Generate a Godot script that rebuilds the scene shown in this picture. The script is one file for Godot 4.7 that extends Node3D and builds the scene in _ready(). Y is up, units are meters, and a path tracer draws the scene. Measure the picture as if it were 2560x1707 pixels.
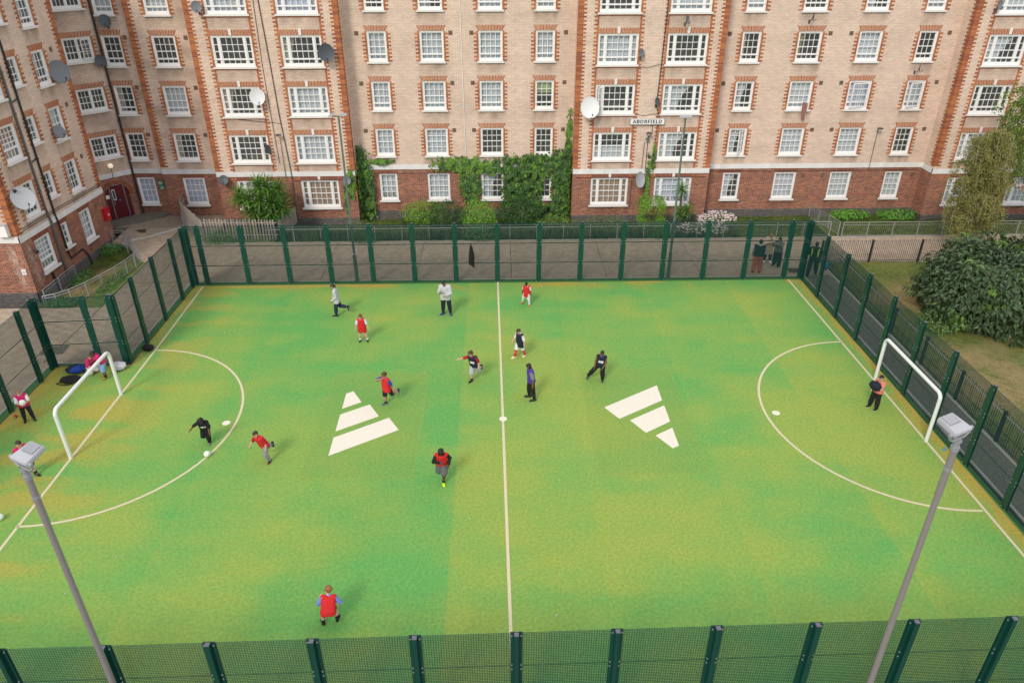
extends Node3D
# A caged five-a-side pitch in front of a brick apartment block, overcast day.

class MB:
	# collects triangles of one mesh
	var v := PackedVector3Array()
	var n := PackedVector3Array()
	var t := PackedVector2Array()
	var c := PackedColorArray()
	var ix := PackedInt32Array()
	func add(p: Vector3, nn: Vector3, uv: Vector2, col: Color) -> void:
		v.append(p)
		n.append(nn)
		t.append(uv)
		c.append(col)
	func tri(a: int, b: int, d: int) -> void:
		ix.append(a)
		ix.append(d)
		ix.append(b)
	func quad(a: Vector3, b: Vector3, d: Vector3, e: Vector3, col := Color.WHITE, w := 1.0, h := 1.0) -> void:
		var nn := (b - a).cross(e - a).normalized()
		var k := v.size()
		add(a, nn, Vector2(0, h), col)
		add(b, nn, Vector2(w, h), col)
		add(d, nn, Vector2(w, 0), col)
		add(e, nn, Vector2(0, 0), col)
		tri(k, k + 1, k + 2)
		tri(k, k + 2, k + 3)
	func box(o: Vector3, s: Vector3, b := Basis(), col := Color.WHITE) -> void:
		var x := b.x * s.x * 0.5
		var y := b.y * s.y * 0.5
		var z := b.z * s.z * 0.5
		quad(o - x - y + z, o + x - y + z, o + x + y + z, o - x + y + z, col, s.x, s.y)
		quad(o + x - y - z, o - x - y - z, o - x + y - z, o + x + y - z, col, s.x, s.y)
		quad(o + x - y + z, o + x - y - z, o + x + y - z, o + x + y + z, col, s.z, s.y)
		quad(o - x - y - z, o - x - y + z, o - x + y + z, o - x + y - z, col, s.z, s.y)
		quad(o - x + y + z, o + x + y + z, o + x + y - z, o - x + y - z, col, s.x, s.z)
		quad(o - x - y - z, o + x - y - z, o + x - y + z, o - x - y + z, col, s.x, s.z)
	func tube(path: PackedVector3Array, r, sides := 8, col := Color.WHITE, caps := true) -> void:
		# r: one radius or an Array of radii
		var m := path.size()
		var up := Vector3.UP
		var k0 := v.size()
		var side := Vector3.ZERO
		for i in m:
			var d: Vector3 = (path[mini(i + 1, m - 1)] - path[maxi(i - 1, 0)])
			d = d.normalized() if d.length() > 1e-9 else up
			if i == 0:
				side = d.cross(Vector3(0, 0, 1) if absf(d.z) < 0.9 else Vector3(1, 0, 0)).normalized()
			else:
				side = (side - d * side.dot(d)).normalized()
			var bi := d.cross(side)
			var rr: float = r if not (r is Array) else r[i]
			for j in sides + 1:
				var a := TAU * j / sides
				var q := side * cos(a) + bi * sin(a)
				add(path[i] + q * rr, q, Vector2(float(j) / sides, i), col)
		for i in m - 1:
			for j in sides:
				var k := k0 + i * (sides + 1) + j
				tri(k, k + 1, k + sides + 2)
				tri(k, k + sides + 2, k + sides + 1)
		if caps:
			for e in [0, m - 1]:
				var d: Vector3 = (path[0] - path[1]).normalized() if e == 0 else (path[m - 1] - path[m - 2]).normalized()
				var k := v.size()
				add(path[e], d, Vector2.ZERO, col)
				for j in sides + 1:
					add(v[k0 + e * (sides + 1) + j], d, Vector2.ZERO, col)
				for j in sides:
					if e == 0:
						tri(k, k + 2 + j, k + 1 + j)
					else:
						tri(k, k + 1 + j, k + 2 + j)
	func ball(o: Vector3, r: Vector3, seg := 10, rings := 6, col := Color.WHITE) -> void:
		var k0 := v.size()
		for i in rings + 1:
			var th := PI * i / rings
			for j in seg + 1:
				var a := TAU * j / seg
				var q := Vector3(sin(th) * cos(a), cos(th), sin(th) * sin(a))
				add(o + q * r, (q / r).normalized(), Vector2(float(j) / seg, float(i) / rings), col)
		for i in rings:
			for j in seg:
				var k := k0 + i * (seg + 1) + j
				tri(k, k + 1, k + seg + 2)
				tri(k, k + seg + 2, k + seg + 1)
	func prism(poly: PackedVector2Array, o: Vector3, bx: Vector3, by: Vector3, bz: Vector3, depth: float, col := Color.WHITE) -> void:
		# polygon (counterclockwise in bx, by) extruded along bz
		var tr := Geometry2D.triangulate_polygon(poly)
		var k := v.size()
		for p in poly:
			add(o + bx * p.x + by * p.y + bz * depth, bz, p, col)
		for i in range(0, tr.size(), 3):
			tri(k + tr[i], k + tr[i + 1], k + tr[i + 2])
		for i in poly.size():
			var p := poly[i]
			var q := poly[(i + 1) % poly.size()]
			quad(o + bx * p.x + by * p.y, o + bx * q.x + by * q.y, o + bx * q.x + by * q.y + bz * depth, o + bx * p.x + by * p.y + bz * depth, col)
	func mesh() -> ArrayMesh:
		var arr := []
		arr.resize(Mesh.ARRAY_MAX)
		arr[Mesh.ARRAY_VERTEX] = v
		arr[Mesh.ARRAY_NORMAL] = n
		arr[Mesh.ARRAY_TEX_UV] = t
		arr[Mesh.ARRAY_COLOR] = c
		arr[Mesh.ARRAY_INDEX] = ix
		var m := ArrayMesh.new()
		m.add_surface_from_arrays(Mesh.PRIMITIVE_TRIANGLES, arr)
		return m

var names := {}
var M := {}
var rng := RandomNumberGenerator.new()

func numbered(called: String) -> String:
	var k: int = names.get(called, 0)
	names[called] = k + 1
	return called if k == 0 else "%s_%03d" % [called, k]

func tag(o: Node, label: String, category: String, group := "") -> void:
	o.set_meta("label", label)
	o.set_meta("category", category)
	if group:
		o.set_meta("group", group)

func thing(called: String, label: String, category: String, at := Vector3.ZERO, turn := 0.0, group := "") -> Node3D:
	var o := Node3D.new()
	o.name = numbered(called)
	add_child(o)
	o.position = at
	o.rotation.y = turn
	tag(o, label, category, group)
	return o

func part(p: Node, called: String, m, mat: Material, xf := Transform3D()) -> MeshInstance3D:
	var o := MeshInstance3D.new()
	o.name = called
	o.mesh = m.mesh() if m is MB else m
	o.material_override = mat
	o.transform = xf
	p.add_child(o, true)
	return o

func top(called: String, m, mat: Material, at := Vector3.ZERO, turn := 0.0) -> MeshInstance3D:
	var o := part(self, numbered(called), m, mat)
	o.position = at
	o.rotation.y = turn
	return o

func struct(called: String, m, mat: Material) -> MeshInstance3D:
	var o := top(called, m, mat)
	o.set_meta("kind", "structure")
	return o

func stuff(o: Node) -> Node:
	o.set_meta("kind", "stuff")
	return o

func scatter(p: Node, called: String, m: Mesh, mat: Material, xfs: Array, cols: Array) -> MultiMeshInstance3D:
	var mm := MultiMesh.new()
	mm.transform_format = MultiMesh.TRANSFORM_3D
	mm.use_colors = cols.size() > 0
	mm.mesh = m
	mm.instance_count = xfs.size()
	for i in xfs.size():
		mm.set_instance_transform(i, xfs[i])
		if cols.size():
			mm.set_instance_color(i, cols[i])
	var o := MultiMeshInstance3D.new()
	o.multimesh = mm
	o.material_override = mat
	o.name = called
	o.set_meta("kind", "stuff")
	p.add_child(o, true)
	return o

func lin(r: float, g: float, b: float) -> Color:
	# an albedo given as real-world linear values
	return Color(r, g, b).linear_to_srgb()

func mat(col: Color, rough := 0.8, metal := 0.0, vc := false) -> StandardMaterial3D:
	var m := StandardMaterial3D.new()
	m.albedo_color = col
	m.roughness = rough
	m.metallic = metal
	m.vertex_color_use_as_albedo = vc
	m.cull_mode = BaseMaterial3D.CULL_DISABLED
	return m

func noise(sd: int, freq: float, oct := 4) -> FastNoiseLite:
	var f := FastNoiseLite.new()
	f.seed = sd
	f.frequency = freq
	f.fractal_octaves = oct
	f.noise_type = FastNoiseLite.TYPE_SIMPLEX_SMOOTH
	return f

func grain_tex(sd: int, freq: float, lo: Color, hi: Color, size := 256) -> ImageTexture:
	# seamless mottled colour between two tones
	var im := noise(sd, freq, 5).get_seamless_image(size, size)
	im.convert(Image.FORMAT_RGB8)
	var d := im.get_data()
	for i in range(0, d.size(), 3):
		var k := d[i] / 255.0
		var q := lo.lerp(hi, k)
		d[i] = int(q.r * 255)
		d[i + 1] = int(q.g * 255)
		d[i + 2] = int(q.b * 255)
	return ImageTexture.create_from_image(Image.create_from_data(size, size, false, Image.FORMAT_RGB8, d))

func brick_tex(sd: int, tones: Array, mortar: Color, painted: float, vary := 0.13) -> Array:
	# 8 x 16 bricks of 0.225 x 0.075 m, 512 x 512 pixels: the tile covers 1.8 x 1.2 m; returns albedo and normal maps
	var r := RandomNumberGenerator.new()
	r.seed = sd
	var w := 512
	var im := Image.create(w, w, false, Image.FORMAT_RGB8)
	var hm := Image.create(w, w, false, Image.FORMAT_RGB8)
	im.fill(mortar)
	hm.fill(Color(0.2, 0.2, 0.2))
	for row in 16:
		var off := 32 if row % 2 else 0
		for k in 9:
			var tone: Color = tones[r.randi() % tones.size()]
			var f := r.randf_range(1.0 - vary, 1.0 + vary)
			tone = Color(tone.r * f, tone.g * f, tone.b * f).clamp()
			var lift := r.randf_range(0.75, 0.95)
			var x0 := k * 64 - off + 3
			var y0 := row * 32 + 3
			im.fill_rect(Rect2i(x0, y0, 59, 27), tone)
			hm.fill_rect(Rect2i(x0, y0, 59, 27), Color(lift, lift, lift))
			for q in 14:
				var g := r.randf_range(1.0 - vary, 1.0 + vary)
				im.fill_rect(Rect2i(x0 + r.randi() % 50, y0 + r.randi() % 22, 3 + r.randi() % 9, 2 + r.randi() % 5), Color(tone.r * g, tone.g * g, tone.b * g).clamp())
	hm.bump_map_to_normal_map(painted)
	return [ImageTexture.create_from_image(im), ImageTexture.create_from_image(hm)]

func wall_mat(tx: Array, rough := 0.85) -> StandardMaterial3D:
	var m := mat(Color.WHITE, rough, 0.0, true)
	m.albedo_texture = tx[0]
	m.normal_enabled = true
	m.normal_texture = tx[1]
	m.normal_scale = 0.8
	m.uv1_scale = Vector3(1 / 1.8, 1 / 1.2, 1)
	return m

func make_materials() -> void:
	M.cream = wall_mat(brick_tex(3, [lin(.77, .60, .485), lin(.75, .58, .465), lin(.785, .615, .50)], lin(.50, .37, .285), 2.0, 0.04))
	M.red = wall_mat(brick_tex(5, [lin(.30, .092, .048), lin(.36, .12, .06), lin(.25, .075, .043), lin(.32, .105, .06), lin(.18, .062, .045)], lin(.50, .37, .28), 3.0))
	M.dark_brick = wall_mat(brick_tex(9, [lin(.085, .08, .085), lin(.105, .10, .10), lin(.07, .066, .072)], lin(.22, .19, .165), 3.0))
	M.quoin = mat(Color.WHITE, 0.85, 0.0, true)
	M.white = mat(lin(.84, .84, .83), 0.45)
	M.white_stone = mat(Color.WHITE, 0.7, 0.0, true)
	M.glass = mat(Color(.9, .95, .95, .06), 0.03)
	M.glass.transparency = BaseMaterial3D.TRANSPARENCY_ALPHA
	M.room = mat(lin(.15, .13, .11), 0.9)
	M.net = mat(lin(.50, .55, .59), 0.9)
	M.net.backlight_enabled = true
	M.net.backlight = Color(.3, .3, .3)
	M.cloth_cream = mat(lin(.50, .44, .34), 0.9)
	M.cloth_green = mat(lin(.34, .45, .22), 0.9)
	M.cloth_brown = mat(lin(.34, .23, .15), 0.9)
	M.cloth_red = mat(lin(.22, .05, .06), 0.9)
	M.cloth_blue = mat(lin(.50, .54, .66), 0.9)
	M.cloth_olive = mat(lin(.25, .23, .09), 0.9)
	M.black_pipe = mat(lin(.022, .022, .025), 0.45)
	M.grey_pipe = mat(lin(.12, .11, .11), 0.5)
	M.vent = mat(lin(.17, .11, .075), 0.9)
	M.dish_grey = mat(lin(.17, .18, .20), 0.5)
	M.dish_dark = mat(lin(.065, .075, .09), 0.5)
	M.dish_pale = mat(lin(.42, .43, .45), 0.4)
	M.dish_white = mat(lin(.78, .78, .78), 0.4)
	M.fence_post = mat(lin(.002, .052, .036), 0.42)
	M.fence_wire = mat(lin(.006, .050, .042), 0.55)
	M.fence_wire.metallic_specular = 0.3
	M.fence_cap = mat(lin(.13, .12, .15), 0.6)
	M.bolt = mat(lin(.55, .58, .6), 0.35, 0.6)
	M.galv = mat(lin(.36, .37, .39), 0.42, 0.35)
	M.lamp_pole = mat(lin(.13, .19, .165), 0.45, 0.2)
	M.pole_grey = mat(lin(.30, .275, .265), 0.5, 0.3)
	M.lamp_body = mat(lin(.46, .46, .48), 0.45, 0.2)
	M.black_iron = mat(lin(.018, .018, .02), 0.5)
	M.goal = mat(lin(.76, .77, .76), 0.35)
	M.paint = mat(Color.WHITE, 0.85)
	M.paint.albedo_texture = grain_tex(61, 0.06, lin(.66, .60, .47), lin(.84, .79, .69), 256)
	M.paint_line = mat(Color.WHITE, 0.9)
	M.paint_line.albedo_texture = grain_tex(62, 0.09, lin(.50, .43, .24), lin(.78, .67, .50), 256)
	for e in [M.paint, M.paint_line]:
		e.uv1_triplanar = true
		e.uv1_world_triplanar = true
		e.uv1_scale = Vector3(.9, .9, .9)
	M.leaf = mat(lin(1.65, 1.6, 1.5), 0.5, 0.0, true)
	M.leaf.backlight_enabled = true
	M.leaf.backlight = Color(.45, .45, .45)
	M.bark = mat(lin(.10, .075, .05), 0.9)
	M.bark_pale = mat(lin(.40, .36, .30), 0.8)
	M.skin = mat(Color.WHITE, 0.55, 0.0, true)
	M.cloth = mat(Color.WHITE, 0.85, 0.0, true)
	M.hair = mat(Color.WHITE, 0.6, 0.0, true)
	M.door_red = mat(lin(.105, .006, .014), 0.35)
	M.steel = mat(lin(.26, .25, .24), 0.4, 0.5)
	M.box_red = mat(lin(.52, .012, .018), 0.35)
	M.text_black = mat(lin(.02, .02, .025), 0.6)
	M.sign_green = mat(lin(.005, .17, .08), 0.4)
	M.wood = mat(Color.WHITE, 0.85, 0.0, true)
	M.wood.albedo_texture = grain_tex(21, 0.02, lin(.27, .235, .20), lin(.44, .40, .355))
	M.soil = mat(lin(.09, .06, .04), 0.95)
	M.concrete = mat(Color.WHITE, 0.9, 0.0, true)
	M.concrete.albedo_texture = grain_tex(31, 0.012, lin(.31, .24, .175), lin(.45, .365, .275), 512)
	M.concrete.uv1_triplanar = true
	M.concrete.uv1_world_triplanar = true
	M.concrete.uv1_scale = Vector3(.31, .31, .31)
	M.tarmac = mat(Color.WHITE, 0.9, 0.0, true)
	M.tarmac.albedo_texture = grain_tex(33, 0.03, lin(.125, .118, .092), lin(.20, .188, .15), 512)
	M.tarmac.uv1_triplanar = true
	M.tarmac.uv1_world_triplanar = true
	M.tarmac.uv1_scale = Vector3(.35, .35, .35)
	M.kerb = mat(lin(.45, .43, .39), 0.9)

# ---------------------------------------------------------------- the apartment block
const BAND0 := 2.62
const BAND1 := 2.90
const PLINTH := 0.12
const TOP := 16.2
const ROOM := 1.5
var blk: Node3D
var blk_off := Vector3(0, 0, -10)
var pane_count := 0
var far_panes := MB.new()
var cache := {}
var grime_noise: FastNoiseLite
var mottle: FastNoiseLite

func section_xf(a: Vector2, b: Vector2) -> Transform3D:
	var u := (b - a).normalized()
	var x := Vector3(u.x, 0, u.y)
	return Transform3D(Basis(x, Vector3.UP, x.cross(Vector3.UP)), Vector3(a.x, 0, a.y) - blk_off)

func cuts(lo: float, hi: float, extra: Array, step: float) -> Array:
	var e := [lo, hi]
	for q in extra:
		if q > lo + 0.001 and q < hi - 0.001:
			e.append(q)
	e.sort()
	var o := []
	for i in e.size() - 1:
		var d: float = e[i + 1] - e[i]
		if d < 0.0005:
			continue
		var k := maxi(1, int(ceil(d / step)))
		for j in k:
			o.append(e[i] + d * j / k)
	o.append(hi)
	return o

func stain(s: float, y: float, holes: Array, sd: float, dirt: float, white: float) -> Color:
	# weathering of the painted brick: soot under the sills, run marks, mottling
	var k := 1.0 + 0.07 * mottle.get_noise_2d(s + sd, y)
	var g := 0.0
	for h: Rect2 in holes:
		var below: float = h.position.y - y
		if below > -0.02 and below < 0.95 and s > h.position.x - 0.14 and s < h.end.x + 0.14:
			var streak: float = 0.70 + 0.8 * grime_noise.get_noise_2d(s * 6.0 + sd, y * 1.2)
			g = maxf(g, streak * (1.0 - below / 0.95))
	var patch := grime_noise.get_noise_2d(s * 0.8 + sd, y * 1.6 + 40.0)
	g += dirt * maxf(0.0, patch + 0.25) + 0.22 * maxf(0.0, grime_noise.get_noise_2d(s * 0.5 + sd, y * 7.0 + 90.0))
	g = clampf(g, 0.0, 1.0)
	var c := Color(k, k, k).lerp(Color(0.47, 0.45, 0.44) * k, g * 0.9)
	return c

func wall_sheet(xf: Transform3D, x0: float, x1: float, y0: float, y1: float, holes: Array, material: Material, called: String, sd: float, dirt: float, lime := 0.0) -> void:
	var xs := []
	var ys := []
	for h: Rect2 in holes:
		xs += [h.position.x, h.end.x]
		ys += [h.position.y, h.end.y]
	var cx := cuts(x0, x1, xs, 0.24)
	var cy := cuts(y0, y1, ys, 0.24)
	var m := MB.new()
	for y: float in cy:
		for x: float in cx:
			var wl := 0.0
			if lime > 0.0:
				wl = clampf(1.0 - absf(x - lime - 0.25 * grime_noise.get_noise_2d(y * 2.0, 3.0)) / 0.55, 0.0, 1.0) * (0.30 + 0.5 * grime_noise.get_noise_2d(x * 4.0, y * 2.0)) * clampf((4.6 - y) / 2.0, 0.0, 1.0)
			m.add(Vector3(x, y, 0), Vector3(0, 0, 1), Vector2(x, -y), stain(x, y, holes, sd, dirt, clampf(wl, 0, 0.45)))
	var w := cx.size()
	for j in cy.size() - 1:
		for i in w - 1:
			var mid := Vector2((cx[i] + cx[i + 1]) * 0.5, (cy[j] + cy[j + 1]) * 0.5)
			var open := false
			for h: Rect2 in holes:
				if h.has_point(mid):
					open = true
					break
			if not open:
				var k: int = j * w + i
				m.tri(k, k + 1, k + w + 1)
				m.tri(k, k + w + 1, k + w)
	# reveals
	for h: Rect2 in holes:
		if h.position.y < y0 - 0.01 or h.position.y >= y1:
			continue
		var c := Color(0.9, 0.9, 0.9)
		var d := Vector3(0, 0, -0.12)
		var p := [Vector3(h.position.x, h.position.y, 0), Vector3(h.end.x, h.position.y, 0), Vector3(h.end.x, h.end.y, 0), Vector3(h.position.x, h.end.y, 0)]
		for q in 4:
			var e: Vector3 = p[q]
			var f: Vector3 = p[(q + 1) % 4]
			m.quad(e, f, f + d, e + d, c)
	part(blk, called, m, material, xf)

func window_kit(kind: String, w: float, h: float, guard: bool) -> Dictionary:
	# frame mesh, panes (Rect2 list, centred in x, sill at y = 0)
	var key := "%s %.2f %.2f %s" % [kind, w, h, guard]
	if cache.has(key):
		return cache[key]
	var f := MB.new()
	var panes := []
	var zo := -0.085
	var o := 0.075
	var lo := 0.12
	f.box(Vector3(-w / 2 + o / 2, h / 2, zo), Vector3(o, h, 0.10))
	f.box(Vector3(w / 2 - o / 2, h / 2, zo), Vector3(o, h, 0.10))
	f.box(Vector3(0, h - o / 2, zo), Vector3(w - 2 * o, o, 0.10))
	f.box(Vector3(0, lo / 2, zo), Vector3(w - 2 * o, lo, 0.10))
	var lights := []
	if kind == "triple":
		var side := 0.36
		var mu := 0.085
		lights = [[-w / 2 + o, side - o, 1, 4], [-w / 2 + side + mu, w - 2 * side - 2 * mu, 4, 4], [w / 2 - side, side - o, 1, 4]]
		for q in [-1, 1]:
			f.box(Vector3(q * (w / 2 - side - mu / 2), (h + lo - o) / 2, zo - 0.003), Vector3(mu, h - o - lo, 0.10))
	elif kind == "double":
		var mu := 0.06
		var l := (w - 2 * o - mu) / 2
		lights = [[-w / 2 + o, l, 3, 3], [mu / 2, l, 3, 3]]
		f.box(Vector3(0, (h + lo - o) / 2, zo - 0.003), Vector3(mu, h - o - lo, 0.10))
	else:
		var nc := 3 if w < 1.12 else 4
		if w < 0.8:
			nc = 2
		lights = [[-w / 2 + o, w - 2 * o, nc, 3 if h < 1.4 else 4]]
	for l in lights:
		var x0: float = l[0]
		var lw: float = l[1]
		var y0 := lo
		var lh := h - o - lo
		var s := 0.045
		var z := -0.098
		f.box(Vector3(x0 + s / 2, y0 + lh / 2, z), Vector3(s, lh, 0.07))
		f.box(Vector3(x0 + lw - s / 2, y0 + lh / 2, z), Vector3(s, lh, 0.07))
		f.box(Vector3(x0 + lw / 2, y0 + s / 2, z - 0.002), Vector3(lw - 2 * s, s, 0.07))
		f.box(Vector3(x0 + lw / 2, y0 + lh - s / 2, z - 0.002), Vector3(lw - 2 * s, s, 0.07))
		var gx := x0 + s
		var gw := lw - 2 * s
		var gy := y0 + s
		var gh := lh - 2 * s
		var nc: int = l[2]
		var nr: int = l[3]
		var rows := []
		if guard and nr == 4:
			var b := gh * 0.15
			rows = [gy, gy + b + 0.06]
			for q in 3:
				rows.append(gy + b + 0.06 + (gh - b - 0.06) * (q + 1) / 3.0)
			f.box(Vector3(gx + gw / 2, gy + b + 0.03, z), Vector3(gw, 0.055, 0.06))
		elif kind == "lower":
			var b := gh * 0.27
			rows = [gy, gy + b + 0.06]
			for q in 4:
				rows.append(gy + b + 0.06 + (gh - b - 0.06) * (q + 1) / 4.0)
			f.box(Vector3(gx + gw / 2, gy + b + 0.03, z), Vector3(gw, 0.09, 0.07))
			nr = 5
		else:
			for q in nr + 1:
				rows.append(gy + gh * q / nr)
		var bar := 0.027
		for q in range(1, nc):
			f.box(Vector3(gx + gw * q / nc, gy + gh / 2, -0.108), Vector3(bar, gh, 0.03))
		for q in range(1, nr):
			if q == 1 and (guard or kind == "lower") and rows.size() > 2 and absf(rows[1] - gy) < gh * 0.4 and nr != 3:
				continue
			f.box(Vector3(gx + gw / 2, rows[q], -0.110), Vector3(gw, bar * (1.7 if q == nr / 2 else 1.0), 0.03))
		for i in nc:
			for j in nr:
				panes.append(Rect2(gx + gw * i / nc, rows[j], gw / nc, rows[j + 1] - rows[j]))
	if guard:
		f.box(Vector3(0, lo + (h - lo) * 0.16, -0.018), Vector3(w - 0.02, 0.018, 0.018))
	var d := {"frame": f.mesh(), "panes": panes}
	cache[key] = d
	return d

func pane_mesh(w: float, h: float) -> Mesh:
	var key := "pane %.3f %.3f" % [w, h]
	if not cache.has(key):
		var m := MB.new()
		m.quad(Vector3(-w / 2, -h / 2, 0), Vector3(w / 2, -h / 2, 0), Vector3(w / 2, h / 2, 0), Vector3(-w / 2, h / 2, 0))
		cache[key] = m.mesh()
	return cache[key]

func fold_sheet(x0: float, x1: float, y0: float, y1: float, amp: float, pitch: float, pull := 0.0) -> MB:
	# a hanging curtain with folds; pull gathers its lower part towards x0
	var m := MB.new()
	var nx := maxi(4, int((x1 - x0) / 0.035))
	var ny := 5
	for j in ny + 1:
		var fy := float(j) / ny
		var y := lerpf(y0, y1, fy)
		var shrink := 1.0 - pull * sin((1.0 - fy) * PI * 0.62)
		for i in nx + 1:
			var f := float(i) / nx
			var x := x0 + (x1 - x0) * f * shrink
			var ph := f * (absf(x1 - x0) / pitch) * TAU
			var z := amp * sin(ph + 0.6 * sin(f * 9.0))
			m.add(Vector3(x, y, z), Vector3(-cos(ph) * 0.6, 0, 1).normalized(), Vector2(f, fy), Color.WHITE)
	for j in ny:
		for i in nx:
			var k := j * (nx + 1) + i
			m.tri(k, k + 1, k + nx + 2)
			m.tri(k, k + nx + 2, k + nx + 1)
	return m

func curtains(win: Node3D, style: String, w: float, h: float) -> void:
	# style letters: n net, l loose net with a gap, o dark room, c cream drawn back, b brown, g green blind, r red, u blue net, w white blind, p plants on the sill, h half blind, y olive
	var key := "cur %s %.2f %.2f" % [style, w, h]
	var z := Transform3D(Basis(), Vector3(0, 0, -0.24))
	var mats := {"n": M.net, "l": M.net, "c": M.cloth_cream, "b": M.cloth_brown, "g": M.cloth_green, "r": M.cloth_red, "u": M.cloth_blue, "w": M.net, "h": M.net, "y": M.cloth_olive}
	for q in style.length():
		var ch := style[q]
		if ch == "o":
			continue
		var k2 := key + ch
		if ch == "p":
			var leafs := MB.new()
			rng.seed = int(w * 1000) + style.length()
			for i in 26:
				var o := Vector3(rng.randf_range(-w * 0.4, w * 0.4), 0.13 + rng.randf_range(0, 0.26), rng.randf_range(-0.19, -0.15))
				var g := rng.randf_range(0.5, 1.2)
				var col := Color(.05 * g, .13 * g, .02 * g)
				if rng.randf() < 0.22:
					col = [Color(.5, .04, .12), Color(.6, .4, .03), Color(.45, .12, .3)][rng.randi() % 3]
				leafs.ball(o, Vector3(0.045, 0.03, 0.02) * rng.randf_range(0.7, 1.3), 6, 4, col)
			stuff(part(win, "window_plant", leafs, M.leaf))
			continue
		if not cache.has(k2):
			var s: MB
			match ch:
				"n", "u":
					s = fold_sheet(-w / 2 + 0.02, w / 2 - 0.02, 0.02, h, 0.022, 0.13)
				"g":
					s = fold_sheet(-w / 2 + 0.02, w / 2 - 0.02, h * 0.55, h, 0.003, 0.6)
				"h":
					s = fold_sheet(-w / 2 + 0.02, w / 2 - 0.02, 0.02, h * 0.52, 0.012, 0.12)
				"w":
					s = fold_sheet(-w / 2 + 0.02, w / 2 - 0.02, 0.02, h, 0.003, 0.8)
				"b":
					s = fold_sheet(-w / 2 + 0.02, w / 2 - 0.02, 0.02, h, 0.035, 0.17)
				"l":
					s = fold_sheet(-w / 2 + 0.02, w * 0.28, 0.02, h, 0.024, 0.12, 0.45)
				_:
					s = fold_sheet(-w / 2 + 0.02, -w * 0.18, 0.02, h, 0.03, 0.11, 0.25)
					var t := fold_sheet(w / 2 - 0.02, w * 0.18, 0.02, h, 0.03, 0.11, 0.25)
					var k0 := s.v.size()
					s.v.append_array(t.v)
					s.n.append_array(t.n)
					s.t.append_array(t.t)
					s.c.append_array(t.c)
					for e in t.ix:
						s.ix.append(e + k0)
			cache[k2] = s.mesh()
		part(win, "blind" if ch in "ghw" else "curtain", cache[k2], mats[ch], z)

func surround(win: Node3D, w: float, h: float, key_stone: bool, apron: float, ground: bool) -> void:
	# toothed orange brick jambs and a splayed flat arch of soldier bricks
	var key := "sur %.2f %.2f %s %.2f %s" % [w, h, key_stone, apron, ground]
	if not cache.has(key):
		var m := MB.new()
		rng.seed = 77
		var tones := [Color(.34, .105, .042), Color(.52, .20, .085), Color(.40, .13, .05), Color(.46, .165, .065)]
		if ground:
			tones = [Color(.25, .085, .05), Color(.28, .095, .055), Color(.23, .075, .045)]
		var ah := 0.275
		if not ground:
			var y := -apron
			var q := 0
			while y < h - 0.02:
				var e := 0.25 if q % 2 == 0 else 0.10
				var hh := minf(0.098, h - y)
				for s in [-1, 1]:
					m.box(Vector3(s * (w / 2 + e / 2), y + hh / 2, 0.006), Vector3(e, hh - 0.012, 0.013), Basis(), tones[rng.randi() % 4])
				y += 0.0975
				q += 1
		var nb := int(round((w + 0.12) / 0.075))
		for i in nb:
			var f0 := (float(i) / nb - 0.5)
			var f1 := (float(i + 1) / nb - 0.5)
			if key_stone and absf((f0 + f1) * 0.5 * w) < 0.09:
				continue
			var g := 0.013 / w
			var b0 := (f0 + g) * (w + 0.02)
			var b1 := (f1 - g) * (w + 0.02)
			var t0 := (f0 + g) * (w + 0.30)
			var t1 := (f1 - g) * (w + 0.30)
			var c: Color = tones[i % 2] if rng.randf() < 0.7 else tones[rng.randi() % tones.size()]
			m.prism(PackedVector2Array([Vector2(b0, h + 0.004), Vector2(b1, h + 0.004), Vector2(t1, h + ah), Vector2(t0, h + ah)]), Vector3.ZERO, Vector3.RIGHT, Vector3.UP, Vector3(0, 0, 1), 0.012, c)
		if apron > 0.0:
			m.box(Vector3(0, -0.13, 0.012), Vector3(w - 0.01, 0.055, 0.024), Basis(), tones[2])
		cache[key] = m.mesh()
	stuff(part(win, "brick_surround", cache[key], M.quoin))
	if key_stone:
		if not cache.has("keystone"):
			var m := MB.new()
			m.prism(PackedVector2Array([Vector2(-.062, 0), Vector2(.062, 0), Vector2(.078, .30), Vector2(-.078, .30)]), Vector3.ZERO, Vector3.RIGHT, Vector3.UP, Vector3(0, 0, 1), 0.03, Color(.78, .77, .75))
			cache["keystone"] = m.mesh()
		part(win, "keystone", cache["keystone"], M.white_stone, Transform3D(Basis(), Vector3(0, h + 0.004, 0)))

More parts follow.
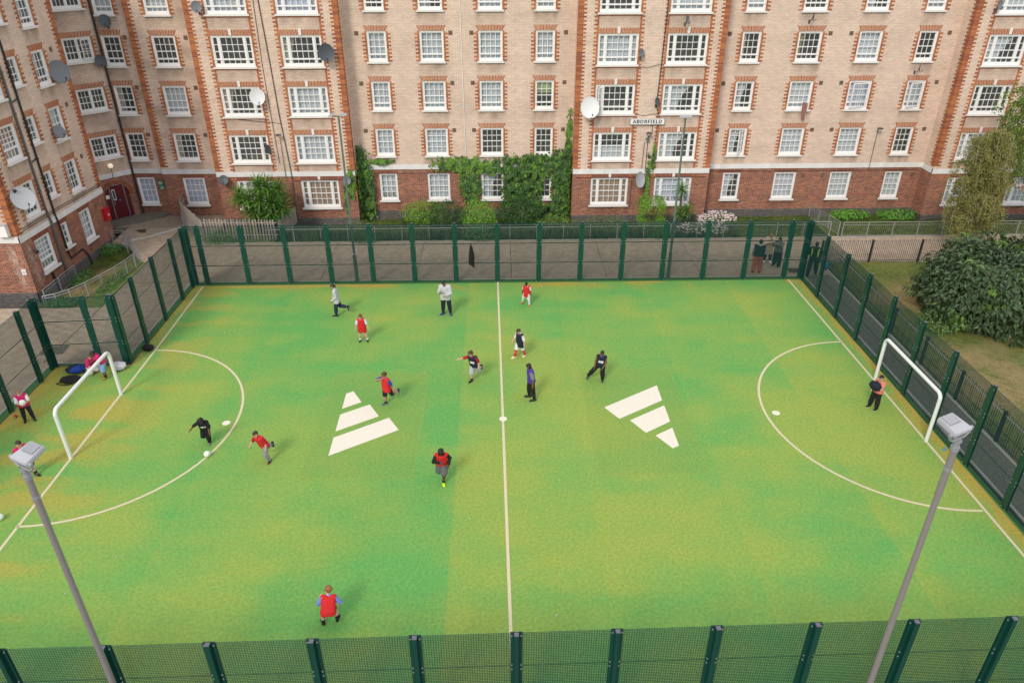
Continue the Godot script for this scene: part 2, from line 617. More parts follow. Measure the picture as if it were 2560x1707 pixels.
func add_window(xf: Transform3D, s: float, y: float, w: float, h: float, kind: String, row: int, style: String, own_panes: bool, bay: bool) -> void:
	var guard := row >= 2 and kind != "double" and kind != "lower"
	var kit := window_kit(kind, w, h, guard)
	var at := xf * Transform3D(Basis(), Vector3(s, y, 0))
	var win := part(blk, "window", kit.frame, M.white, at)
	var key := "sill %.2f" % w
	if not cache.has(key):
		var m := MB.new()
		m.box(Vector3(0, -0.045, 0.02), Vector3(w + 0.17, 0.088, 0.15), Basis(), Color(.76, .75, .73))
		m.box(Vector3(0, -0.009, -0.06), Vector3(w - 0.01, 0.014, 0.09), Basis(), Color(.76, .75, .73))
		cache[key] = m.mesh()
	part(win, "window_sill", cache[key], M.white_stone)
	key = "room %.2f %.2f" % [w, h]
	if not cache.has(key):
		var m := MB.new()
		var a := [Vector3(-w / 2, 0, -0.121), Vector3(w / 2, 0, -0.121), Vector3(w / 2, h, -0.121), Vector3(-w / 2, h, -0.121)]
		var b := [Vector3(-w / 2 - .4, -.6, -ROOM), Vector3(w / 2 + .4, -.6, -ROOM), Vector3(w / 2 + .4, h + .2, -ROOM), Vector3(-w / 2 - .4, h + .2, -ROOM)]
		for q in 4:
			m.quad(a[q], a[(q + 1) % 4], b[(q + 1) % 4], b[q])
		m.quad(b[0], b[1], b[2], b[3])
		cache[key] = m.mesh()
	part(win, "room", cache[key], M.room)
	curtains(win, style, w, h)
	surround(win, w, h, kind == "triple", 1.02 if bay and row > 0 else 0.0, row == 0)
	if own_panes and pane_count < 300:
		for r: Rect2 in kit.panes:
			part(win, "pane", pane_mesh(r.size.x, r.size.y), M.glass, Transform3D(Basis(), Vector3(r.get_center().x, r.get_center().y, -0.121)))
			pane_count += 1
	else:
		for r: Rect2 in kit.panes:
			var p := Vector3(r.position.x, r.position.y, -0.121)
			var u := Vector3(r.size.x, 0, 0)
			var v := Vector3(0, r.size.y, 0)
			far_panes.quad(at * p, at * (p + u), at * (p + u + v), at * (p + v))

func lime_wash(at: Transform3D, w: float, h: float) -> void:
	# chalky run-off on the brick
	if not M.has("lime"):
		var im := Image.create(128, 256, false, Image.FORMAT_RGBA8)
		var a := noise(81, 0.03, 4)
		var b := noise(82, 0.011, 3)
		for y in 256:
			for x in 128:
				var e := 1.0 - absf(x / 64.0 - 1.0 + 0.5 * b.get_noise_2d(x * 0.4, y * 0.8))
				var v := clampf(e * 1.1 + 0.9 * a.get_noise_2d(x * 1.6, y * 0.7) - 0.35, 0, 1) * clampf(minf(y, 255 - y) / 40.0, 0, 1)
				im.set_pixel(x, y, Color(.86, .76, .70, v * 0.62))
		M.lime = mat(Color.WHITE, 0.95)
		M.lime.albedo_texture = ImageTexture.create_from_image(im)
		M.lime.transparency = BaseMaterial3D.TRANSPARENCY_ALPHA
	var m := MB.new()
	m.quad(Vector3(0, 0, .004), Vector3(w, 0, .004), Vector3(w, h, .004), Vector3(0, h, .004))
	part(blk, "lime_stain", m, M.lime, at)

func open_sash(at: Transform3D, hinge: float, w: float, h: float, deg: float) -> void:
	# a casement pushed open about its outer edge
	var x := Transform3D(Basis(Vector3.UP, deg_to_rad(-deg)), Vector3(hinge, 0.14, -0.02))
	var m := MB.new()
	for q in [[-w + .025, h / 2, .05, h], [-.025, h / 2, .05, h], [-w / 2, .025, w - .1, .05], [-w / 2, h - .025, w - .1, .05]]:
		m.box(Vector3(q[0], q[1], 0), Vector3(q[2], q[3], .05))
	for i in range(1, 4):
		m.box(Vector3(-w / 2, h * i / 4, 0), Vector3(w - .1, .022, .02))
	m.box(Vector3(-w / 2, h / 2, 0.001), Vector3(.022, h - .1, .02))
	var o := part(blk, "open_sash", m, M.white, at * x)
	part(o, "pane", pane_mesh(w - .1, h - .1), M.glass, Transform3D(Basis(), Vector3(-w / 2, h / 2, 0)))

func row_y(row: int) -> float:
	return 0.75 if row == 0 else 3.41 + 2.585 * (row - 1)

func quoins(p: Vector2, u: Vector2, v: Vector2, y0: float, y1: float) -> void:
	# toothed corner of a bay; p the corner, u and v the directions along its two faces (away from the corner)
	var m := MB.new()
	rng.seed = int(absf(p.x) * 100)
	var tones := [Color(.43, .145, .055), Color(.48, .175, .07), Color(.35, .11, .045), Color(.30, .095, .05)]
	var y := y0
	var q := 0
	var bu := Vector3(u.x, 0, u.y)
	var bv := Vector3(v.x, 0, v.y)
	while y < y1:
		var lu := 0.42 if q % 2 == 0 else 0.27
		var lv := 0.27 if q % 2 == 0 else 0.42
		var o := Vector3(p.x, y + 0.049, p.y) - blk_off
		var c: Color = tones[rng.randi() % 4]
		var h := 0.089
		m.box(o + bu * (lu / 2 - 0.006) - bv * 0.004, Vector3(lu + 0.012, h, 0.016), Basis(bu, Vector3.UP, bu.cross(Vector3.UP)), c)
		m.box(o + bv * (lv / 2 + 0.004) - bu * 0.0035, Vector3(lv, h, 0.015), Basis(bv, Vector3.UP, bv.cross(Vector3.UP)), c * Color(.92, .92, .92))
		y += 0.0975
		q += 1
	stuff(part(blk, "corner_quoins", m, M.quoin))

func facade(a: Vector2, b: Vector2, dy: float, cols: Array, dirt: float, opt := {}) -> Transform3D:
	# cols: [centre, width, kind, first row, last row, styles per row]
	var xf := section_xf(a, b)
	xf.origin.y += dy
	var len := a.distance_to(b)
	var holes := []
	for c in cols:
		for row in range(c[3], c[4] + 1):
			var h := 1.63 if row == 0 else 1.56
			var y := row_y(row)
			if c[2] == "double" or c[1] < 0.8:
				h = 1.22
				y += 0.34 if row else 0.41
			holes.append(Rect2(c[0] - c[1] / 2, y, c[1], h))
			add_window(xf, c[0], y, c[1], h, c[2], row, c[5][row] if row < c[5].size() else "n", opt.get("panes", false) and row < 3, c[2] == "triple")
	var solid: Array = holes + opt.get("holes", [])
	var sd := a.x * 3.7 + a.y
	var apron := []
	wall_sheet(xf, 0, len, BAND1, TOP - dy, solid, M.cream, "painted_brick_wall", sd, dirt, opt.get("lime", 0.0))
	wall_sheet(xf, 0, len, PLINTH, BAND0, solid, M.red, "red_brick_wall", sd, dirt * 0.6, opt.get("lime", 0.0))
	var m := MB.new()
	m.quad(Vector3(0, -1.4, 0.03), Vector3(len, -1.4, 0.03), Vector3(len, PLINTH, 0.03), Vector3(0, PLINTH, 0.03), Color.WHITE, len, 1.52)
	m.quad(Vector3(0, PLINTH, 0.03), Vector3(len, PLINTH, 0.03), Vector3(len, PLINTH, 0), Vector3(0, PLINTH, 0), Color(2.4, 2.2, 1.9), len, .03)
	if not opt.get("no_plinth", false):
		part(blk, "dark_brick_plinth", m, M.dark_brick, xf)
	# white band with a small ledge, worn
	m = MB.new()
	var nseg := int(ceil(len / 0.3))
	for i in nseg:
		var x0 := len * i / nseg
		var x1 := len * (i + 1) / nseg
		var k := 0.80 + 0.10 * grime_noise.get_noise_2d(x0 * 5.0 + sd, 9.0) - (0.14 * dirt)
		var col := Color(k, k * 0.985, k * 0.96)
		m.quad(Vector3(x0, BAND0, .035), Vector3(x1, BAND0, .035), Vector3(x1, BAND1, .035), Vector3(x0, BAND1, .035), col)
		m.quad(Vector3(x0, BAND1, .035), Vector3(x1, BAND1, .035), Vector3(x1, BAND1 + 0.01, 0), Vector3(x0, BAND1 + 0.01, 0), col * Color(.7, .7, .7))
		m.quad(Vector3(x0, BAND0, 0), Vector3(x1, BAND0, 0), Vector3(x1, BAND0, .035), Vector3(x0, BAND0, .035), col)
	part(blk, "white_band", m, M.white_stone, xf)
	return xf

func vents(xf: Transform3D, at: Array, rows: Array) -> void:
	if not cache.has("vent"):
		var m := MB.new()
		m.box(Vector3(0, 0, 0.004), Vector3(0.215, 0.215, 0.012), Basis(), Color.WHITE)
		for i in 4:
			m.box(Vector3(0, -0.075 + i * 0.05, 0.012), Vector3(0.19, 0.018, 0.01))
		cache["vent"] = m.mesh()
	for s in at:
		for row in rows:
			part(blk, "air_brick", cache["vent"], M.vent, xf * Transform3D(Basis(), Vector3(s, row_y(row) + 1.45, 0)))

func pipe(called: String, pts: Array, r: float, m: Material, collars := true) -> void:
	var mb := MB.new()
	var p := PackedVector3Array()
	for q: Vector3 in pts:
		p.append(q - blk_off)
	mb.tube(p, r, 7)
	if collars:
		for i in p.size() - 1:
			var d := p[i].distance_to(p[i + 1])
			var k := int(d / 1.7)
			for j in k:
				var o := p[i].lerp(p[i + 1], (j + 0.5) / k)
				var ax := (p[i + 1] - p[i]).normalized()
				mb.tube(PackedVector3Array([o - ax * 0.05, o + ax * 0.05]), r * 1.35, 7)
	part(blk, called, mb, m)

func build_block() -> void:
	blk = thing("apartment_block", "long apartment block with cream painted upper floors over a red brick ground floor", "apartment building", blk_off)
	grime_noise = noise(11, 0.35, 4)
	mottle = noise(12, 0.6, 3)
	# street face of the wing, cut by the frame
	var front := facade(Vector2(-27, 0.9), Vector2(-21.69, 0.9), -0.02, [], 0.5, {"lime": 4.7, "panes": false})
	var A := Vector2(-21.69, 0.9)
	var B := Vector2(-21.35, -6.5)
	var wl := A.distance_to(B)
	var wing := facade(A, B, -0.05, [
		[wl - 2.09, 0.98, "single", 0, 4, ["no", "l", "n", "l", "l"]],
		[wl - 4.05, 0.64, "single", 0, 4, ["o", "lo", "o", "o", "o"]],
		[wl - 5.86, 1.20, "lower", 0, 4, ["np", "l", "bh", "o", "n"]]], 0.35, {"lime": 0.25, "panes": true})
	facade(B, Vector2(-25, -6.5), -0.05, [], 0.3)
	var ang := facade(Vector2(-25, -6.5), Vector2(-21.3, -10.2), -0.1, [[5.233 - 1.12, 1.45, "double", 1, 4, ["", "o", "o", "o", "o"]]], 0.75, {"panes": true, "holes": [Rect2(5.233 - 1.88, -0.3, 1.46, 1.80)], "no_plinth": true})
	var s0 := facade(Vector2(-21.3, -10.2), Vector2(-19.5, -10.2), -0.1, [[0.65, 1.03, "single", 0, 4, ["u", "op", "c", "o", "n"]]], 1.0, {"panes": true})
	facade(Vector2(-19.5, -10.2), Vector2(-19.5, -10.0), -0.1, [], 0.6)
	var s1 := facade(Vector2(-19.5, -10.0), Vector2(-16.0, -10.0), -0.1, [[1.73, 1.27, "single", 0, 4, ["u", "cp", "n", "o", "n"]]], 0.95, {"panes": true})
	facade(Vector2(-16.0, -10.0), Vector2(-16.0, -9.0), -0.1, [], 0.4)
	var b1 := facade(Vector2(-16.0, -9.0), Vector2(-8.1, -9.0), 0.0, [
		[2.17, 2.15, "triple", 0, 4, ["n", "op", "c", "o", "n"]],
		[5.81, 2.15, "triple", 0, 4, ["bo", "n", "n", "c", "u"]]], 0.35, {"panes": true})
	facade(Vector2(-8.1, -9.0), Vector2(-8.1, -10.0), 0.05, [], 0.3)
	var ce := facade(Vector2(-8.1, -10.0), Vector2(4.4, -10.0), 0.07, [
		[1.73, 1.05, "single", 0, 4, ["np", "n", "n", "w", "y"]],
		[4.69, 1.30, "single", 0, 4, ["n", "n", "n", "w", "l"]],
		[7.87, 1.31, "single", 0, 4, ["l", "o", "n", "n", "n"]],
		[10.84, 1.05, "single", 0, 4, ["o", "o", "g", "n", "n"]]], 0.30, {"panes": true})
	facade(Vector2(4.4, -10.0), Vector2(4.4, -9.0), 0.05, [], 0.1)
	var b2 := facade(Vector2(4.4, -9.0), Vector2(12.3, -9.0), 0.0, [
		[2.16, 2.16, "triple", 0, 4, ["b", "oh", "o", "n", "o"]],
		[5.86, 2.16, "triple", 0, 4, ["up", "l", "lp", "o", "n"]]], 0.25, {"panes": true})
	facade(Vector2(12.3, -9.0), Vector2(12.3, -10.0), -0.03, [], 0.2)
	var ri := facade(Vector2(12.3, -10.0), Vector2(25.3, -10.0), -0.05, [
		[1.68, 1.03, "single", 0, 4, ["l", "l", "lr", "c", "n"]],
		[4.88, 1.30, "single", 0, 4, ["n", "n", "n", "y", "o"]],
		[8.21, 1.27, "single", 0, 4, ["n", "n", "u", "n", "l"]],
		[11.38, 1.03, "single", 0, 4, ["n", "c", "n", "r", "n"]]], 0.22, {"panes": true})
	facade(Vector2(25.3, -10.0), Vector2(25.3, -8.9), -0.1, [], 0.25)
	var b3 := facade(Vector2(25.3, -8.9), Vector2(33.3, -8.9), -0.13, [
		[2.13, 2.1, "triple", 0, 4, ["n", "n", "o", "l", "n"]],
		[5.8, 2.1, "triple", 0, 4, ["n", "n", "n", "o", "n"]]], 0.15)
	facade(Vector2(33.3, -8.9), Vector2(33.3, -10.0), -0.1, [], 0.1)
	facade(Vector2(33.3, -10.0), Vector2(42, -10.0), -0.1, [], 0.1)
	lime_wash(wing * Transform3D(Basis(), Vector3(0.03, 0.15, 0)), 0.85, 2.45)
	lime_wash(wing * Transform3D(Basis(), Vector3(0.45, 2.95, 0)), 0.9, 3.2)
	lime_wash(front * Transform3D(Basis(), Vector3(4.4, 0.15, 0)), 0.88, 2.45)
	lime_wash(front * Transform3D(Basis(), Vector3(4.5, 2.95, 0)), 0.8, 2.8)
	open_sash(ri * Transform3D(Basis(), Vector3(1.68, row_y(1), 0)), 0.30, 0.50, 1.30, -52.0)
	open_sash(ang * Transform3D(Basis(), Vector3(5.233 - 1.12, row_y(3) + .34, 0)), 0.62, 0.56, 0.98, -24.0)
	open_sash(b2 * Transform3D(Basis(), Vector3(2.16, row_y(2), 0)), -0.70, 0.26, 1.30, -28.0)
	open_sash(ri * Transform3D(Basis(), Vector3(8.21, row_y(2), 0)), 0.52, 0.98, 1.30, -11.0)
	open_sash(ri * Transform3D(Basis(), Vector3(11.38, row_y(2), 0)), 0.40, 0.76, 1.30, -13.0)
	part(blk, "window_panes", far_panes, M.glass).set_meta("kind", "stuff")
	# roof slab and the unseen rear
	var m := MB.new()
	m.box(Vector3(8, TOP + 0.15, -16.2) - blk_off, Vector3(70, 0.3, 12.4), Basis(), Color(.3, .3, .3))
	m.box(Vector3(-24.4, TOP + 0.152, -5.0) - blk_off, Vector3(5.4, 0.3, 11.8), Basis(), Color(.3, .3, .3))
	m.box(Vector3(8, 7.4, -22.2) - blk_off, Vector3(70, 17.2, 0.3), Basis(), Color(.3, .3, .3))
	m.box(Vector3(-27.0, 7.4, -10.6) - blk_off, Vector3(0.3, 17.2, 23.0), Basis(), Color(.3, .3, .3))
	m.box(Vector3(42.1, 7.4, -16.1) - blk_off, Vector3(0.3, 17.2, 12.2), Basis(), Color(.3, .3, .3))
	part(blk, "roof", m, M.white_stone)
	var yq := BAND1 + 0.02
	quoins(Vector2(-8.1, -9), Vector2(-1, 0), Vector2(0, -1), yq, TOP)
	quoins(Vector2(-16, -9), Vector2(1, 0), Vector2(0, -1), yq, TOP)
	quoins(Vector2(4.4, -9), Vector2(1, 0), Vector2(0, -1), yq, TOP)
	quoins(Vector2(12.3, -9), Vector2(-1, 0), Vector2(0, -1), yq, TOP)
	quoins(Vector2(25.3, -8.9), Vector2(1, 0), Vector2(0, -1), yq, TOP)
	quoins(Vector2(-19.5, -10), Vector2(1, 0), Vector2(-0.02, -0.2).normalized(), yq, TOP)
	quoins(B, (A - B).normalized(), Vector2(-1, 0), yq, TOP)
	quoins(A, (B - A).normalized(), Vector2(-1, 0), yq, TOP)
	vents(ce, [0.68, 5.72, 6.85, 11.95], [1, 2, 3, 4])
	vents(ri, [0.45, 5.95, 7.1, 12.5], [1, 2, 3, 4])
	vents(ri, [5.95, 7.1, 12.5], [0])
	vents(s0, [1.42], [0, 1, 2, 3])
	vents(s1, [2.95], [0, 1, 2, 3])
	vents(wing, [wl - 0.95], [0, 1, 2, 3])
	build_door(ang)
	# drainpipes and cables on the facade
	var up := 15.8
	pipe("drainpipe", [Vector3(-21.24, up, -10.08), Vector3(-21.24, 2.8, -10.08), Vector3(-21.2, 0.2, -10.02)], 0.055, M.black_pipe)
	var wx := func(s: float, y: float, off: float) -> Vector3:
		var q := B.lerp(A, s / wl)
		return Vector3(q.x + off, y, q.y)
	pipe("drainpipe", [wx.call(5.08, up, .07), wx.call(5.05, 3.4, .07), wx.call(5.0, 2.7, .11), wx.call(5.0, 0.0, .10)], 0.055, M.grey_pipe)
	pipe("drainpipe", [wx.call(4.5, up, .06), wx.call(4.5, 2.9, .06), wx.call(4.47, 2.5, .09), wx.call(4.4, 0.9, .06)], 0.045, M.black_pipe)
	pipe("drainpipe", [wx.call(4.4, 0.95, .05), wx.call(4.3, 0.55, .06), wx.call(3.2, 0.62, .06), wx.call(2.9, 0.2, .06), wx.call(2.8, -0.5, .1)], 0.035, M.black_pipe)
	pipe("drainpipe", [wx.call(6.0, 0.5, .06), wx.call(5.9, -0.5, .07)], 0.045, M.black_pipe, false)
	for y in [3.02, 3.12]:
		pipe("wall_cable", [wx.call(0.1, y, .03), wx.call(2.0, y - .02, .03), wx.call(3.8, y + .02, .03), wx.call(7.0, y, .03)], 0.016, M.black_pipe, false)
	for y in [5.6, 8.3]:
		pipe("branch_pipe", [wx.call(5.08, y, .07), wx.call(4.75, y + .04, .06), wx.call(4.5, y + .12, .06)], 0.03, M.black_pipe, false)
	pipe("wall_cable", [Vector3(-12.05, up, -8.96), Vector3(-12.1, 12.0, -8.95), Vector3(-11.98, 8.8, -8.96), Vector3(-11.9, 6.0, -8.95), Vector3(-11.75, 3.4, -8.96), Vector3(-11.7, 2.4, -8.93)], 0.022, M.black_pipe, false)
	pipe("wall_cable", [Vector3(-12.35, 12.2, -8.97), Vector3(-12.4, 8.6, -8.97), Vector3(-12.35, 5.6, -8.97), Vector3(-12.3, 3.4, -8.96)], 0.013, M.black_pipe, false)
	pipe("wall_cable", [Vector3(-11.7, 2.36, -8.95), Vector3(-10.2, 2.42, -8.95), Vector3(-8.4, 2.40, -8.95)], 0.012, M.black_pipe, false)
	pipe("wall_cable", [Vector3(-14.2, 5.85, -8.96), Vector3(-13.0, 5.72, -8.96), Vector3(-12.2, 5.66, -8.96), Vector3(-11.9, 5.6, -8.96)], 0.012, M.black_pipe, false)
	pipe("white_downpipe", [Vector3(-1.83, up, -9.96), Vector3(-1.80, 8.0, -9.96), Vector3(-1.76, 3.3, -9.96), Vector3(-1.74, 1.9, -9.95)], 0.02, M.white, false)
	pipe("wall_cable", [Vector3(9.02, up, -8.96), Vector3(9.02, 11.5, -8.95), Vector3(8.98, 9.4, -8.95), Vector3(8.92, 7.3, -8.96), Vector3(8.86, 6.5, -8.95), Vector3(9.1, 5.9, -8.95)], 0.024, M.black_pipe, false)
	pipe("wall_cable", [Vector3(7.72, 8.5, -8.96), Vector3(8.2, 8.42, -8.96), Vector3(8.9, 8.6, -8.96)], 0.011, M.black_pipe, false)
	pipe("wall_cable", [Vector3(7.7, 5.98, -8.96), Vector3(8.3, 5.9, -8.95), Vector3(8.8, 6.0, -8.95), Vector3(9.1, 5.82, -8.95)], 0.012, M.black_pipe, false)
	pipe("wall_cable", [Vector3(8.75, 5.4, -8.96), Vector3(8.8, 5.0, -8.96), Vector3(8.65, 4.7, -8.96), Vector3(8.42, 4.6, -8.95)], 0.014, M.black_pipe, false)
	pipe("wall_cable", [Vector3(9.05, 5.4, -8.96), Vector3(9.0, 4.2, -8.96), Vector3(8.95, 3.0, -8.95)], 0.014, M.black_pipe, false)
	pipe("wall_cable", [Vector3(8.4, 4.45, -8.96), Vector3(8.36, 2.9, -8.95)], 0.014, M.black_pipe, false)
	pipe("waste_pipe", [Vector3(-11.75, 2.35, -8.93), Vector3(-11.72, 0.2, -8.93)], 0.03, M.grey_pipe, false)
	pipe("waste_pipe", [Vector3(7.82, 2.3, -8.93), Vector3(7.8, 0.7, -8.93)], 0.03, M.grey_pipe, false)
	for y in [2.44]:
		pipe("wall_cable", [Vector3(12.4, y, -9.96), Vector3(17.0, y - .03, -9.96), Vector3(25.1, y - .02, -9.96)], 0.012, M.black_pipe, false)
		pipe("wall_cable", [Vector3(-8.0, y + .03, -9.96), Vector3(-3.0, y + .02, -9.96), Vector3(4.2, y + .03, -9.96)], 0.012, M.black_pipe, false)
		pipe("wall_cable", [Vector3(4.6, y - .03, -8.96), Vector3(12.2, y - .04, -8.96)], 0.012, M.black_pipe, false)

func build_door(xf: Transform3D) -> void:
	# arched entrance in the angled corner, s from the far end of that wall
	var c := 5.233 - 1.15
	var d := part(blk, "entrance_door", arch_panel(0.70, 1.28, 0.02), M.door_red, xf * Transform3D(Basis(), Vector3(c, 0.22, -0.10)))
	# the arched part of the opening above 1.42 is cut by the ring's own infill, so the wall reads as an arch
	var ring := MB.new()
	rng.seed = 5
	for row in 2:
		var nb := 26
		for i in nb:
			var a0 := PI * i / nb
			var a1 := PI * (i + 0.86) / nb
			var r0 := 0.73 + row * 0.125
			var r1 := r0 + 0.112
			var col := Color(.30, .11, .055) * rng.randf_range(0.75, 1.25)
			ring.prism(PackedVector2Array([Vector2(cos(a0) * r0, sin(a0) * r0), Vector2(cos(a0) * r1, sin(a0) * r1), Vector2(cos(a1) * r1, sin(a1) * r1), Vector2(cos(a1) * r0, sin(a1) * r0)]), Vector3.ZERO, Vector3.RIGHT, Vector3.UP, Vector3(0, 0, 1), 0.03, col)
	stuff(part(d, "brick_arch", ring, M.quoin, Transform3D(Basis(), Vector3(0, 1.28, 0.112))))
	part(d, "door_arch_panel", half_disc(0.72, 0.04), M.door_red, Transform3D(Basis(), Vector3(0, 1.28, 0.066)))
	var f := MB.new()
	for x in [-0.36, 0.42]:
		f.box(Vector3(x, 1.0, 0.05), Vector3(0.06, 1.92, 0.16))
	f.box(Vector3(0.03, 1.98, 0.05), Vector3(0.72, 0.07, 0.16))
	f.box(Vector3(-0.69, 0.64, 0.05), Vector3(0.04, 1.28, 0.13))
	f.box(Vector3(0.69, 0.64, 0.05), Vector3(0.04, 1.28, 0.13))
	part(d, "steel_frame", f, M.steel)
	var g := MB.new()
	g.box(Vector3(0.03, 0.10, 0.05), Vector3(0.71, 0.2, 0.02))
	g.box(Vector3(-0.53, 0.95, 0.06), Vector3(0.27, 0.32, 0.06))
	part(d, "kick_plate", g, M.steel)
	var v := MB.new()
	v.box(Vector3(-0.19, 1.42, 0.13), Vector3(0.17, 0.62, 0.02))
	part(d, "vision_panel", v, M.white)
	v = MB.new()
	v.box(Vector3(-0.19, 1.42, 0.135), Vector3(0.11, 0.54, 0.02))
	part(d, "vision_pane", v, M.text_black)
	v = MB.new()
	v.box(Vector3(-0.55, 1.36, 0.10), Vector3(0.2, 0.22, 0.03))
	part(d, "white_notice", v, M.white)
	v = MB.new()
	v.tube(PackedVector3Array([Vector3(-0.26, 0.85, 0.1), Vector3(-0.26, 0.85, 0.16), Vector3(-0.26, 0.95, 0.16), Vector3(-0.26, 1.0, 0.1)]), 0.018, 6)
	part(d, "handle", v, M.galv)
	v = MB.new()
	v.tube(PackedVector3Array([Vector3(0.08, 1.05, 0.05), Vector3(0.08, 1.05, 0.135)]), 0.05, 12)
	part(d, "blue_disc", v, mat(lin(.03, .2, .6), 0.4))

func arch_panel(hw: float, h: float, th: float) -> MB:
	var m := MB.new()
	m.box(Vector3(0, h / 2, 0.05), Vector3(hw * 2, h, 0.10))
	m.box(Vector3(0.03, 1.6, 0.052), Vector3(0.72, 0.7, 0.12))
	return m

func half_disc(r: float, th: float) -> MB:
	var p := PackedVector2Array()
	for i in 19:
		p.append(Vector2(cos(PI * i / 18) * r, sin(PI * i / 18) * r))
	var m := MB.new()
	m.prism(p, Vector3.ZERO, Vector3.RIGHT, Vector3.UP, Vector3(0, 0, 1), th)
	return m

# ---------------------------------------------------------------- ground, pitch, fences
const PZ0 := -0.27
const PZ1 := 23.25
const PX0 := -14.87
const PX1 := 15.08

func turf_tex() -> ImageTexture:
	# worn, sand-dressed artificial turf: 32 pixels a metre over x -18..18, z -1..25
	var w := 1152
	var h := 832
	var big := noise(41, 0.0045, 4)
	var mid := noise(42, 0.016, 4)
	var fine := noise(43, 0.30, 3)
	var a := big.get_image(w, h).get_data()
	var st := noise(45, 0.02, 5).get_image(w / 3, h)
	st.resize(w, h, Image.INTERPOLATE_BILINEAR)
	var b := st.get_data()
	var f := fine.get_image(w, h).get_data()
	var e := mid.get_image(w, h).get_data()
	var fi := noise(48, 0.16, 3).get_image(w / 4, h)
	fi.resize(w, h, Image.INTERPOLATE_BILINEAR)
	var fs := fi.get_data()
	var seams := [-13.8, -9.65, -5.55, -1.43, 2.72, 6.85, 11.0, 15.2]
	var tone := PackedFloat32Array([0.10, 0.02, 0.0, -0.13, 0.08, 0.0, -0.05, 0.06, 0.05])
	var colt := PackedFloat32Array()
	colt.resize(w)
	for x in w:
		var wx := x / 32.0 - 18.0
		var k := 0
		while k < 8 and wx > seams[k]:
			k += 1
		colt[x] = tone[k]
		for s in seams:
			var d: float = wx - s
			if absf(d) < 0.04:
				colt[x] -= 0.12
			elif d > 0.0 and d < 0.9:
				colt[x] += 0.13 * (1.0 - d / 0.9)
			elif d < 0.0 and d > -1.0:
				colt[x] -= 0.13 * (1.0 + d)
	var out := PackedByteArray()
	out.resize(w * h * 3)
	var g0 := Color(.112, .345, .072)
	var g1 := Color(.272, .362, .058)
	var or1 := Color(.50, .285, .04)
	for y in h:
		var wz := y / 32.0 - 1.0
		for x in w:
			var i := y * w + x
			var wx := x / 32.0 - 18.0
			var t := (a[i] - 128) / 128.0 * 0.50 + (b[i] - 128) / 128.0 * 0.30 + (e[i] - 128) / 128.0 * 0.10 + (fs[i] - 128) / 128.0 * 0.13 + colt[x] * 0.9 + 0.54
			t += (wz - 10.0) * 0.008
			t -= 0.20 * exp(-pow((wz - 4.5) / 3.5, 2)) * (0.6 + 0.5 * sin(wx * 0.45 + 0.6))
			t += 0.18 * exp(-pow((wz - 15.0) / 4.0, 2) - pow((wx - 8.0) / 6.0, 2))
			if wz < 7.4 and wx < -13.5:
				t -= 0.35 * clampf((-13.5 - wx) * 3.0, 0, 1)
			t -= 0.22 * exp(-pow((wx + 2.1) / 0.8, 2)) + 0.12 * exp(-pow((wx - 1.6) / 0.9, 2)) * clampf((wz - 12.0) / 8.0, 0.0, 1.0)
			# re-laid squares round the two emblems
			var px := -1.0
			if wz > 8.3 and wz < 14.6:
				if wx > -6.35 and wx < -2.7:
					px = minf(minf(wx + 6.35, -2.7 - wx), minf(wz - 8.3, 14.6 - wz))
				elif wx > 3.1 and wx < 6.7:
					px = minf(minf(wx - 3.1, 6.7 - wx), minf(wz - 8.3, 14.6 - wz))
			var dk := 1.0
			if px > 0.0:
				t = t * 0.6 + 0.27
				dk = 0.95
				if px < 0.06:
					t += 0.2
			t = clampf(t, 0.0, 1.0)
			# sand gathered along the fences
			var lx := -17.45 if wz > 7.45 and wz < 18.5 else -14.65
			var ed := minf(minf(wx - lx, 14.85 - wx), wz - 0.12)
			var s := clampf(1.0 - ed / (0.55 + (e[i] - 128) / 128.0 * 0.5), 0.0, 1.0) if ed < 1.2 else 0.0
			if wz < 1.0 and wx > -13.5 and wx < 14.0:
				s *= clampf((a[i] + b[i] - 225) / 60.0, 0.0, 1.0)
			if wx < -12.0:
				s = maxf(s, clampf((-11.0 - wx) / 6.0, 0.0, 0.55) * clampf((b[i] - 100) / 60.0, 0.0, 1.0))
			if ed < 0.0:
				s = 0.0
				t = 0.0
				dk = 0.55
			var gr := dk * (1.0 + (f[i] - 128) / 128.0 * 0.24)
			var cr := (g0.r + (g1.r - g0.r) * t)
			var cg := (g0.g + (g1.g - g0.g) * t)
			var cb := (g0.b + (g1.b - g0.b) * t)
			s = s * (0.75 + (f[i] - 128) / 128.0 * 0.5)
			cr = (cr + (or1.r - cr) * s) * gr
			cg = (cg + (or1.g - cg) * s) * gr
			cb = (cb + (or1.b - cb) * s) * gr
			out[i * 3] = int(255.0 * pow(cr, 0.4545))
			out[i * 3 + 1] = int(255.0 * pow(cg, 0.4545))
			out[i * 3 + 2] = int(255.0 * pow(cb, 0.4545))
	return ImageTexture.create_from_image(Image.create_from_data(w, h, false, Image.FORMAT_RGB8, out))

func sheet(m: MB, x0: float, z0: float, x1: float, z1: float, y: float) -> void:
	var k := m.v.size()
	for p in [Vector2(x0, z1), Vector2(x1, z1), Vector2(x1, z0), Vector2(x0, z0)]:
		m.add(Vector3(p.x, y, p.y), Vector3.UP, Vector2((p.x + 18.0) / 36.0, (p.y + 1.0) / 26.0), Color.WHITE)
	m.tri(k, k + 1, k + 2)
	m.tri(k, k + 2, k + 3)

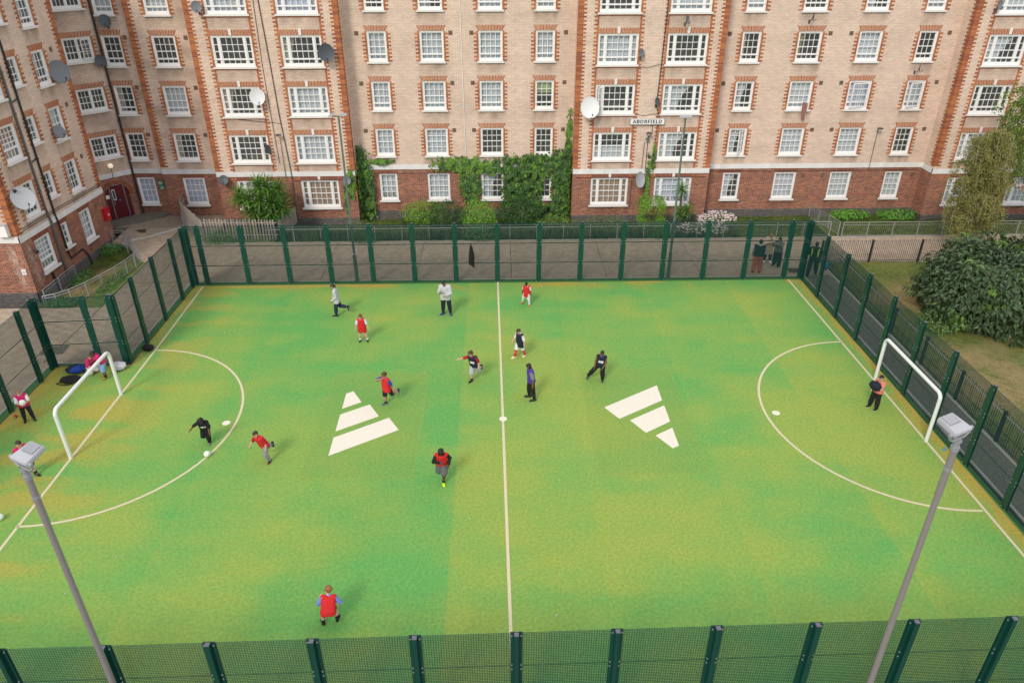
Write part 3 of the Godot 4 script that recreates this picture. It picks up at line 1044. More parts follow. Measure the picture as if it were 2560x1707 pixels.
func flat_poly(p: PackedVector2Array, y0: float, y1: float) -> MB:
	# polygon given in (x, z), as a thin slab
	var q := PackedVector2Array()
	for e in p:
		q.append(Vector2(e.x, -e.y))
	if Geometry2D.is_polygon_clockwise(q):
		q.reverse()
	var m := MB.new()
	m.prism(q, Vector3(0, y0, 0), Vector3.RIGHT, Vector3(0, 0, -1), Vector3.UP, y1 - y0)
	return m

func line_strip(pts: PackedVector2Array, w: float, y := 0.005) -> MB:
	var m := MB.new()
	var n := pts.size()
	var l := PackedVector3Array()
	var r := PackedVector3Array()
	for i in n:
		var d := (pts[mini(i + 1, n - 1)] - pts[maxi(i - 1, 0)]).normalized()
		var s := Vector2(-d.y, d.x) * w * 0.5
		l.append(Vector3(pts[i].x + s.x, y, pts[i].y + s.y))
		r.append(Vector3(pts[i].x - s.x, y, pts[i].y - s.y))
	for i in n - 1:
		m.quad(l[i], l[i + 1], r[i + 1], r[i])
		if m.n[m.n.size() - 1].y < 0:
			for k in range(1, 5):
				m.n[m.n.size() - k] = Vector3.UP
	return m

func build_pitch() -> void:
	M.turf = mat(Color.WHITE, 0.95)
	M.turf.albedo_texture = turf_tex()
	var fuzz := noise(47, 0.25, 2)
	M.turf.normal_enabled = true
	var bm := fuzz.get_seamless_image(256, 256)
	bm.convert(Image.FORMAT_RGB8)
	bm.bump_map_to_normal_map(2.0)
	M.turf.detail_enabled = false
	M.turf.normal_enabled = false
	var m := MB.new()
	sheet(m, PX0, PZ0, PX1, PZ1, 0.0)
	sheet(m, -17.72, 7.33, PX0, 18.75, 0.0)
	struct("turf_pitch", m, M.turf)
	# markings
	struct("centre_line", line_strip(PackedVector2Array([Vector2(0.01, 0.05), Vector2(0.27, 22.9)]), 0.085), M.paint_line)
	struct("goal_line", line_strip(PackedVector2Array([Vector2(-14.2, 0.15), Vector2(-14.05, 6.4), Vector2(-13.99, 13.4), Vector2(-13.9, 22.9)]), 0.085), M.paint_line)
	struct("goal_line", line_strip(PackedVector2Array([Vector2(14.22, 0.1), Vector2(14.31, 9.3), Vector2(14.45, 22.9)]), 0.085), M.paint_line)
	for s in [-1, 1]:
		var p := PackedVector2Array()
		var cx := -14.02 if s < 0 else 14.3
		var r := 4.82
		for i in 41:
			var a := PI * i / 40
			p.append(Vector2(cx - s * sin(a) * r, 11.42 - cos(a) * 5.1))
		struct("penalty_arc", line_strip(p, 0.085), M.paint_line)
	for p in [Vector2(-9.53, 11.51), Vector2(9.86, 11.37), Vector2(0.15, 11.49)]:
		var q := PackedVector2Array()
		for i in 16:
			q.append(p + Vector2(cos(TAU * i / 16), sin(TAU * i / 16)) * 0.14)
		struct("painted_spot", flat_poly(q, 0.001, 0.009), M.paint)
	var bars := [
		[[Vector2(-5.66, 9.75), Vector2(-5.42, 9.59), Vector2(-5.0, 10.32), Vector2(-5.64, 10.73)], [Vector2(-5.64, 11.09), Vector2(-4.68, 10.48), Vector2(-4.25, 11.23), Vector2(-5.62, 12.1)], [Vector2(-5.62, 12.45), Vector2(-3.88, 11.33), Vector2(-3.46, 12.06), Vector2(-5.6, 13.44)]],
		[[Vector2(3.8, 10.87), Vector2(5.97, 9.46), Vector2(5.97, 10.47), Vector2(4.24, 11.59)], [Vector2(4.6, 11.69), Vector2(5.98, 10.8), Vector2(5.99, 11.79), Vector2(5.03, 12.43)], [Vector2(5.33, 12.59), Vector2(5.99, 12.16), Vector2(6.0, 13.17), Vector2(5.76, 13.31)]]]
	for k in 2:
		var o := thing("turf_emblem", ["white three-bar emblem on the turf, its smallest bar farthest from the near fence", "white three-bar emblem on the turf, its longest bar farthest from the near fence"][k], "pitch emblem", Vector3([-5.0, 5.3][k], 0, 11.6), 0, "three-bar emblems on the turf")
		for b in bars[k]:
			var mm := flat_poly(PackedVector2Array(b), 0.001, 0.008)
			part(o, "emblem_bar", mm, M.paint, Transform3D(Basis(), -o.position))
	# bits of litter on the turf
	rng.seed = 90
	var bits := []
	for i in 46:
		bits.append(Transform3D(Basis(Vector3.UP, rng.randf() * TAU).scaled(Vector3.ONE * rng.randf_range(0.5, 1.3)), Vector3(rng.randf_range(-13, 14), 0.008, rng.randf_range(2, 22))))
	var lm := MB.new()
	lm.box(Vector3(0, 0.004, 0), Vector3(0.03, 0.008, 0.02), Basis(), Color(.6, .6, .58))
	scatter(self, numbered("turf_litter"), lm.mesh(), M.cloth, bits, [])

func mesh_panel(l: float) -> Mesh:
	var key := "mesh %.2f" % l
	if cache.has(key):
		return cache[key]
	var m := MB.new()
	var nx := int(round(l / 0.05))
	for i in nx + 1:
		wire(m, Vector3(l * i / nx, 0.0, 0), Vector3(l * i / nx, 0.985, 0), 0.0042)
	for j in 20:
		var y := 0.01 + j * 0.0505
		wire(m, Vector3(0, y, 0.0122), Vector3(l, y, 0.0122), 0.0050)
		wire(m, Vector3(0, y, -0.0122), Vector3(l, y, -0.0122), 0.0050)
	for y in [0.004, 0.986]:
		wire(m, Vector3(0, y, 0), Vector3(l, y, 0), 0.006)
	cache[key] = m.mesh()
	return cache[key]

func wire(m: MB, a: Vector3, b: Vector3, r: float) -> void:
	# open four-sided prism
	var d := (b - a).normalized()
	var s := d.cross(Vector3(0, 0, 1)).normalized() * r
	var t := Vector3(0, 0, r)
	var q := [s, t, -s, -t]
	for i in 4:
		var e: Vector3 = q[i]
		var f: Vector3 = q[(i + 1) % 4]
		m.quad(a + e, a + f, b + f, b + e)

func post_meshes() -> void:
	if cache.has("post"):
		return
	var m := MB.new()
	m.box(Vector3(0, 1.505, -0.067), Vector3(0.085, 3.01, 0.085))
	cache["post"] = m.mesh()
	m = MB.new()
	m.box(Vector3(0, 1.5, 0.021), Vector3(0.245, 2.98, 0.007))
	cache["plate"] = m.mesh()
	m = MB.new()
	m.box(Vector3(0, 3.018, -0.067), Vector3(0.092, 0.016, 0.092))
	cache["cap"] = m.mesh()
	m = MB.new()
	for y in [0.05, 0.93, 1.06, 1.93, 2.06, 2.93]:
		for x in [-0.095, 0.095]:
			for z in [0.0245, -0.024]:
				m.box(Vector3(x, y, z + (0.004 if z > 0 else -0.004)), Vector3(0.026, 0.026, 0.012))
	cache["bolts"] = m.mesh()
	m = MB.new()
	m.box(Vector3(0, 1.5, -0.021), Vector3(0.245, 2.98, 0.006))
	cache["back plate"] = m.mesh()

func cage_fence(label: String, pts: Array, inside: Vector2, group := "") -> void:
	# posts at pts, mesh panels between them; inside points to the pitch
	post_meshes()
	var p0: Vector2 = pts[0]
	var f := thing("mesh_fence", label, "fence", Vector3(p0.x, 0, p0.y), 0, group)
	var ins := Vector3(inside.x, 0, inside.y)
	for i in pts.size():
		var p: Vector2 = pts[i]
		var e: Vector2 = (pts[mini(i + 1, pts.size() - 1)] - pts[maxi(i - 1, 0)]).normalized()
		var z := ins
		var x := Vector3.UP.cross(z)
		var xf := Transform3D(Basis(x, Vector3.UP, z), Vector3(p.x - p0.x, 0, p.y - p0.y))
		var po := part(f, "fence_post", cache["post"], M.fence_post, xf)
		part(po, "clamp_bar", cache["plate"], M.fence_post)
		part(po, "clamp_bar", cache["back plate"], M.fence_post)
		part(po, "post_cap", cache["cap"], M.fence_cap)
		stuff(part(po, "bolts", cache["bolts"], M.bolt))
		if i + 1 < pts.size():
			var q: Vector2 = pts[i + 1]
			var d := p.distance_to(q)
			var u := (q - p) / d
			var bx := Vector3(u.x, 0, u.y)
			var b := Basis(bx, Vector3.UP, bx.cross(Vector3.UP))
			for k in 3:
				stuff(part(f, "mesh_panel", mesh_panel(d), M.fence_wire, Transform3D(b, Vector3(p.x - p0.x, 0.012 + k * 0.995, p.y - p0.y))))

func run(a: Vector2, b: Vector2, n: int) -> Array:
	var o := []
	for i in n + 1:
		o.append(a.lerp(b, float(i) / n))
	return o

func build_cage() -> void:
	var back := [Vector2(-14.55, 0)]
	for i in 15:
		back.append(Vector2((i - 7) * 2.0, 0.0))
	back.append(Vector2(14.8, 0))
	cage_fence("green mesh fence along the far side of the pitch, before the concrete road", back, Vector2(0, 1), "mesh fences round the pitch")
	cage_fence("green mesh fence closing the pitch beside the lawn and the big bush", [Vector2(14.83, 0.12)] + run(Vector2(14.82, 2.08), Vector2(15.02, 22.6), 10), Vector2(-1, 0), "mesh fences round the pitch")
	cage_fence("short green mesh fence run between the far corner and the goal recess with the bags", [Vector2(-14.59, 0.3), Vector2(-14.59, 1.61), Vector2(-14.58, 3.67), Vector2(-14.56, 5.73), Vector2(-14.56, 7.33)], Vector2(1, 0), "mesh fences round the pitch")
	cage_fence("green mesh fence behind the two kneeling and standing children in pink bibs", [Vector2(-14.75, 7.36), Vector2(-15.7, 7.45), Vector2(-17.44, 7.58)], Vector2(0, 1), "mesh fences round the pitch")
	cage_fence("green mesh fence behind the fair boy holding a ball", [Vector2(-17.44, 7.75), Vector2(-17.4, 8.66), Vector2(-17.4, 10.65), Vector2(-17.4, 12.65), Vector2(-17.4, 14.6), Vector2(-17.4, 16.6), Vector2(-17.4, 18.6)], Vector2(1, 0), "mesh fences round the pitch")
	var fr := []
	for i in 16:
		var x := 0.315 + (i - 8) * 2.0
		if x < 14.9:
			fr.append(Vector2(x, 22.97 - 0.0157 * x))
	cage_fence("green mesh fence nearest the camera, seen from its outer side with square posts", fr, Vector2(0, -1), "mesh fences round the pitch")
	# concrete edging outside the turf
	var k := [[Vector2(-14.95, -0.33), Vector2(15.15, -0.33)], [Vector2(15.15, -0.33), Vector2(15.32, 23.3)], [Vector2(-14.93, 7.27), Vector2(-14.93, -0.33)], [Vector2(-17.78, 7.27), Vector2(-14.93, 7.27)], [Vector2(-17.78, 18.8), Vector2(-17.78, 7.27)]]
	for e in k:
		var a: Vector2 = e[0]
		var b: Vector2 = e[1]
		var d := b - a
		var m := MB.new()
		var u := Vector3(d.x, 0, d.y).normalized()
		m.box(Vector3((a.x + b.x) / 2, -0.06, (a.y + b.y) / 2), Vector3(d.length() - 0.1, 0.15, 0.10), Basis(u, Vector3.UP, u.cross(Vector3.UP)))
		struct("edging_kerb", m, M.kerb)

func goal(p0: Vector3, p1: Vector3, h: float, label: String) -> void:
	var o := thing("goal_frame", label, "goal", (p0 + p1) / 2, 0, "five-a-side goals")
	var c := 0.20
	var d := (p1 - p0).normalized()
	var path := PackedVector3Array([p0, p0 + Vector3(0, h - c, 0)])
	for i in range(1, 7):
		var a := PI / 2 * i / 6
		path.append(p0 + Vector3(0, h - c, 0) + d * c * (1 - cos(a)) + Vector3(0, c * sin(a), 0))
	for i in 7:
		var a := PI / 2 * i / 6
		path.append(p1 - d * c + Vector3(0, h - c, 0) + d * c * sin(a) + Vector3(0, c * cos(a), 0))
	path.append(p1)
	var half := path.size()
	var posts := [path.slice(0, 2), path.slice(1, half - 1), path.slice(half - 2, half)]
	for k in 3:
		var m := MB.new()
		var q: PackedVector3Array = posts[k]
		var l := PackedVector3Array()
		for e in q:
			l.append(e - o.position)
		m.tube(l, 0.062 if k != 1 else 0.0615, 14)
		part(o, ["goal_post", "crossbar", "goal_post"][k], m, M.goal)

func flood(at: Vector3, h: float, turn: float, label: String) -> void:
	var o := thing("floodlight_column", label, "floodlight", at, 0, "floodlight columns on the near side")
	var m := MB.new()
	m.tube(PackedVector3Array([Vector3.ZERO, Vector3(0, h - 1.15, 0)]), [0.062, 0.052], 14)
	m.tube(PackedVector3Array([Vector3(0, h - 1.16, 0), Vector3(0, h - 0.15, 0)]), [0.058, 0.055], 14)
	part(o, "column", m, M.pole_grey)
	m = MB.new()
	m.tube(PackedVector3Array([Vector3(0, h - 0.22, 0), Vector3(0, h - 0.14, 0)]), 0.068, 14)
	m.tube(PackedVector3Array([Vector3(0, h - 0.14, 0), Vector3(0, h - 0.03, 0)]), 0.050, 14)
	m.tube(PackedVector3Array([Vector3(0, h - 0.62, 0), Vector3(0, h - 0.57, 0)]), 0.066, 14)
	m.tube(PackedVector3Array([Vector3(0, h - 0.05, 0), Vector3(0, h - 0.01, 0)]), 0.066, 14)
	part(o, "collar", m, M.galv)
	var head := Transform3D(Basis(Vector3.UP, turn).scaled(Vector3.ONE * 0.92), Vector3(0, h, 0))
	m = MB.new()
	var w := 0.27
	m.tube(PackedVector3Array([Vector3(-w, 0.16, 0.0), Vector3(-w, 0.07, 0.0), Vector3(-w + 0.1, 0.005, 0), Vector3(w - 0.1, 0.005, 0), Vector3(w, 0.07, 0), Vector3(w, 0.16, 0)]), 0.02, 4)
	m.tube(PackedVector3Array([Vector3(-w - 0.03, 0.16, 0), Vector3(-w + 0.05, 0.16, 0)]), 0.034, 10)
	m.tube(PackedVector3Array([Vector3(w + 0.03, 0.16, 0), Vector3(w - 0.05, 0.16, 0)]), 0.034, 10)
	part(o, "yoke_bracket", m, M.galv, head)
	var tilt := head * Transform3D(Basis(Vector3.RIGHT, deg_to_rad(14)), Vector3(0, 0.17, 0))
	m = MB.new()
	var prof := PackedVector2Array([Vector2(-0.235, 0.03), Vector2(-0.20, 0.0), Vector2(0.20, 0.0), Vector2(0.235, 0.03), Vector2(0.19, 0.40), Vector2(0.165, 0.425), Vector2(-0.165, 0.425), Vector2(-0.19, 0.40)])
	var zb := Vector3(0, 1, 0)
	m.prism(prof, Vector3(0, -0.035, 0.06), Vector3.RIGHT, Vector3(0, 0, -1), zb, 0.06)
	var inner := PackedVector2Array()
	for q in prof:
		inner.append(Vector2(q.x * 0.93, 0.2125 + (q.y - 0.2125) * 0.93))
	m.prism(inner, Vector3(0, 0.025, 0.06), Vector3.RIGHT, Vector3(0, 0, -1), zb, 0.022)
	var body := part(o, "lamp_housing", m, M.lamp_body, tilt)
	for i in 8:
		m = MB.new()
		var x := -0.126 + i * 0.036
		m.box(Vector3(x, 0.062, 0.06 - 0.30), Vector3(0.021, 0.032, 0.19))
		part(body, "cooling_fin", m, M.lamp_body)
	m = MB.new()
	m.box(Vector3(0, 0.0485, 0.06 - 0.30), Vector3(0.29, 0.003, 0.20))
	part(body, "heat_sink_base", m, M.steel)
	m = MB.new()
	m.box(Vector3(0, -0.037, -0.15), Vector3(0.33, 0.004, 0.33))
	part(body, "lamp_lens", m, M.glass)

func street_lamp(at: Vector3, h: float, two: bool, label: String) -> void:
	var o := thing("lamp_column", label, "lamp post", at, 0, "lamp columns behind the far fence")
	var m := MB.new()
	m.tube(PackedVector3Array([Vector3.ZERO, Vector3(0, 1.32, 0), Vector3(0, 1.40, 0)]), [0.088, 0.088, 0.06], 12)
	part(o, "column_base", m, M.lamp_pole)
	m = MB.new()
	m.box(Vector3(0, 0.85, 0.085), Vector3(0.09, 0.5, 0.012))
	part(o, "access_door", m, M.lamp_pole)
	m = MB.new()
	m.box(Vector3(0, 1.42, 0.0), Vector3(0.1, 0.09, 0.1))
	part(o, "number_band", m, M.white)
	m = MB.new()
	m.tube(PackedVector3Array([Vector3(0, 1.38, 0), Vector3(0, h * 0.6, 0), Vector3(0, h, 0)]), [0.06, 0.05, 0.042], 12)
	part(o, "column", m, M.lamp_pole)
	m = MB.new()
	var prof := PackedVector2Array([Vector2(-0.29, -0.02), Vector2(0.29, -0.02), Vector2(0.24, 0.045), Vector2(-0.24, 0.045)])
	if two:
		m.box(Vector3(0.02, h + 0.03, 0.0), Vector3(0.36, 0.05, 0.05))
		part(o, "cross_arm", m, M.lamp_pole)
		for s in [[-0.28, 0.3, 35.0], [0.22, -0.1, 8.0]]:
			m = MB.new()
			m.prism(PackedVector2Array([Vector2(-0.17, -0.03), Vector2(0.17, -0.05), Vector2(0.15, 0.03), Vector2(-0.12, 0.055)]), Vector3(0, 0, -0.1), Vector3.RIGHT, Vector3.UP, Vector3(0, 0, 1), 0.24)
			part(o, "lantern", m, M.lamp_body, Transform3D(Basis(Vector3(0, 0, 1), deg_to_rad(s[2])), Vector3(s[0], h + 0.10, 0)))
	else:
		m.prism(prof, Vector3(0.03, h, -0.1), Vector3.RIGHT, Vector3.UP, Vector3(0, 0, 1), 0.26)
		part(o, "lantern", m, M.lamp_body)

func railing(called: String, label: String, pts: Array, h: float, base_y: Callable, group := "", curved := false) -> void:
	# galvanised hoop railing: posts, top and bottom rails, thin bars
	var p0: Vector2 = pts[0]
	var org := Vector3(p0.x, 0, p0.y)
	var o := thing(called, label, "railing", org, 0, group)
	for i in pts.size():
		var p: Vector2 = pts[i]
		var y: float = base_y.call(p)
		var m := MB.new()
		m.box(Vector3(p.x, y + h / 2 - 0.05, p.y) - org, Vector3(0.045, h + 0.1, 0.045))
		part(o, "railing_post", m, M.galv)
		if i + 1 < pts.size():
			var q: Vector2 = pts[i + 1]
			var yq: float = base_y.call(q)
			for f in [1.0, 0.83, 0.10]:
				m = MB.new()
				m.tube(PackedVector3Array([Vector3(p.x, y + h * f, p.y) - org, Vector3(q.x, yq + h * f, q.y) - org]), 0.02 if f == 1.0 else 0.014, 6)
				part(o, "top_rail" if f == 1.0 else ("mid_rail" if f > 0.5 else "bottom_rail"), m, M.galv)
			m = MB.new()
			var n := int(p.distance_to(q) / 0.105)
			for k in range(1, n):
				var e := p.lerp(q, float(k) / n)
				var ye := lerpf(y, yq, float(k) / n)
				wire(m, Vector3(e.x, ye + h * 0.10, e.y) - org, Vector3(e.x, ye + h * 0.83, e.y) - org, 0.006)
			stuff(part(o, "thin_bars", m, M.galv))

func bow_top(label: String, a: Vector2, b: Vector2, n: int) -> void:
	var org := Vector3(a.x, 0, a.y)
	var o := thing("bow_top_fence", label, "fence", org, 0, "black bow-top fences beside the lawn")
	var len := a.distance_to(b)
	var u := Vector3(b.x - a.x, 0, b.y - a.y).normalized()
	var h := 1.22
	for i in n + 1:
		var m := MB.new()
		m.box(u * len * i / n + Vector3(0, 0.62, 0), Vector3(0.085, 1.24, 0.085), Basis(u, Vector3.UP, u.cross(Vector3.UP)))
		part(o, "fence_post", m, M.black_iron)
		if i == n:
			continue
		for y in [0.12, 1.08]:
			m = MB.new()
			m.box(u * len * (i + 0.5) / n + Vector3(0, y, 0), Vector3(len / n - 0.06, 0.012, 0.045), Basis(u, Vector3.UP, u.cross(Vector3.UP)))
			part(o, "fence_rail", m, M.galv if y > 1.0 else M.black_iron)
		m = MB.new()
		var bars := int(len / n / 0.10)
		for k in range(1, bars):
			wire(m, u * (len * i / n + k * 0.1) + Vector3(0, 0.03, 0), u * (len * i / n + k * 0.1) + Vector3(0, 1.12, 0), 0.011)
			if k % 2 == 1 and k + 1 < bars:
				var c := u * (len * i / n + (k + 0.5) * 0.1) + Vector3(0, 1.12, 0)
				var last := c - u * 0.05
				for e in range(1, 6):
					var t := PI * e / 5
					var q := c - u * 0.05 * cos(t) + Vector3(0, 0.1 * sin(t), 0)
					m.tube(PackedVector3Array([last, q]), 0.011, 4, Color.WHITE, false)
					last = q
		stuff(part(o, "hooped_bars", m, M.black_iron))

func lawn(called: String, x0: float, z0: float, x1: float, z1: float, height: Callable, dry: Callable, step := 0.5) -> void:
	var m := MB.new()
	var nx := maxi(1, int((x1 - x0) / step))
	var nz := maxi(1, int((z1 - z0) / step))
	for j in nz + 1:
		for i in nx + 1:
			var x := lerpf(x0, x1, float(i) / nx)
			var z := lerpf(z0, z1, float(j) / nz)
			var d: float = clampf(dry.call(x, z), 0, 1)
			var y: float = height.call(x, z)
			var e := 0.2
			var nn := Vector3(height.call(x - e, z) - height.call(x + e, z), 2 * e, height.call(x, z - e) - height.call(x, z + e)).normalized()
			m.add(Vector3(x, y, z), nn, Vector2(x, z), Color(.38, .58, .17).lerp(Color(.95, .74, .52), d))
	for j in nz:
		for i in nx:
			var k := j * (nx + 1) + i
			m.tri(k, k + nx + 1, k + nx + 2)
			m.tri(k, k + nx + 2, k + 1)
	struct(called, m, M.grass_ground)

func tuft_mesh() -> Mesh:
	if not cache.has("tuft"):
		var m := MB.new()
		rng.seed = 4
		for i in 7:
			var a := rng.randf() * TAU
			var o := Vector3(rng.randf_range(-.05, .05), 0, rng.randf_range(-.05, .05))
			var d := Vector3(cos(a), 0, sin(a))
			var s := Vector3(-d.z, 0, d.x) * 0.008
			var t := o + d * rng.randf_range(.02, .07) + Vector3(0, rng.randf_range(.06, .13), 0)
			var k := m.v.size()
			var nn := (Vector3.UP + d * 0.4).normalized()
			m.add(o - s, nn, Vector2.ZERO, Color.WHITE)
			m.add(o + s, nn, Vector2.ZERO, Color.WHITE)
			m.add(t, nn, Vector2.ZERO, Color.WHITE)
			m.tri(k, k + 1, k + 2)
		cache["tuft"] = m.mesh()
	return cache["tuft"]

func grass_blades(x0: float, z0: float, x1: float, z1: float, count: int, height: Callable, dry: Callable, sd: int, tall := 1.0, keep = null) -> void:
	rng.seed = sd
	var xf := []
	var cols := []
	var nz := noise(sd, 0.5, 3)
	for i in count:
		var x := rng.randf_range(x0, x1)
		var z := rng.randf_range(z0, z1)
		if keep != null and not keep.call(x, z):
			continue
		var d: float = clampf(dry.call(x, z), 0, 1)
		if rng.randf() < d * 0.8:
			continue
		var s := rng.randf_range(.4, 1.1) * tall * (1.0 + 0.5 * nz.get_noise_2d(x, z))
		xf.append(Transform3D(Basis(Vector3.UP, rng.randf() * TAU).scaled(Vector3(1.2, s, 1.2)), Vector3(x, float(height.call(x, z)) - 0.005, z)))
		var g := rng.randf_range(.75, 1.3) * (1.0 + 0.35 * nz.get_noise_2d(x * 1.7, z * 1.7 + 30))
		cols.append(Color(.075 * g, .135 * g, .020 * g).lerp(Color(.24, .18, .08), clampf(d * 0.8 + (0.5 if rng.randf() < 0.14 else 0.0), 0, 1)))
	scatter(self, numbered("grass"), tuft_mesh(), M.leaf, xf, cols)

func strip_height(x: float, z: float) -> float:
	return lerpf(0.015, -0.40, clampf((-6.2 - z) / 3.0, 0, 1)) + 0.02 * sin(x * 1.3 + z)

func garden_height(x: float, z: float) -> float:
	return lerpf(-0.02, -0.5, clampf((-18.3 - x) / 3.2, 0, 1)) * clampf((z + 9.0) / 6.0, 0.25, 1.0)

func build_ground() -> void:
	M.grass_ground = mat(Color.WHITE, 0.95, 0.0, true)
	M.grass_ground.albedo_texture = grain_tex(51, 0.16, lin(.13, .135, .07), lin(.42, .40, .26), 512)
	M.grass_ground.uv1_scale = Vector3(.22, .22, 1)
	var m := MB.new()
	m.quad(Vector3(-300, -0.78, 300), Vector3(300, -0.78, 300), Vector3(300, -0.78, -300), Vector3(-300, -0.78, -300), Color(.8, .8, .8))
	struct("ground", m, M.tarmac)
	# concrete road behind the pitch, cast in bays with open joints
	var road := Node3D.new()
	road.name = "concrete_road"
	road.set_meta("kind", "structure")
	add_child(road)
	rng.seed = 8
	var x := -18.1
	while x < 44.0:
		var w := 4.7
		for row in 2:
			var z0 := -5.42 + row * 2.53
			var mm := MB.new()
			var t := rng.randf_range(0.92, 1.06)
			var dy := rng.randf_range(-0.004, 0.0)
			mm.box(Vector3(x + w / 2, -0.15 + dy, z0 + 1.255), Vector3(w - 0.022, 0.30, 2.49), Basis(), Color(t, t, t * 0.99))
			part(road, "road_slab", mm, M.concrete)
		x += w
	var pave := Node3D.new()
	pave.name = "concrete_pavement"
	pave.set_meta("kind", "structure")
	add_child(pave)
	# forecourt between the wing, the door and the road
	for q in [[-18.1, -0.32, -14.99, 7.2, 1.0], [-34.0, 2.3, -18.13, 7.2, 1.42], [-34.0, 7.22, -17.84, 24.0, 1.25], [-21.2, -8.0, -15.9, -5.46, .98], [-22.9, -10.4, -16.0, -8.02, .80]]:
		var mm := MB.new()
		mm.box(Vector3((q[0] + q[2]) / 2, -0.16, (q[1] + q[3]) / 2), Vector3(q[2] - q[0] - 0.015, 0.30, q[3] - q[1] - 0.015), Basis(), Color(q[4], q[4], q[4] * 0.98))
		part(pave, "pavement_slab", mm, M.concrete)
	part(pave, "pavement_slab", flat_poly(PackedVector2Array([Vector2(-18.12, 0.6), Vector2(-18.2, -2.9), Vector2(-18.45, -3.0), Vector2(-19.2, -4.0), Vector2(-19.95, -5.0), Vector2(-20.4, -6.0), Vector2(-21.2, -6.4), Vector2(-21.2, -7.9), Vector2(-18.12, -5.45)]), -0.3, 0.014), M.concrete)
	# step before the entrance
	m = flat_poly(PackedVector2Array([Vector2(-23.6, -8.4), Vector2(-22.2, -7.9), Vector2(-19.9, -9.6), Vector2(-19.6, -10.3), Vector2(-21.4, -10.4)]), -0.2, 0.11)
	struct("doorstep", m, M.tarmac)
	m = MB.new()
	m.tube(PackedVector3Array([Vector3(-20.5, 0.01, -5.75), Vector3(-19.6, 0.01, -6.3), Vector3(-18.6, 0.01, -7.4), Vector3(-18.0, 0.01, -8.2)]), 0.06, 6)
	struct("low_kerb", m, M.kerb)
	# tarmac alley by the lawn
	m = MB.new()
	m.box(Vector3(15.86, -0.16, 11.5), Vector3(1.32, 0.30, 24.0))
	struct("alley", m, M.tarmac)
	m = MB.new()
	m.box(Vector3(16.58, -0.1, 11.0), Vector3(0.11, 0.24, 26.0))
	struct("alley_kerb", m, M.kerb)
	m = MB.new()
	m.box(Vector3(31.5, -0.1, -5.48), Vector3(27.0, 0.22, 0.10))
	m.box(Vector3(-2.0, -0.105, -5.48), Vector3(39.9, 0.22, 0.10))
	struct("road_kerb", m, M.kerb)
	m = MB.new()
	m.box(Vector3(30.6, -0.1, -0.36 - 1.62), Vector3(28.0, 0.22, 0.09))
	struct("lawn_kerb", m, M.kerb)
	# lawns
	var patch := noise(61, 0.22, 3)
	var none := func(px: float, pz: float) -> float: return 0.25 * maxf(0, patch.get_noise_2d(px, pz))
	lawn("grass_strip", -15.9, -10.6, 44.0, -5.52, strip_height, none)
	grass_blades(-11.7, -9.9, 33.0, -5.6, 26000, strip_height, none, 71, 1.25)
	grass_blades(-12.2, -6.6, 13.5, -5.5, 7000, strip_height, none, 76, 2.6)
	var dry := func(px: float, pz: float) -> float:
		var d := exp(-(pow(px - 18.5, 2) / 1.6 + pow(pz - 2.4, 2) / 1.2)) + exp(-(pow(px - 20.2, 2) / 1.2 + pow(pz - 1.5, 2) / 0.8)) + exp(-(pow(px - 19.6, 2) / 1.0 + pow(pz - 3.6, 2) / 0.6)) + exp(-(pow(px - 18.8, 2) / 3.0 + pow(pz - 9.5, 2) / 5.0))
		return 1.3 * d * (0.85 + patch.get_noise_2d(px * 3, pz * 3)) + 0.22 + 0.9 * maxf(0, patch.get_noise_2d(px * 1.5, pz * 1.5) - 0.1)
	var flat := func(px: float, pz: float) -> float: return 0.01 + 0.02 * sin(px * 0.9) * sin(pz * 0.7)
	lawn("lawn", 16.63, -1.93, 46.0, 26.0, flat, dry, 0.4)
	grass_blades(16.7, -1.9, 27.0, 17.0, 60000, flat, dry, 72, 0.55)
	var gdry := func(px: float, pz: float) -> float:
		var d := exp(-(pow(px + 20.3, 2) / 0.7 + pow(pz + 2.2, 2) / 0.7)) + exp(-(pow(px + 20.4, 2) / 0.5 + pow(pz + 0.2, 2) / 0.5)) + 0.7 * exp(-(pow(px + 19.4, 2) / 0.2 + pow(pz - 0.2, 2) / 2.0))
		return d + 0.35 * maxf(0, patch.get_noise_2d(px * 2, pz * 2))
	lawn("garden_grass", -21.75, -6.4, -18.15, 2.25, garden_height, gdry, 0.3)
	var keep := func(px: float, pz: float) -> bool: return px > -21.6 and px < (-18.6 - pz * 0.7 if pz > 0.0 else -18.5 - maxf(0.0, -3.0 - pz) * 0.75)
	grass_blades(-21.6, -6.3, -18.3, 2.1, 9000, garden_height, gdry, 73, 1.0, keep)
	# manhole covers
	for q in [[-20.4, -7.35, 0.8, 0.62, 0.35], [14.95, -0.95, 0.8, 0.62, 0.0], [-18.2, 6.2, 0.9, 0.7, 0.1]]:
		var o := thing("manhole_cover", ["rusty rectangular manhole cover in the concrete before the entrance door", "brown rectangular manhole cover in the road outside the far corner of the pitch", "pale rectangular manhole cover in the pavement behind the goal recess"][[-20.4, 14.95, -18.2].find(q[0])], "manhole cover", Vector3(q[0], 0.0, q[1]), q[4])
		m = MB.new()
		m.box(Vector3(0, 0.002, 0), Vector3(q[2], 0.012, q[3]))
		part(o, "cover_frame", m, M.steel)
		m = MB.new()
		m.box(Vector3(0, 0.006, 0), Vector3(q[2] - 0.08, 0.012, q[3] - 0.08), Basis(), Color(.45, .33, .26) if q[0] != -18.2 else Color(.8, .78, .7))
		part(o, "cover_plate", m, M.tarmac)

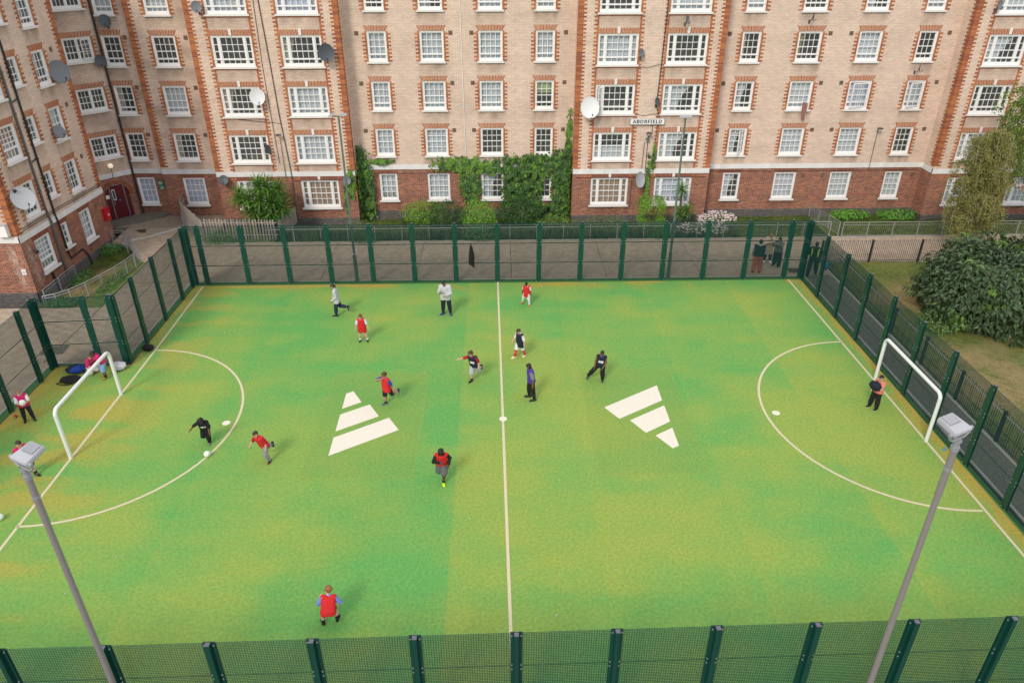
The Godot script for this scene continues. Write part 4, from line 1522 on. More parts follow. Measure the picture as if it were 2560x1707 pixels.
# ---------------------------------------------------------------- plants
func leaf_mesh(w := 0.5, fold := 0.12) -> Mesh:
	# one pointed leaf of length 1 along +y from its stalk, slightly folded and drooping
	var key := "leaf %.2f %.2f" % [w, fold]
	if cache.has(key):
		return cache[key]
	var m := MB.new()
	var p := [Vector3(0, 0, 0), Vector3(0, .45, -.02), Vector3(0, 1, -.16), Vector3(-w / 2, .40, fold), Vector3(w / 2, .40, fold)]
	for s in [[0, 4, 1], [1, 4, 2], [0, 1, 3], [1, 2, 3]]:
		var a: Vector3 = p[s[0]]
		var b: Vector3 = p[s[1]]
		var c: Vector3 = p[s[2]]
		var nn := (b - a).cross(c - a).normalized()
		var k := m.v.size()
		for e in [a, b, c]:
			m.add(e, nn, Vector2.ZERO, Color.WHITE)
		m.tri(k, k + 1, k + 2)
	cache[key] = m.mesh()
	return cache[key]

func leaf_xf(o: Vector3, out: Vector3, size: float, droop := 0.6, wild := 0.5) -> Transform3D:
	# a leaf at o on a surface facing out, its tip hanging, its face turned outwards
	var y := (Vector3.DOWN * droop + out * 0.35 + Vector3(rng.randf_range(-1, 1), rng.randf_range(-1, 1), rng.randf_range(-1, 1)) * wild).normalized()
	var z := (out + Vector3(rng.randf_range(-1, 1), rng.randf_range(-0.4, 1), rng.randf_range(-1, 1)) * wild).normalized()
	var x := y.cross(z).normalized()
	z = x.cross(y)
	var s := size * rng.randf_range(0.7, 1.25)
	return Transform3D(Basis(x * s, y * s, z * s), o)

func green(base: Color, spread := 0.3) -> Color:
	var g := 1.0 + rng.randf_range(-spread, spread)
	return Color(base.r * g * rng.randf_range(.85, 1.2), base.g * g, base.b * g)

func mound(called: String, label: String, cat: String, c: Vector3, r: Vector3, n: int, leaf: float, base: Color, young: Color, sd: int, boxy := 2.0, stems := 5, group := "", single := 0) -> Node3D:
	# a shrub: stems inside, leaves over an uneven rounded body
	var o := thing(called, label, cat, Vector3(c.x, c.y - r.y, c.z), 0, group)
	rng.seed = sd
	var lump := noise(sd, 0.9 / maxf(r.x, r.z), 3)
	var xf := []
	var cols := []
	var put := 0
	for i in n:
		var d := Vector3(rng.randfn(), rng.randfn(), rng.randfn()).normalized()
		var p := Vector3(signf(d.x) * pow(absf(d.x), 2.0 / boxy), signf(d.y) * pow(absf(d.y), 2.0 / boxy), signf(d.z) * pow(absf(d.z), 2.0 / boxy))
		var k := 1.0 + 0.28 * lump.get_noise_3d(d.x * 2.0 * r.x, d.y * 2.0 * r.x, d.z * 2.0 * r.x)
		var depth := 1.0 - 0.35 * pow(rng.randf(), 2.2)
		if boxy > 2.5:
			k = 1.0 + 0.10 * (k - 1.0)
		var q := p * r * k * depth
		if q.y < -r.y * 0.97:
			continue
		var nn := (d / r).normalized()
		var t := leaf_xf(Vector3(q.x, q.y + r.y, q.z), nn, leaf)
		var ny := lump.get_noise_3d(q.x * 3.0 + 50, q.y * 3.0, q.z * 3.0)
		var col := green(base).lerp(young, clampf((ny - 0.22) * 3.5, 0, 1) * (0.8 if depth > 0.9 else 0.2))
		if single > put and depth > 0.94 and nn.z > 0.1 and nn.x < 0.5 and i % 3 == 0:
			var key := "lm%d" % (put % 4)
			if not cache.has(called + key):
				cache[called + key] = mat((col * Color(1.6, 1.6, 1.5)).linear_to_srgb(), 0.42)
			part(o, "leaf", leaf_mesh(), cache[called + key], t)
			put += 1
		else:
			xf.append(t)
			cols.append(col)
	var m := MB.new()
	for i in stems:
		var a := TAU * i / stems + 0.4
		m.tube(PackedVector3Array([Vector3(cos(a) * .08, -0.15, sin(a) * .08), Vector3(cos(a) * r.x * .3, r.y * .7, sin(a) * r.z * .3), Vector3(cos(a) * r.x * .6, r.y * 1.4, sin(a) * r.z * .6)]), [0.05, 0.03, 0.012], 5)
	part(o, "stems", m, M.bark)
	scatter(o, "foliage", leaf_mesh(), M.leaf, xf, cols)
	return o

func ivy(label: String, at: Vector3, areas: Array, sd: int, stems: Array) -> void:
	# areas: [centre, half size, out, count, bright share]; elliptic patches of leaves hugging a wall
	var o := thing("climbing_ivy", label, "ivy", at, 0, "ivy climbing the recess of the block")
	rng.seed = sd
	var f := noise(sd, 1.1, 3)
	var xf := []
	var cols := []
	for a in areas:
		var c: Vector3 = a[0]
		var h: Vector3 = a[1]
		var out: Vector3 = a[2]
		for i in int(a[3]):
			var d := Vector3(rng.randfn(0, .42), rng.randfn(0, .42), rng.randf())
			if absf(d.x) > 1.15 or absf(d.y) > 1.15:
				continue
			var side := Vector3.UP.cross(out).normalized()
			var p := c + side * d.x * h.x + Vector3.UP * d.y * h.y
			var lump := f.get_noise_3d(p.x * 1.6, p.y * 1.6, p.z * 1.6)
			if lump < -0.16 - 0.25 * rng.randf():
				continue
			p += out * (h.z * (0.15 + 0.85 * maxf(0, lump + 0.35)) * (1.0 - 0.45 * d.z * d.z))
			xf.append(leaf_xf(p - at, out, 0.15, 1.0, 0.4))
			var tone := f.get_noise_3d(p.x * 2.4 + 9, p.y * 2.4, p.z)
			cols.append(green(Color(.026, .072, .013)).lerp(Color(.085, .18, .016), clampf((tone + a[4]) * 2.2, 0, 1)))
	for s in stems:
		var m := MB.new()
		var l := PackedVector3Array()
		for e: Vector3 in s:
			l.append(e - at)
		m.tube(l, 0.022, 5)
		part(o, "stem", m, M.bark)
	scatter(o, "foliage", leaf_mesh(0.75), M.leaf, xf, cols)

func yucca(label: String, at: Vector3, heads: Array, leaves: int, len: float, sd: int) -> void:
	var o := thing("yucca", label, "yucca", at, 0, "spiky yuccas by the wall")
	rng.seed = sd
	if not cache.has("blade0"):
		for v in 3:
			var m := MB.new()
			var pts := [[0.0, 0.012, 0.0], [0.25, 0.030, 0.02], [0.6, 0.028, -0.02], [0.85, 0.016, -0.10], [1.0, 0.001, -0.17]]
			var tone: Color = [Color(.048, .125, .016), Color(.085, .175, .025), Color(.030, .078, .012)][v]
			for i in 4:
				var a = pts[i]
				var b = pts[i + 1]
				m.quad(Vector3(-a[1], a[0], a[2]), Vector3(0, a[0], a[2] - 0.014), Vector3(0, b[0], b[2] - 0.014), Vector3(-b[1], b[0], b[2]), tone)
				m.quad(Vector3(0, a[0], a[2] - 0.014), Vector3(a[1], a[0], a[2]), Vector3(b[1], b[0], b[2]), Vector3(0, b[0], b[2] - 0.014), tone)
			cache["blade%d" % v] = m.mesh()
	var more := [[], [], []]
	for hd in heads:
		var c: Vector3 = hd
		c -= at
		var m := MB.new()
		m.tube(PackedVector3Array([Vector3(c.x * 0.35, -0.3, c.z * 0.4), Vector3(c.x * 0.7, c.y * 0.5, c.z * 0.8), c]), [0.085, 0.07, 0.055], 7)
		part(o, "stem", m, M.bark)
		for i in leaves:
			var f := (i + 0.5) / leaves
			var el := lerpf(1.45, -0.95, pow(f, 0.85))
			var az := i * 2.39996 + rng.randf_range(-.2, .2)
			var y := Vector3(cos(az) * cos(el), sin(el), sin(az) * cos(el))
			var x := y.cross(Vector3.UP).normalized()
			var z := x.cross(y)
			var s := len * rng.randf_range(0.8, 1.1)
			var v := 2 if el < -0.2 else rng.randi() % 2
			if f < 0.52 and leaves < 60 or i % 3 == 0 and f < 0.9:
				part(o, "leaf", cache["blade%d" % v], M.leaf, Transform3D(Basis(x * s * 1.7, y * s, z * s), c))
			else:
				more[v].append(Transform3D(Basis(x * s * 1.7, y * s, z * s), c))
	for v in 3:
		scatter(o, "foliage", cache["blade%d" % v], M.leaf, more[v], [])

func tree(called: String, label: String, at: Vector3, trunk: Array, r0: float, limbs: Array, n: int, leaf: float, base: Color, young: Color, sd: int, weep: float, bark: Material) -> void:
	# limbs: [start, end, spread]; leaves hang along twigs that leave the limbs
	var o := thing(called, label, "tree", at)
	rng.seed = sd
	var m := MB.new()
	var l := PackedVector3Array()
	var rr := []
	for i in trunk.size():
		l.append(trunk[i] - at)
		rr.append(r0 * (1.0 - 0.8 * i / trunk.size()))
	m.tube(l, rr, 8)
	part(o, "trunk", m, bark)
	var xf := []
	var cols := []
	var tw := MB.new()
	for li in limbs:
		var a: Vector3 = li[0] - at
		var b: Vector3 = li[1] - at
		var mid := (a + b) / 2 + Vector3(0, 0.25 * a.distance_to(b) * 0.5, 0)
		var lm := MB.new()
		lm.tube(PackedVector3Array([a, mid, b]), [r0 * .38, r0 * .24, r0 * .1], 6)
		part(o, "limb", lm, bark)
		var twigs := int(li[3])
		for t in twigs:
			var f := rng.randf_range(0.15, 1.0)
			var p := a.lerp(mid, f * 2) if f < 0.5 else mid.lerp(b, f * 2 - 1)
			var q := p + Vector3(rng.randfn(), rng.randfn() * 0.5, rng.randfn()) * float(li[2])
			var tl := rng.randf_range(0.5, 1.3) * weep
			var e := q + Vector3(rng.randfn(0, .15), -tl, rng.randfn(0, .15))
			if e.y < 0.25:
				e.y = 0.25
			if t % 3 == 0:
				tw.tube(PackedVector3Array([p, q, e]), [0.012, 0.008, 0.004], 4, Color.WHITE, false)
			var tone := rng.randf()
			for k in n:
				var g := rng.randf()
				var c := (p.lerp(q, g * 2) if g < 0.35 else q.lerp(e, (g - 0.35) / 0.65)) + Vector3(rng.randfn(), rng.randfn(), rng.randfn()) * 0.07
				xf.append(leaf_xf(c, Vector3(rng.randfn(), rng.randf(), rng.randfn()).normalized(), leaf, 0.9, 0.7))
				cols.append(green(base, .25).lerp(young, 0.65 * tone * rng.randf() + (0.15 if g < .5 else 0.0)))
	part(o, "twigs", tw, bark).set_meta("kind", "stuff")
	scatter(o, "crown", leaf_mesh(0.45), M.leaf, xf, cols)

func build_plants() -> void:
	var zs := Vector3(0, 0, 1)
	ivy("ivy column filling the recess corner beside the first lamp column", Vector3(-7.7, -0.2, -9.6), [
		[Vector3(-7.72, 1.5, -9.93), Vector3(.50, 2.2, .34), zs, 3400, 0.02],
		[Vector3(-7.85, 3.3, -9.9), Vector3(.22, .85, .22), zs, 500, 0.0],
		[Vector3(-8.08, 1.6, -9.4), Vector3(.45, 1.7, .16), Vector3(1, 0, 0), 1100, 0.3],
		[Vector3(-8.35, 2.2, -8.97), Vector3(.22, .95, .09), zs, 420, 0.35],
		[Vector3(-8.75, 1.3, -8.97), Vector3(.12, .9, .06), zs, 190, 0.1],
		[Vector3(-6.7, 3.22, -9.96), Vector3(.75, .16, .10), zs, 330, 0.4]], 5,
		[[Vector3(-7.9, -.2, -9.9), Vector3(-7.7, 1.6, -9.9), Vector3(-7.9, 3.9, -9.95)], [Vector3(-8.05, -.2, -9.2), Vector3(-8.03, 1.6, -9.3), Vector3(-8.4, 2.8, -8.95)]])
	ivy("large ivy spreading over the ground floor and white band, framing two windows", Vector3(1.5, -0.2, -9.8), [
		[Vector3(-1.9, 3.05, -9.96), Vector3(1.8, .42, .18), zs, 2300, 0.3],
		[Vector3(-1.55, 1.9, -9.96), Vector3(.62, 1.25, .20), zs, 1700, 0.15],
		[Vector3(1.35, 1.6, -9.96), Vector3(1.0, 1.7, .5), zs, 5200, -0.05],
		[Vector3(2.4, 3.0, -9.96), Vector3(2.3, .62, .30), zs, 4600, 0.05],
		[Vector3(2.35, 1.7, -9.94), Vector3(.40, 1.4, .16), zs, 1500, 0.0],
		[Vector3(3.9, 1.8, -9.95), Vector3(.62, 2.0, .38), zs, 4200, 0.0],
		[Vector3(2.7, 0.15, -9.9), Vector3(1.9, .55, .55), zs, 2200, 0.0],
		[Vector3(4.36, 2.0, -9.5), Vector3(.5, 2.1, .14), Vector3(-1, 0, 0), 1200, 0.3],
		[Vector3(4.2, 4.6, -9.96), Vector3(.16, 1.35, .08), zs, 520, 0.45],
		[Vector3(-0.3, 2.62, -9.95), Vector3(.9, .2, .12), zs, 380, 0.3]], 6,
		[[Vector3(1.2, -.2, -9.9), Vector3(1.3, 1.6, -9.93), Vector3(.8, 3.2, -9.95)], [Vector3(4.1, -.2, -9.9), Vector3(4.1, 2.6, -9.95), Vector3(4.25, 5.8, -9.96)], [Vector3(-1.5, -.2, -9.9), Vector3(-1.5, 2.2, -9.94), Vector3(-3.2, 3.2, -9.96)]])
	ivy("thin strand of ivy climbing past the name sign between two bay windows", Vector3(8.75, -0.2, -8.9), [
		[Vector3(8.75, 2.2, -8.96), Vector3(.13, 1.6, .06), zs, 420, 0.35],
		[Vector3(9.0, 3.6, -8.96), Vector3(.10, .8, .05), zs, 150, 0.3]], 7, [[Vector3(8.7, -.2, -8.95), Vector3(8.75, 2.0, -8.96), Vector3(9.0, 4.3, -8.96)]])
	var bright := Color(.09, .21, .018)
	var pale := Color(.20, .32, .03)
	mound("clipped_shrub", "square clipped bright green shrub under the bay window by the second yucca", "shrub", Vector3(8.9, .72, -7.8), Vector3(.78, .90, .75), 5200, .075, bright, pale, 21, 4.0, 4)
	mound("green_shrub", "light green rounded shrub standing out before the ivy, above the railing", "shrub", Vector3(-1.0, .70, -7.3), Vector3(.95, 1.0, .85), 4200, .09, Color(.085, .20, .02), Color(.18, .33, .03), 22)
	mound("green_shrub", "dark green shrub joined to the ivy under the second recess window", "shrub", Vector3(-2.9, .45, -8.4), Vector3(1.1, .85, .9), 2600, .10, Color(.03, .075, .02), Color(.06, .12, .03), 23)
	mound("green_shrub", "yellow-green creeper mound spilling along the wall under the second recess window", "shrub", Vector3(-4.3, .45, -8.9), Vector3(1.3, .70, .8), 2600, .09, Color(.10, .21, .02), Color(.17, .30, .03), 24)
	mound("green_shrub", "dark leafy bush at the foot of the ivy below the hidden window", "shrub", Vector3(1.3, .55, -8.6), Vector3(1.3, .95, .9), 4000, .10, Color(.025, .07, .014), Color(.06, .14, .02), 25)
	mound("green_shrub", "small mixed weeds with yellow tops by the ivy foot near the projecting bay", "shrub", Vector3(3.4, .10, -7.5), Vector3(1.3, .48, .9), 1800, .075, Color(.08, .15, .03), Color(.30, .30, .05), 26)
	mound("green_shrub", "low weed clump with yellow tops under the brown-curtained bay window", "shrub", Vector3(6.2, .06, -7.9), Vector3(1.5, .36, .6), 1300, .07, Color(.07, .13, .03), Color(.28, .27, .05), 27)
	mound("green_shrub", "grey-green bushy weed beside the first lamp column and the recess corner", "shrub", Vector3(-8.0, .15, -7.3), Vector3(.8, .45, .6), 1200, .07, Color(.10, .14, .06), Color(.16, .2, .09), 28)
	mound("green_shrub", "dark green shrub growing through the railing by the first lamp column", "shrub", Vector3(-7.3, .15, -5.55), Vector3(.75, .50, .45), 1500, .075, Color(.03, .09, .025), Color(.06, .14, .04), 29)
	mound("green_shrub", "leafy green shrub growing through the railing below the light green one", "shrub", Vector3(-0.9, .25, -5.7), Vector3(.8, .6, .5), 1600, .08, Color(.04, .11, .025), Color(.08, .17, .04), 30)
	mound("green_shrub", "tangled shrub trailing over the railing under the clipped one", "shrub", Vector3(9.1, .2, -5.9), Vector3(.9, .6, .6), 1700, .075, Color(.03, .09, .02), Color(.09, .16, .04), 31)
	mound("green_shrub", "weed growing against the picket fence behind the corner of the pitch", "shrub", Vector3(-15.2, .2, -5.5), Vector3(.9, .5, .35), 1200, .07, Color(.05, .13, .03), Color(.14, .22, .05), 32)
	mound("leafy_weeds", "broad-leaved weeds beside the brick wall behind the angled railing", "weeds", Vector3(21.2, -.05, -9.3), Vector3(1.2, .30, .4), 700, .16, Color(.07, .19, .02), Color(.12, .26, .03), 33)
	mound("leafy_weeds", "broad-leaved weeds in the corner by the last projecting bay", "weeds", Vector3(24.0, -.05, -9.2), Vector3(1.2, .32, .5), 700, .15, Color(.06, .17, .02), Color(.11, .24, .03), 34)
	mound("leafy_weeds", "weeds along the outside of the curved garden railing", "weeds", Vector3(-18.75, -.02, -.3), Vector3(.45, .22, 1.6), 1100, .09, Color(.04, .13, .03), Color(.09, .2, .04), 35)
	mound("leafy_weeds", "weeds at the outer end of the garden railing near the street wall", "weeds", Vector3(-20.2, -.05, 1.6), Vector3(.9, .22, .35), 900, .09, Color(.04, .12, .03), Color(.08, .18, .04), 36)
	mound("leafy_weeds", "leafy weeds in the garden under the narrow ground-floor window", "weeds", Vector3(-20.9, -.25, -1.6), Vector3(.45, .25, .8), 700, .09, Color(.05, .15, .03), Color(.1, .2, .04), 37)
	mound("leafy_weeds", "nettles in the top corner of the garden by the gate railing", "weeds", Vector3(-20.9, -.1, -5.0), Vector3(.6, .28, .6), 800, .10, Color(.05, .15, .03), Color(.1, .22, .04), 38)
	# pale flowering shrub
	for q in [[Vector3(12.8, .15, -7.9), Vector3(1.05, .48, .6), 170, "pale pink flowering bush against the dark brick plinth"], [Vector3(11.6, .0, -6.6), Vector3(1.4, .38, .9), 110, "sprawling pink flowers behind the railing beside the second lamp column"]]:
		var o := mound("flowering_bush", q[3], "flowering bush", q[0], q[1], 2600, .075, Color(.07, .14, .035), Color(.11, .19, .05), 40 + int(q[2]), 2.0, 4, "pink flowering bushes")
		var fl := MB.new()
		fl.ball(Vector3.ZERO, Vector3(.034, .02, .034), 7, 4)
		var xf := []
		var cols := []
		for i in q[2]:
			var d := Vector3(rng.randfn(), absf(rng.randfn()) + 0.1, rng.randfn() + 0.5).normalized()
			for k in 3:
				xf.append(Transform3D(Basis().scaled(Vector3.ONE * rng.randf_range(.7, 1.4)), Vector3(0, q[1].y, 0) + d * q[1] * rng.randf_range(.95, 1.12) + Vector3(rng.randfn(), rng.randfn(), rng.randfn()) * .03))
				cols.append(Color(.55, .50, .51).lerp(Color(.47, .36, .42), rng.randf()))
		scatter(o, "blossom", fl.mesh(), M.leaf, xf, cols)
	yucca("huge yucca with many spiky heads leaning over the picket fence", Vector3(-12.9, -0.05, -6.9), [Vector3(-13.71, 2.0, -6.7), Vector3(-13.05, 1.95, -6.6), Vector3(-12.45, 1.85, -6.7), Vector3(-11.95, 1.5, -6.8), Vector3(-14.3, 2.0, -7.2), Vector3(-13.2, 2.55, -7.3), Vector3(-12.15, 2.35, -7.3), Vector3(-12.7, 2.55, -7.2), Vector3(-13.4, 1.4, -6.5), Vector3(-12.5, 1.3, -6.5)], 76, 0.86, 51)
	yucca("small yucca with a tall shoot before the window with the blue curtains", Vector3(10.7, -0.15, -7.9), [Vector3(10.55, .55, -7.9), Vector3(11.0, .75, -7.9), Vector3(10.6, 1.95, -8.1)], 48, 0.66, 52)
	mound("big_bush", "broad dark-leaved bush as tall as the fence on the lawn", "bush", Vector3(22.1, 1.15, 4.0), Vector3(3.35, 2.05, 2.9), 15000, .25, Color(.030, .056, .022), Color(.09, .19, .02), 61, 2.3, 9, "", 280)
	mound("bramble", "light-leaved bramble at the foot of the big bush", "bush", Vector3(18.9, .30, 5.2), Vector3(.8, .45, .9), 900, .12, Color(.05, .11, .03), Color(.14, .26, .04), 62)
	var olive := Color(.125, .135, .035)
	var T := Vector3(24.55, 0, -3.3)
	var limbs := []
	rng.seed = 9
	for i in 20:
		var f := (i + 1) / 21.0
		var y := 1.3 + f * 5.0
		var a := i * 2.4
		var reach := 1.5 * (1.0 - 0.35 * f)
		limbs.append([Vector3(24.55 - 0.15 * f, y, -3.2), Vector3(24.5 + cos(a) * reach, y + 0.35, -3.2 + sin(a) * reach * .8), 0.24, 30])
	tree("birch_tree", "slender birch with a pale trunk and hanging olive strands behind the big bush", T, [Vector3(24.75, -.1, -3.3), Vector3(24.65, 2.0, -3.25), Vector3(24.5, 4.4, -3.2), Vector3(24.45, 6.8, -3.2)], 0.10, limbs, 60, .105, olive, Color(.19, .18, .055), 63, 1.15, M.bark_pale)
	limbs = []
	for i in 20:
		var f := (i + 0.5) / 20.0
		var a := i * 2.1 + 0.5
		limbs.append([Vector3(30.0, 3.6 + 4.2 * f, -4.6), Vector3(27.6 + cos(a) * 1.7 - 1.2 * f, 3.7 + 4.6 * f, -4.4 + sin(a) * 1.6), 0.42, 26])
	tree("green_tree", "leafy tree with fresh green sprays reaching in front of the last bay windows", Vector3(30.3, 0, -4.6), [Vector3(30.3, -.1, -4.6), Vector3(30.2, 3.0, -4.6), Vector3(30.0, 6.0, -4.5), Vector3(29.6, 8.6, -4.5)], 0.16, limbs, 40, .14, Color(.065, .115, .018), Color(.15, .21, .03), 64, 0.75, M.bark)

# ---------------------------------------------------------------- things on and before the walls
func dish(at: Vector3, r: float, yaw: float, pitch: float, m: Material, wall: Vector3, label: String) -> void:
	var o := thing("satellite_dish", label, "satellite dish", at, 0, "satellite dishes on the block")
	var b := Basis(Vector3.UP, yaw) * Basis(Vector3.RIGHT, -pitch)
	var mb := MB.new()
	var prof := []
	for i in 8:
		var f := i / 7.0
		prof.append([r * f, 0.17 * r * f * f])
	for side in 2:
		var k0 := mb.v.size()
		for i in 8:
			for j in 25:
				var a := TAU * j / 24
				var q := Vector3(cos(a) * prof[i][0], sin(a) * prof[i][0] * 1.08, prof[i][1] - (0.012 if side else 0.0))
				var nn := Vector3(-cos(a) * 0.34 * prof[i][0] / r, -sin(a) * 0.34 * prof[i][0] / r, 1).normalized()
				mb.add(q, -nn if side else nn, Vector2.ZERO, Color.WHITE)
		for i in 7:
			for j in 24:
				var k := k0 + i * 25 + j
				if side:
					mb.tri(k, k + 26, k + 25)
					mb.tri(k, k + 1, k + 26)
				else:
					mb.tri(k, k + 25, k + 26)
					mb.tri(k, k + 26, k + 1)
	part(o, "reflector", mb, m, Transform3D(b, Vector3.ZERO))
	mb = MB.new()
	mb.tube(PackedVector3Array([Vector3(0, -r * 1.02, 0.12 * r), Vector3(0, -r * 1.08, 0.5 * r), Vector3(0, -r * 0.75, 0.95 * r)]), 0.014, 6)
	part(o, "feed_arm", mb, M.dish_dark, Transform3D(b, Vector3.ZERO))
	mb = MB.new()
	mb.tube(PackedVector3Array([Vector3(0, -r * 0.82, 0.98 * r), Vector3(0, -r * 0.68, 0.86 * r)]), 0.032, 8)
	part(o, "receiver", mb, M.text_black, Transform3D(b, Vector3.ZERO))
	mb = MB.new()
	var back := b * Vector3(0, -0.25 * r, -0.03)
	var w := wall - at
	mb.tube(PackedVector3Array([back, back + Vector3(0, -0.18, -0.08), Vector3(w.x, back.y - 0.22, w.z), Vector3(w.x, back.y - 0.3, w.z)]), 0.02, 6)
	mb.box(Vector3(w.x, back.y - 0.24, w.z), Vector3(0.09, 0.2, 0.03) if absf(wall.x - at.x) < 0.01 else Vector3(0.03, 0.2, 0.09))
	part(o, "wall_bracket", mb, M.dish_dark)

func build_fittings() -> void:
	var g = M.dish_grey
	var d = M.dish_dark
	var p = M.dish_pale
	var wz := func(v: Vector3, z: float) -> Vector3: return Vector3(v.x, v.y, z)
	var list := [
		[Vector3(-21.2, 8.98, -5.34), .50, 55, 15, g, -1.0, "large grey dish beside a tall wing window, with a pale streak of worn print"],
		[Vector3(-20.6, 10.78, -9.95), .30, 20, 18, d, -10.2, "dark dish under the top window by the long black drainpipe"],
		[Vector3(-21.30, 8.79, -9.85), .29, 25, 12, d, -10.2, "dark dish below the open casement in the angled corner"],
		[Vector3(-21.2, 6.43, -3.89), .30, 60, 30, g, -1.0, "small grey dish tilted up in front of a second-floor wing window"],
		[Vector3(-21.2, 4.54, 0.43), .49, 50, 25, p, -1.0, "large pale metal dish before the lowest cream-wall window of the wing"],
		[Vector3(-15.2, 11.55, -8.7), .26, 20, 10, g, -9, "grey dish high up beside the top bay window"],
		[Vector3(-12.84, 7.12, -8.6), .41, 25, 10, M.dish_white, -9, "white dish over the corner of the cream-curtained bay window"],
		[Vector3(-8.86, 9.33, -8.6), .42, 15, 8, d, -9, "large dark blue-grey dish at the edge of the first bay, with a worn white print"],
		[Vector3(-12.73, 4.28, -8.6), .24, 70, 15, d, -9, "dark dish turned sideways beside the bay window with plants"],
		[Vector3(-15.54, 2.51, -8.7), .27, 10, 30, d, -9, "dark oval dish on red brick beside the yucca"],
		[Vector3(-8.57, 2.45, -8.7), .24, 15, 12, g, -9, "grey dish on red brick behind the first lamp column"],
		[Vector3(5.13, 6.45, -8.5), .53, 12, 14, M.dish_white, -9, "very large white dish left of the name sign"],
		[Vector3(7.79, 9.21, -8.7), .19, 35, 10, g, -9, "small grey dish on a mast beside a lace-curtained bay window"],
		[Vector3(8.85, 6.71, -8.7), .20, 40, 15, d, -9, "small dark dish above the end of the name sign"],
		[Vector3(10.01, 10.86, -8.6), .19, 50, 5, g, -9, "small grey dish below a top bay window sill"],
		[Vector3(8.2, 2.4, -8.5), .42, 42, 12, p, -9, "large pale dish on the red brick between two ground-floor bay windows"],
		[Vector3(16.97, 10.86, -9.6), .19, 60, 0, d, -10, "small dark dish below a top-floor sill over the olive-curtained window"],
		[Vector3(23.4, 8.22, -9.6), .18, 65, 5, d, -10, "small dark dish below the sill of the red-curtained window"],
		[Vector3(26.22, 11.49, -8.6), .21, 25, 5, g, -8.9, "grey dish on the last bay beside its top window"]]
	for q in list:
		var at: Vector3 = q[0]
		var wall := Vector3(-21.52, at.y, at.z) if q[5] > -2.0 else Vector3(at.x, at.y, q[5])
		dish(at, q[1], deg_to_rad(q[2]), deg_to_rad(q[3]), q[4], wall, q[6])
	# name sign
	var o := thing("name_sign", "white nameboard with the black letters ABORFIELD between two bays of windows", "sign", Vector3(8.44, 5.44, -8.90))
	var m := MB.new()
	m.box(Vector3(0, .155, 0), Vector3(1.90, .32, .12))
	part(o, "sign_board", m, M.white)
	m = MB.new()
	for e in [[0, .003, 1.92, .012], [0, .307, 1.92, .012]]:
		m.box(Vector3(e[0], e[1], .006), Vector3(e[2], e[3], .13))
	for x in [-.955, .955]:
		m.box(Vector3(x, .155, .006), Vector3(.012, .30, .13))
	part(o, "sign_border", m, M.steel)
	var tm := TextMesh.new()
	tm.text = "ABORFIELD"
	var sf := SystemFont.new()
	sf.font_names = PackedStringArray(["Droid Sans"])
	sf.font_weight = 700
	tm.font = sf
	tm.font_size = 32
	tm.pixel_size = 0.0086
	tm.depth = 0.006
	part(o, "lettering", tm, M.text_black, Transform3D(Basis().scaled(Vector3(1.10, 1, 1)), Vector3(0, .152, .064)))
	# small green sign by the entrance
	o = thing("wall_sign", "small green notice with white lines on the red brick beside the entrance", "sign", Vector3(-19.72, 1.78, -9.97))
	m = MB.new()
	m.box(Vector3(0, .22, 0), Vector3(.32, .24, .02))
	m.box(Vector3(0.03, -.03, 0), Vector3(.30, .24, .02))
	part(o, "sign_plate", m, M.sign_green)
	m = MB.new()
	for e in [[-.02, .28, .2], [0, .22, .24], [-.04, .16, .14], [.03, .04, .1], [.05, -.04, .22], [.02, -.10, .2]]:
		m.box(Vector3(e[0], e[1], .011), Vector3(e[2], .022, .004))
	part(o, "print", m, M.white)
	# red post box on the wing corner
	o = thing("red_box", "red metal box with a white label on the wall corner by the entrance", "wall box", Vector3(-21.28, 1.16, -6.15))
	m = MB.new()
	m.box(Vector3(0, .31, 0), Vector3(.17, .62, .50))
	part(o, "box_body", m, M.box_red)
	m = MB.new()
	m.box(Vector3(0.002, .64, 0), Vector3(.20, .03, .53))
	part(o, "box_lid", m, M.box_red)
	m = MB.new()
	m.box(Vector3(.088, .26, -.06), Vector3(.006, .13, .11))
	part(o, "label_plate", m, M.white)
	# globe lamp over the door
	o = thing("globe_lamp", "white globe lamp lit on its bracket over the entrance arch", "lamp", Vector3(-21.94, 2.55, -9.16))
	m = MB.new()
	m.tube(PackedVector3Array([Vector3(-.1, 0, -.1), Vector3(0, .12, 0), Vector3(0, .58, 0)]), .018, 6)
	part(o, "lamp_bracket", m, M.black_iron)
	m = MB.new()
	m.ball(Vector3(0, .72, 0), Vector3(.14, .14, .14), 16, 10)
	var gm := mat(lin(.85, .82, .75), 0.3)
	gm.emission_enabled = true
	gm.emission = Color(1, .93, .8)
	gm.emission_energy_multiplier = 0.35
	part(o, "globe", m, gm)
	var ol := OmniLight3D.new()
	ol.light_color = Color(1, .9, .75)
	ol.light_energy = 0.02
	ol.light_size = 0.13
	ol.omni_range = 12
	ol.omni_attenuation = 2
	ol.shadow_enabled = true
	ol.position = Vector3(0, .72, 0)
	o.add_child(ol)
	# wall lamps on poles
	for q in [[Vector3(-12.05, 2.7, -8.93), 2.35, "black wall light on a bent arm between the two first-bay window columns"], [Vector3(22.08, 2.62, -9.93), 2.3, "thin black wall light standing above the band between two recess windows"], [Vector3(8.57, 2.9, -8.93), 2.1, "small grey security light over a junction box under the name sign"]]:
		o = thing("wall_light", q[2], "lamp", q[0])
		m = MB.new()
		var h: float = q[1]
		m.tube(PackedVector3Array([Vector3(0, -.2, 0), Vector3(0, h * .5, 0), Vector3(0, h - .2, .02), Vector3(-.08, h - .1, .1), Vector3(0, h, .22)]), .016, 6)
		part(o, "lamp_arm", m, M.black_iron)
		m = MB.new()
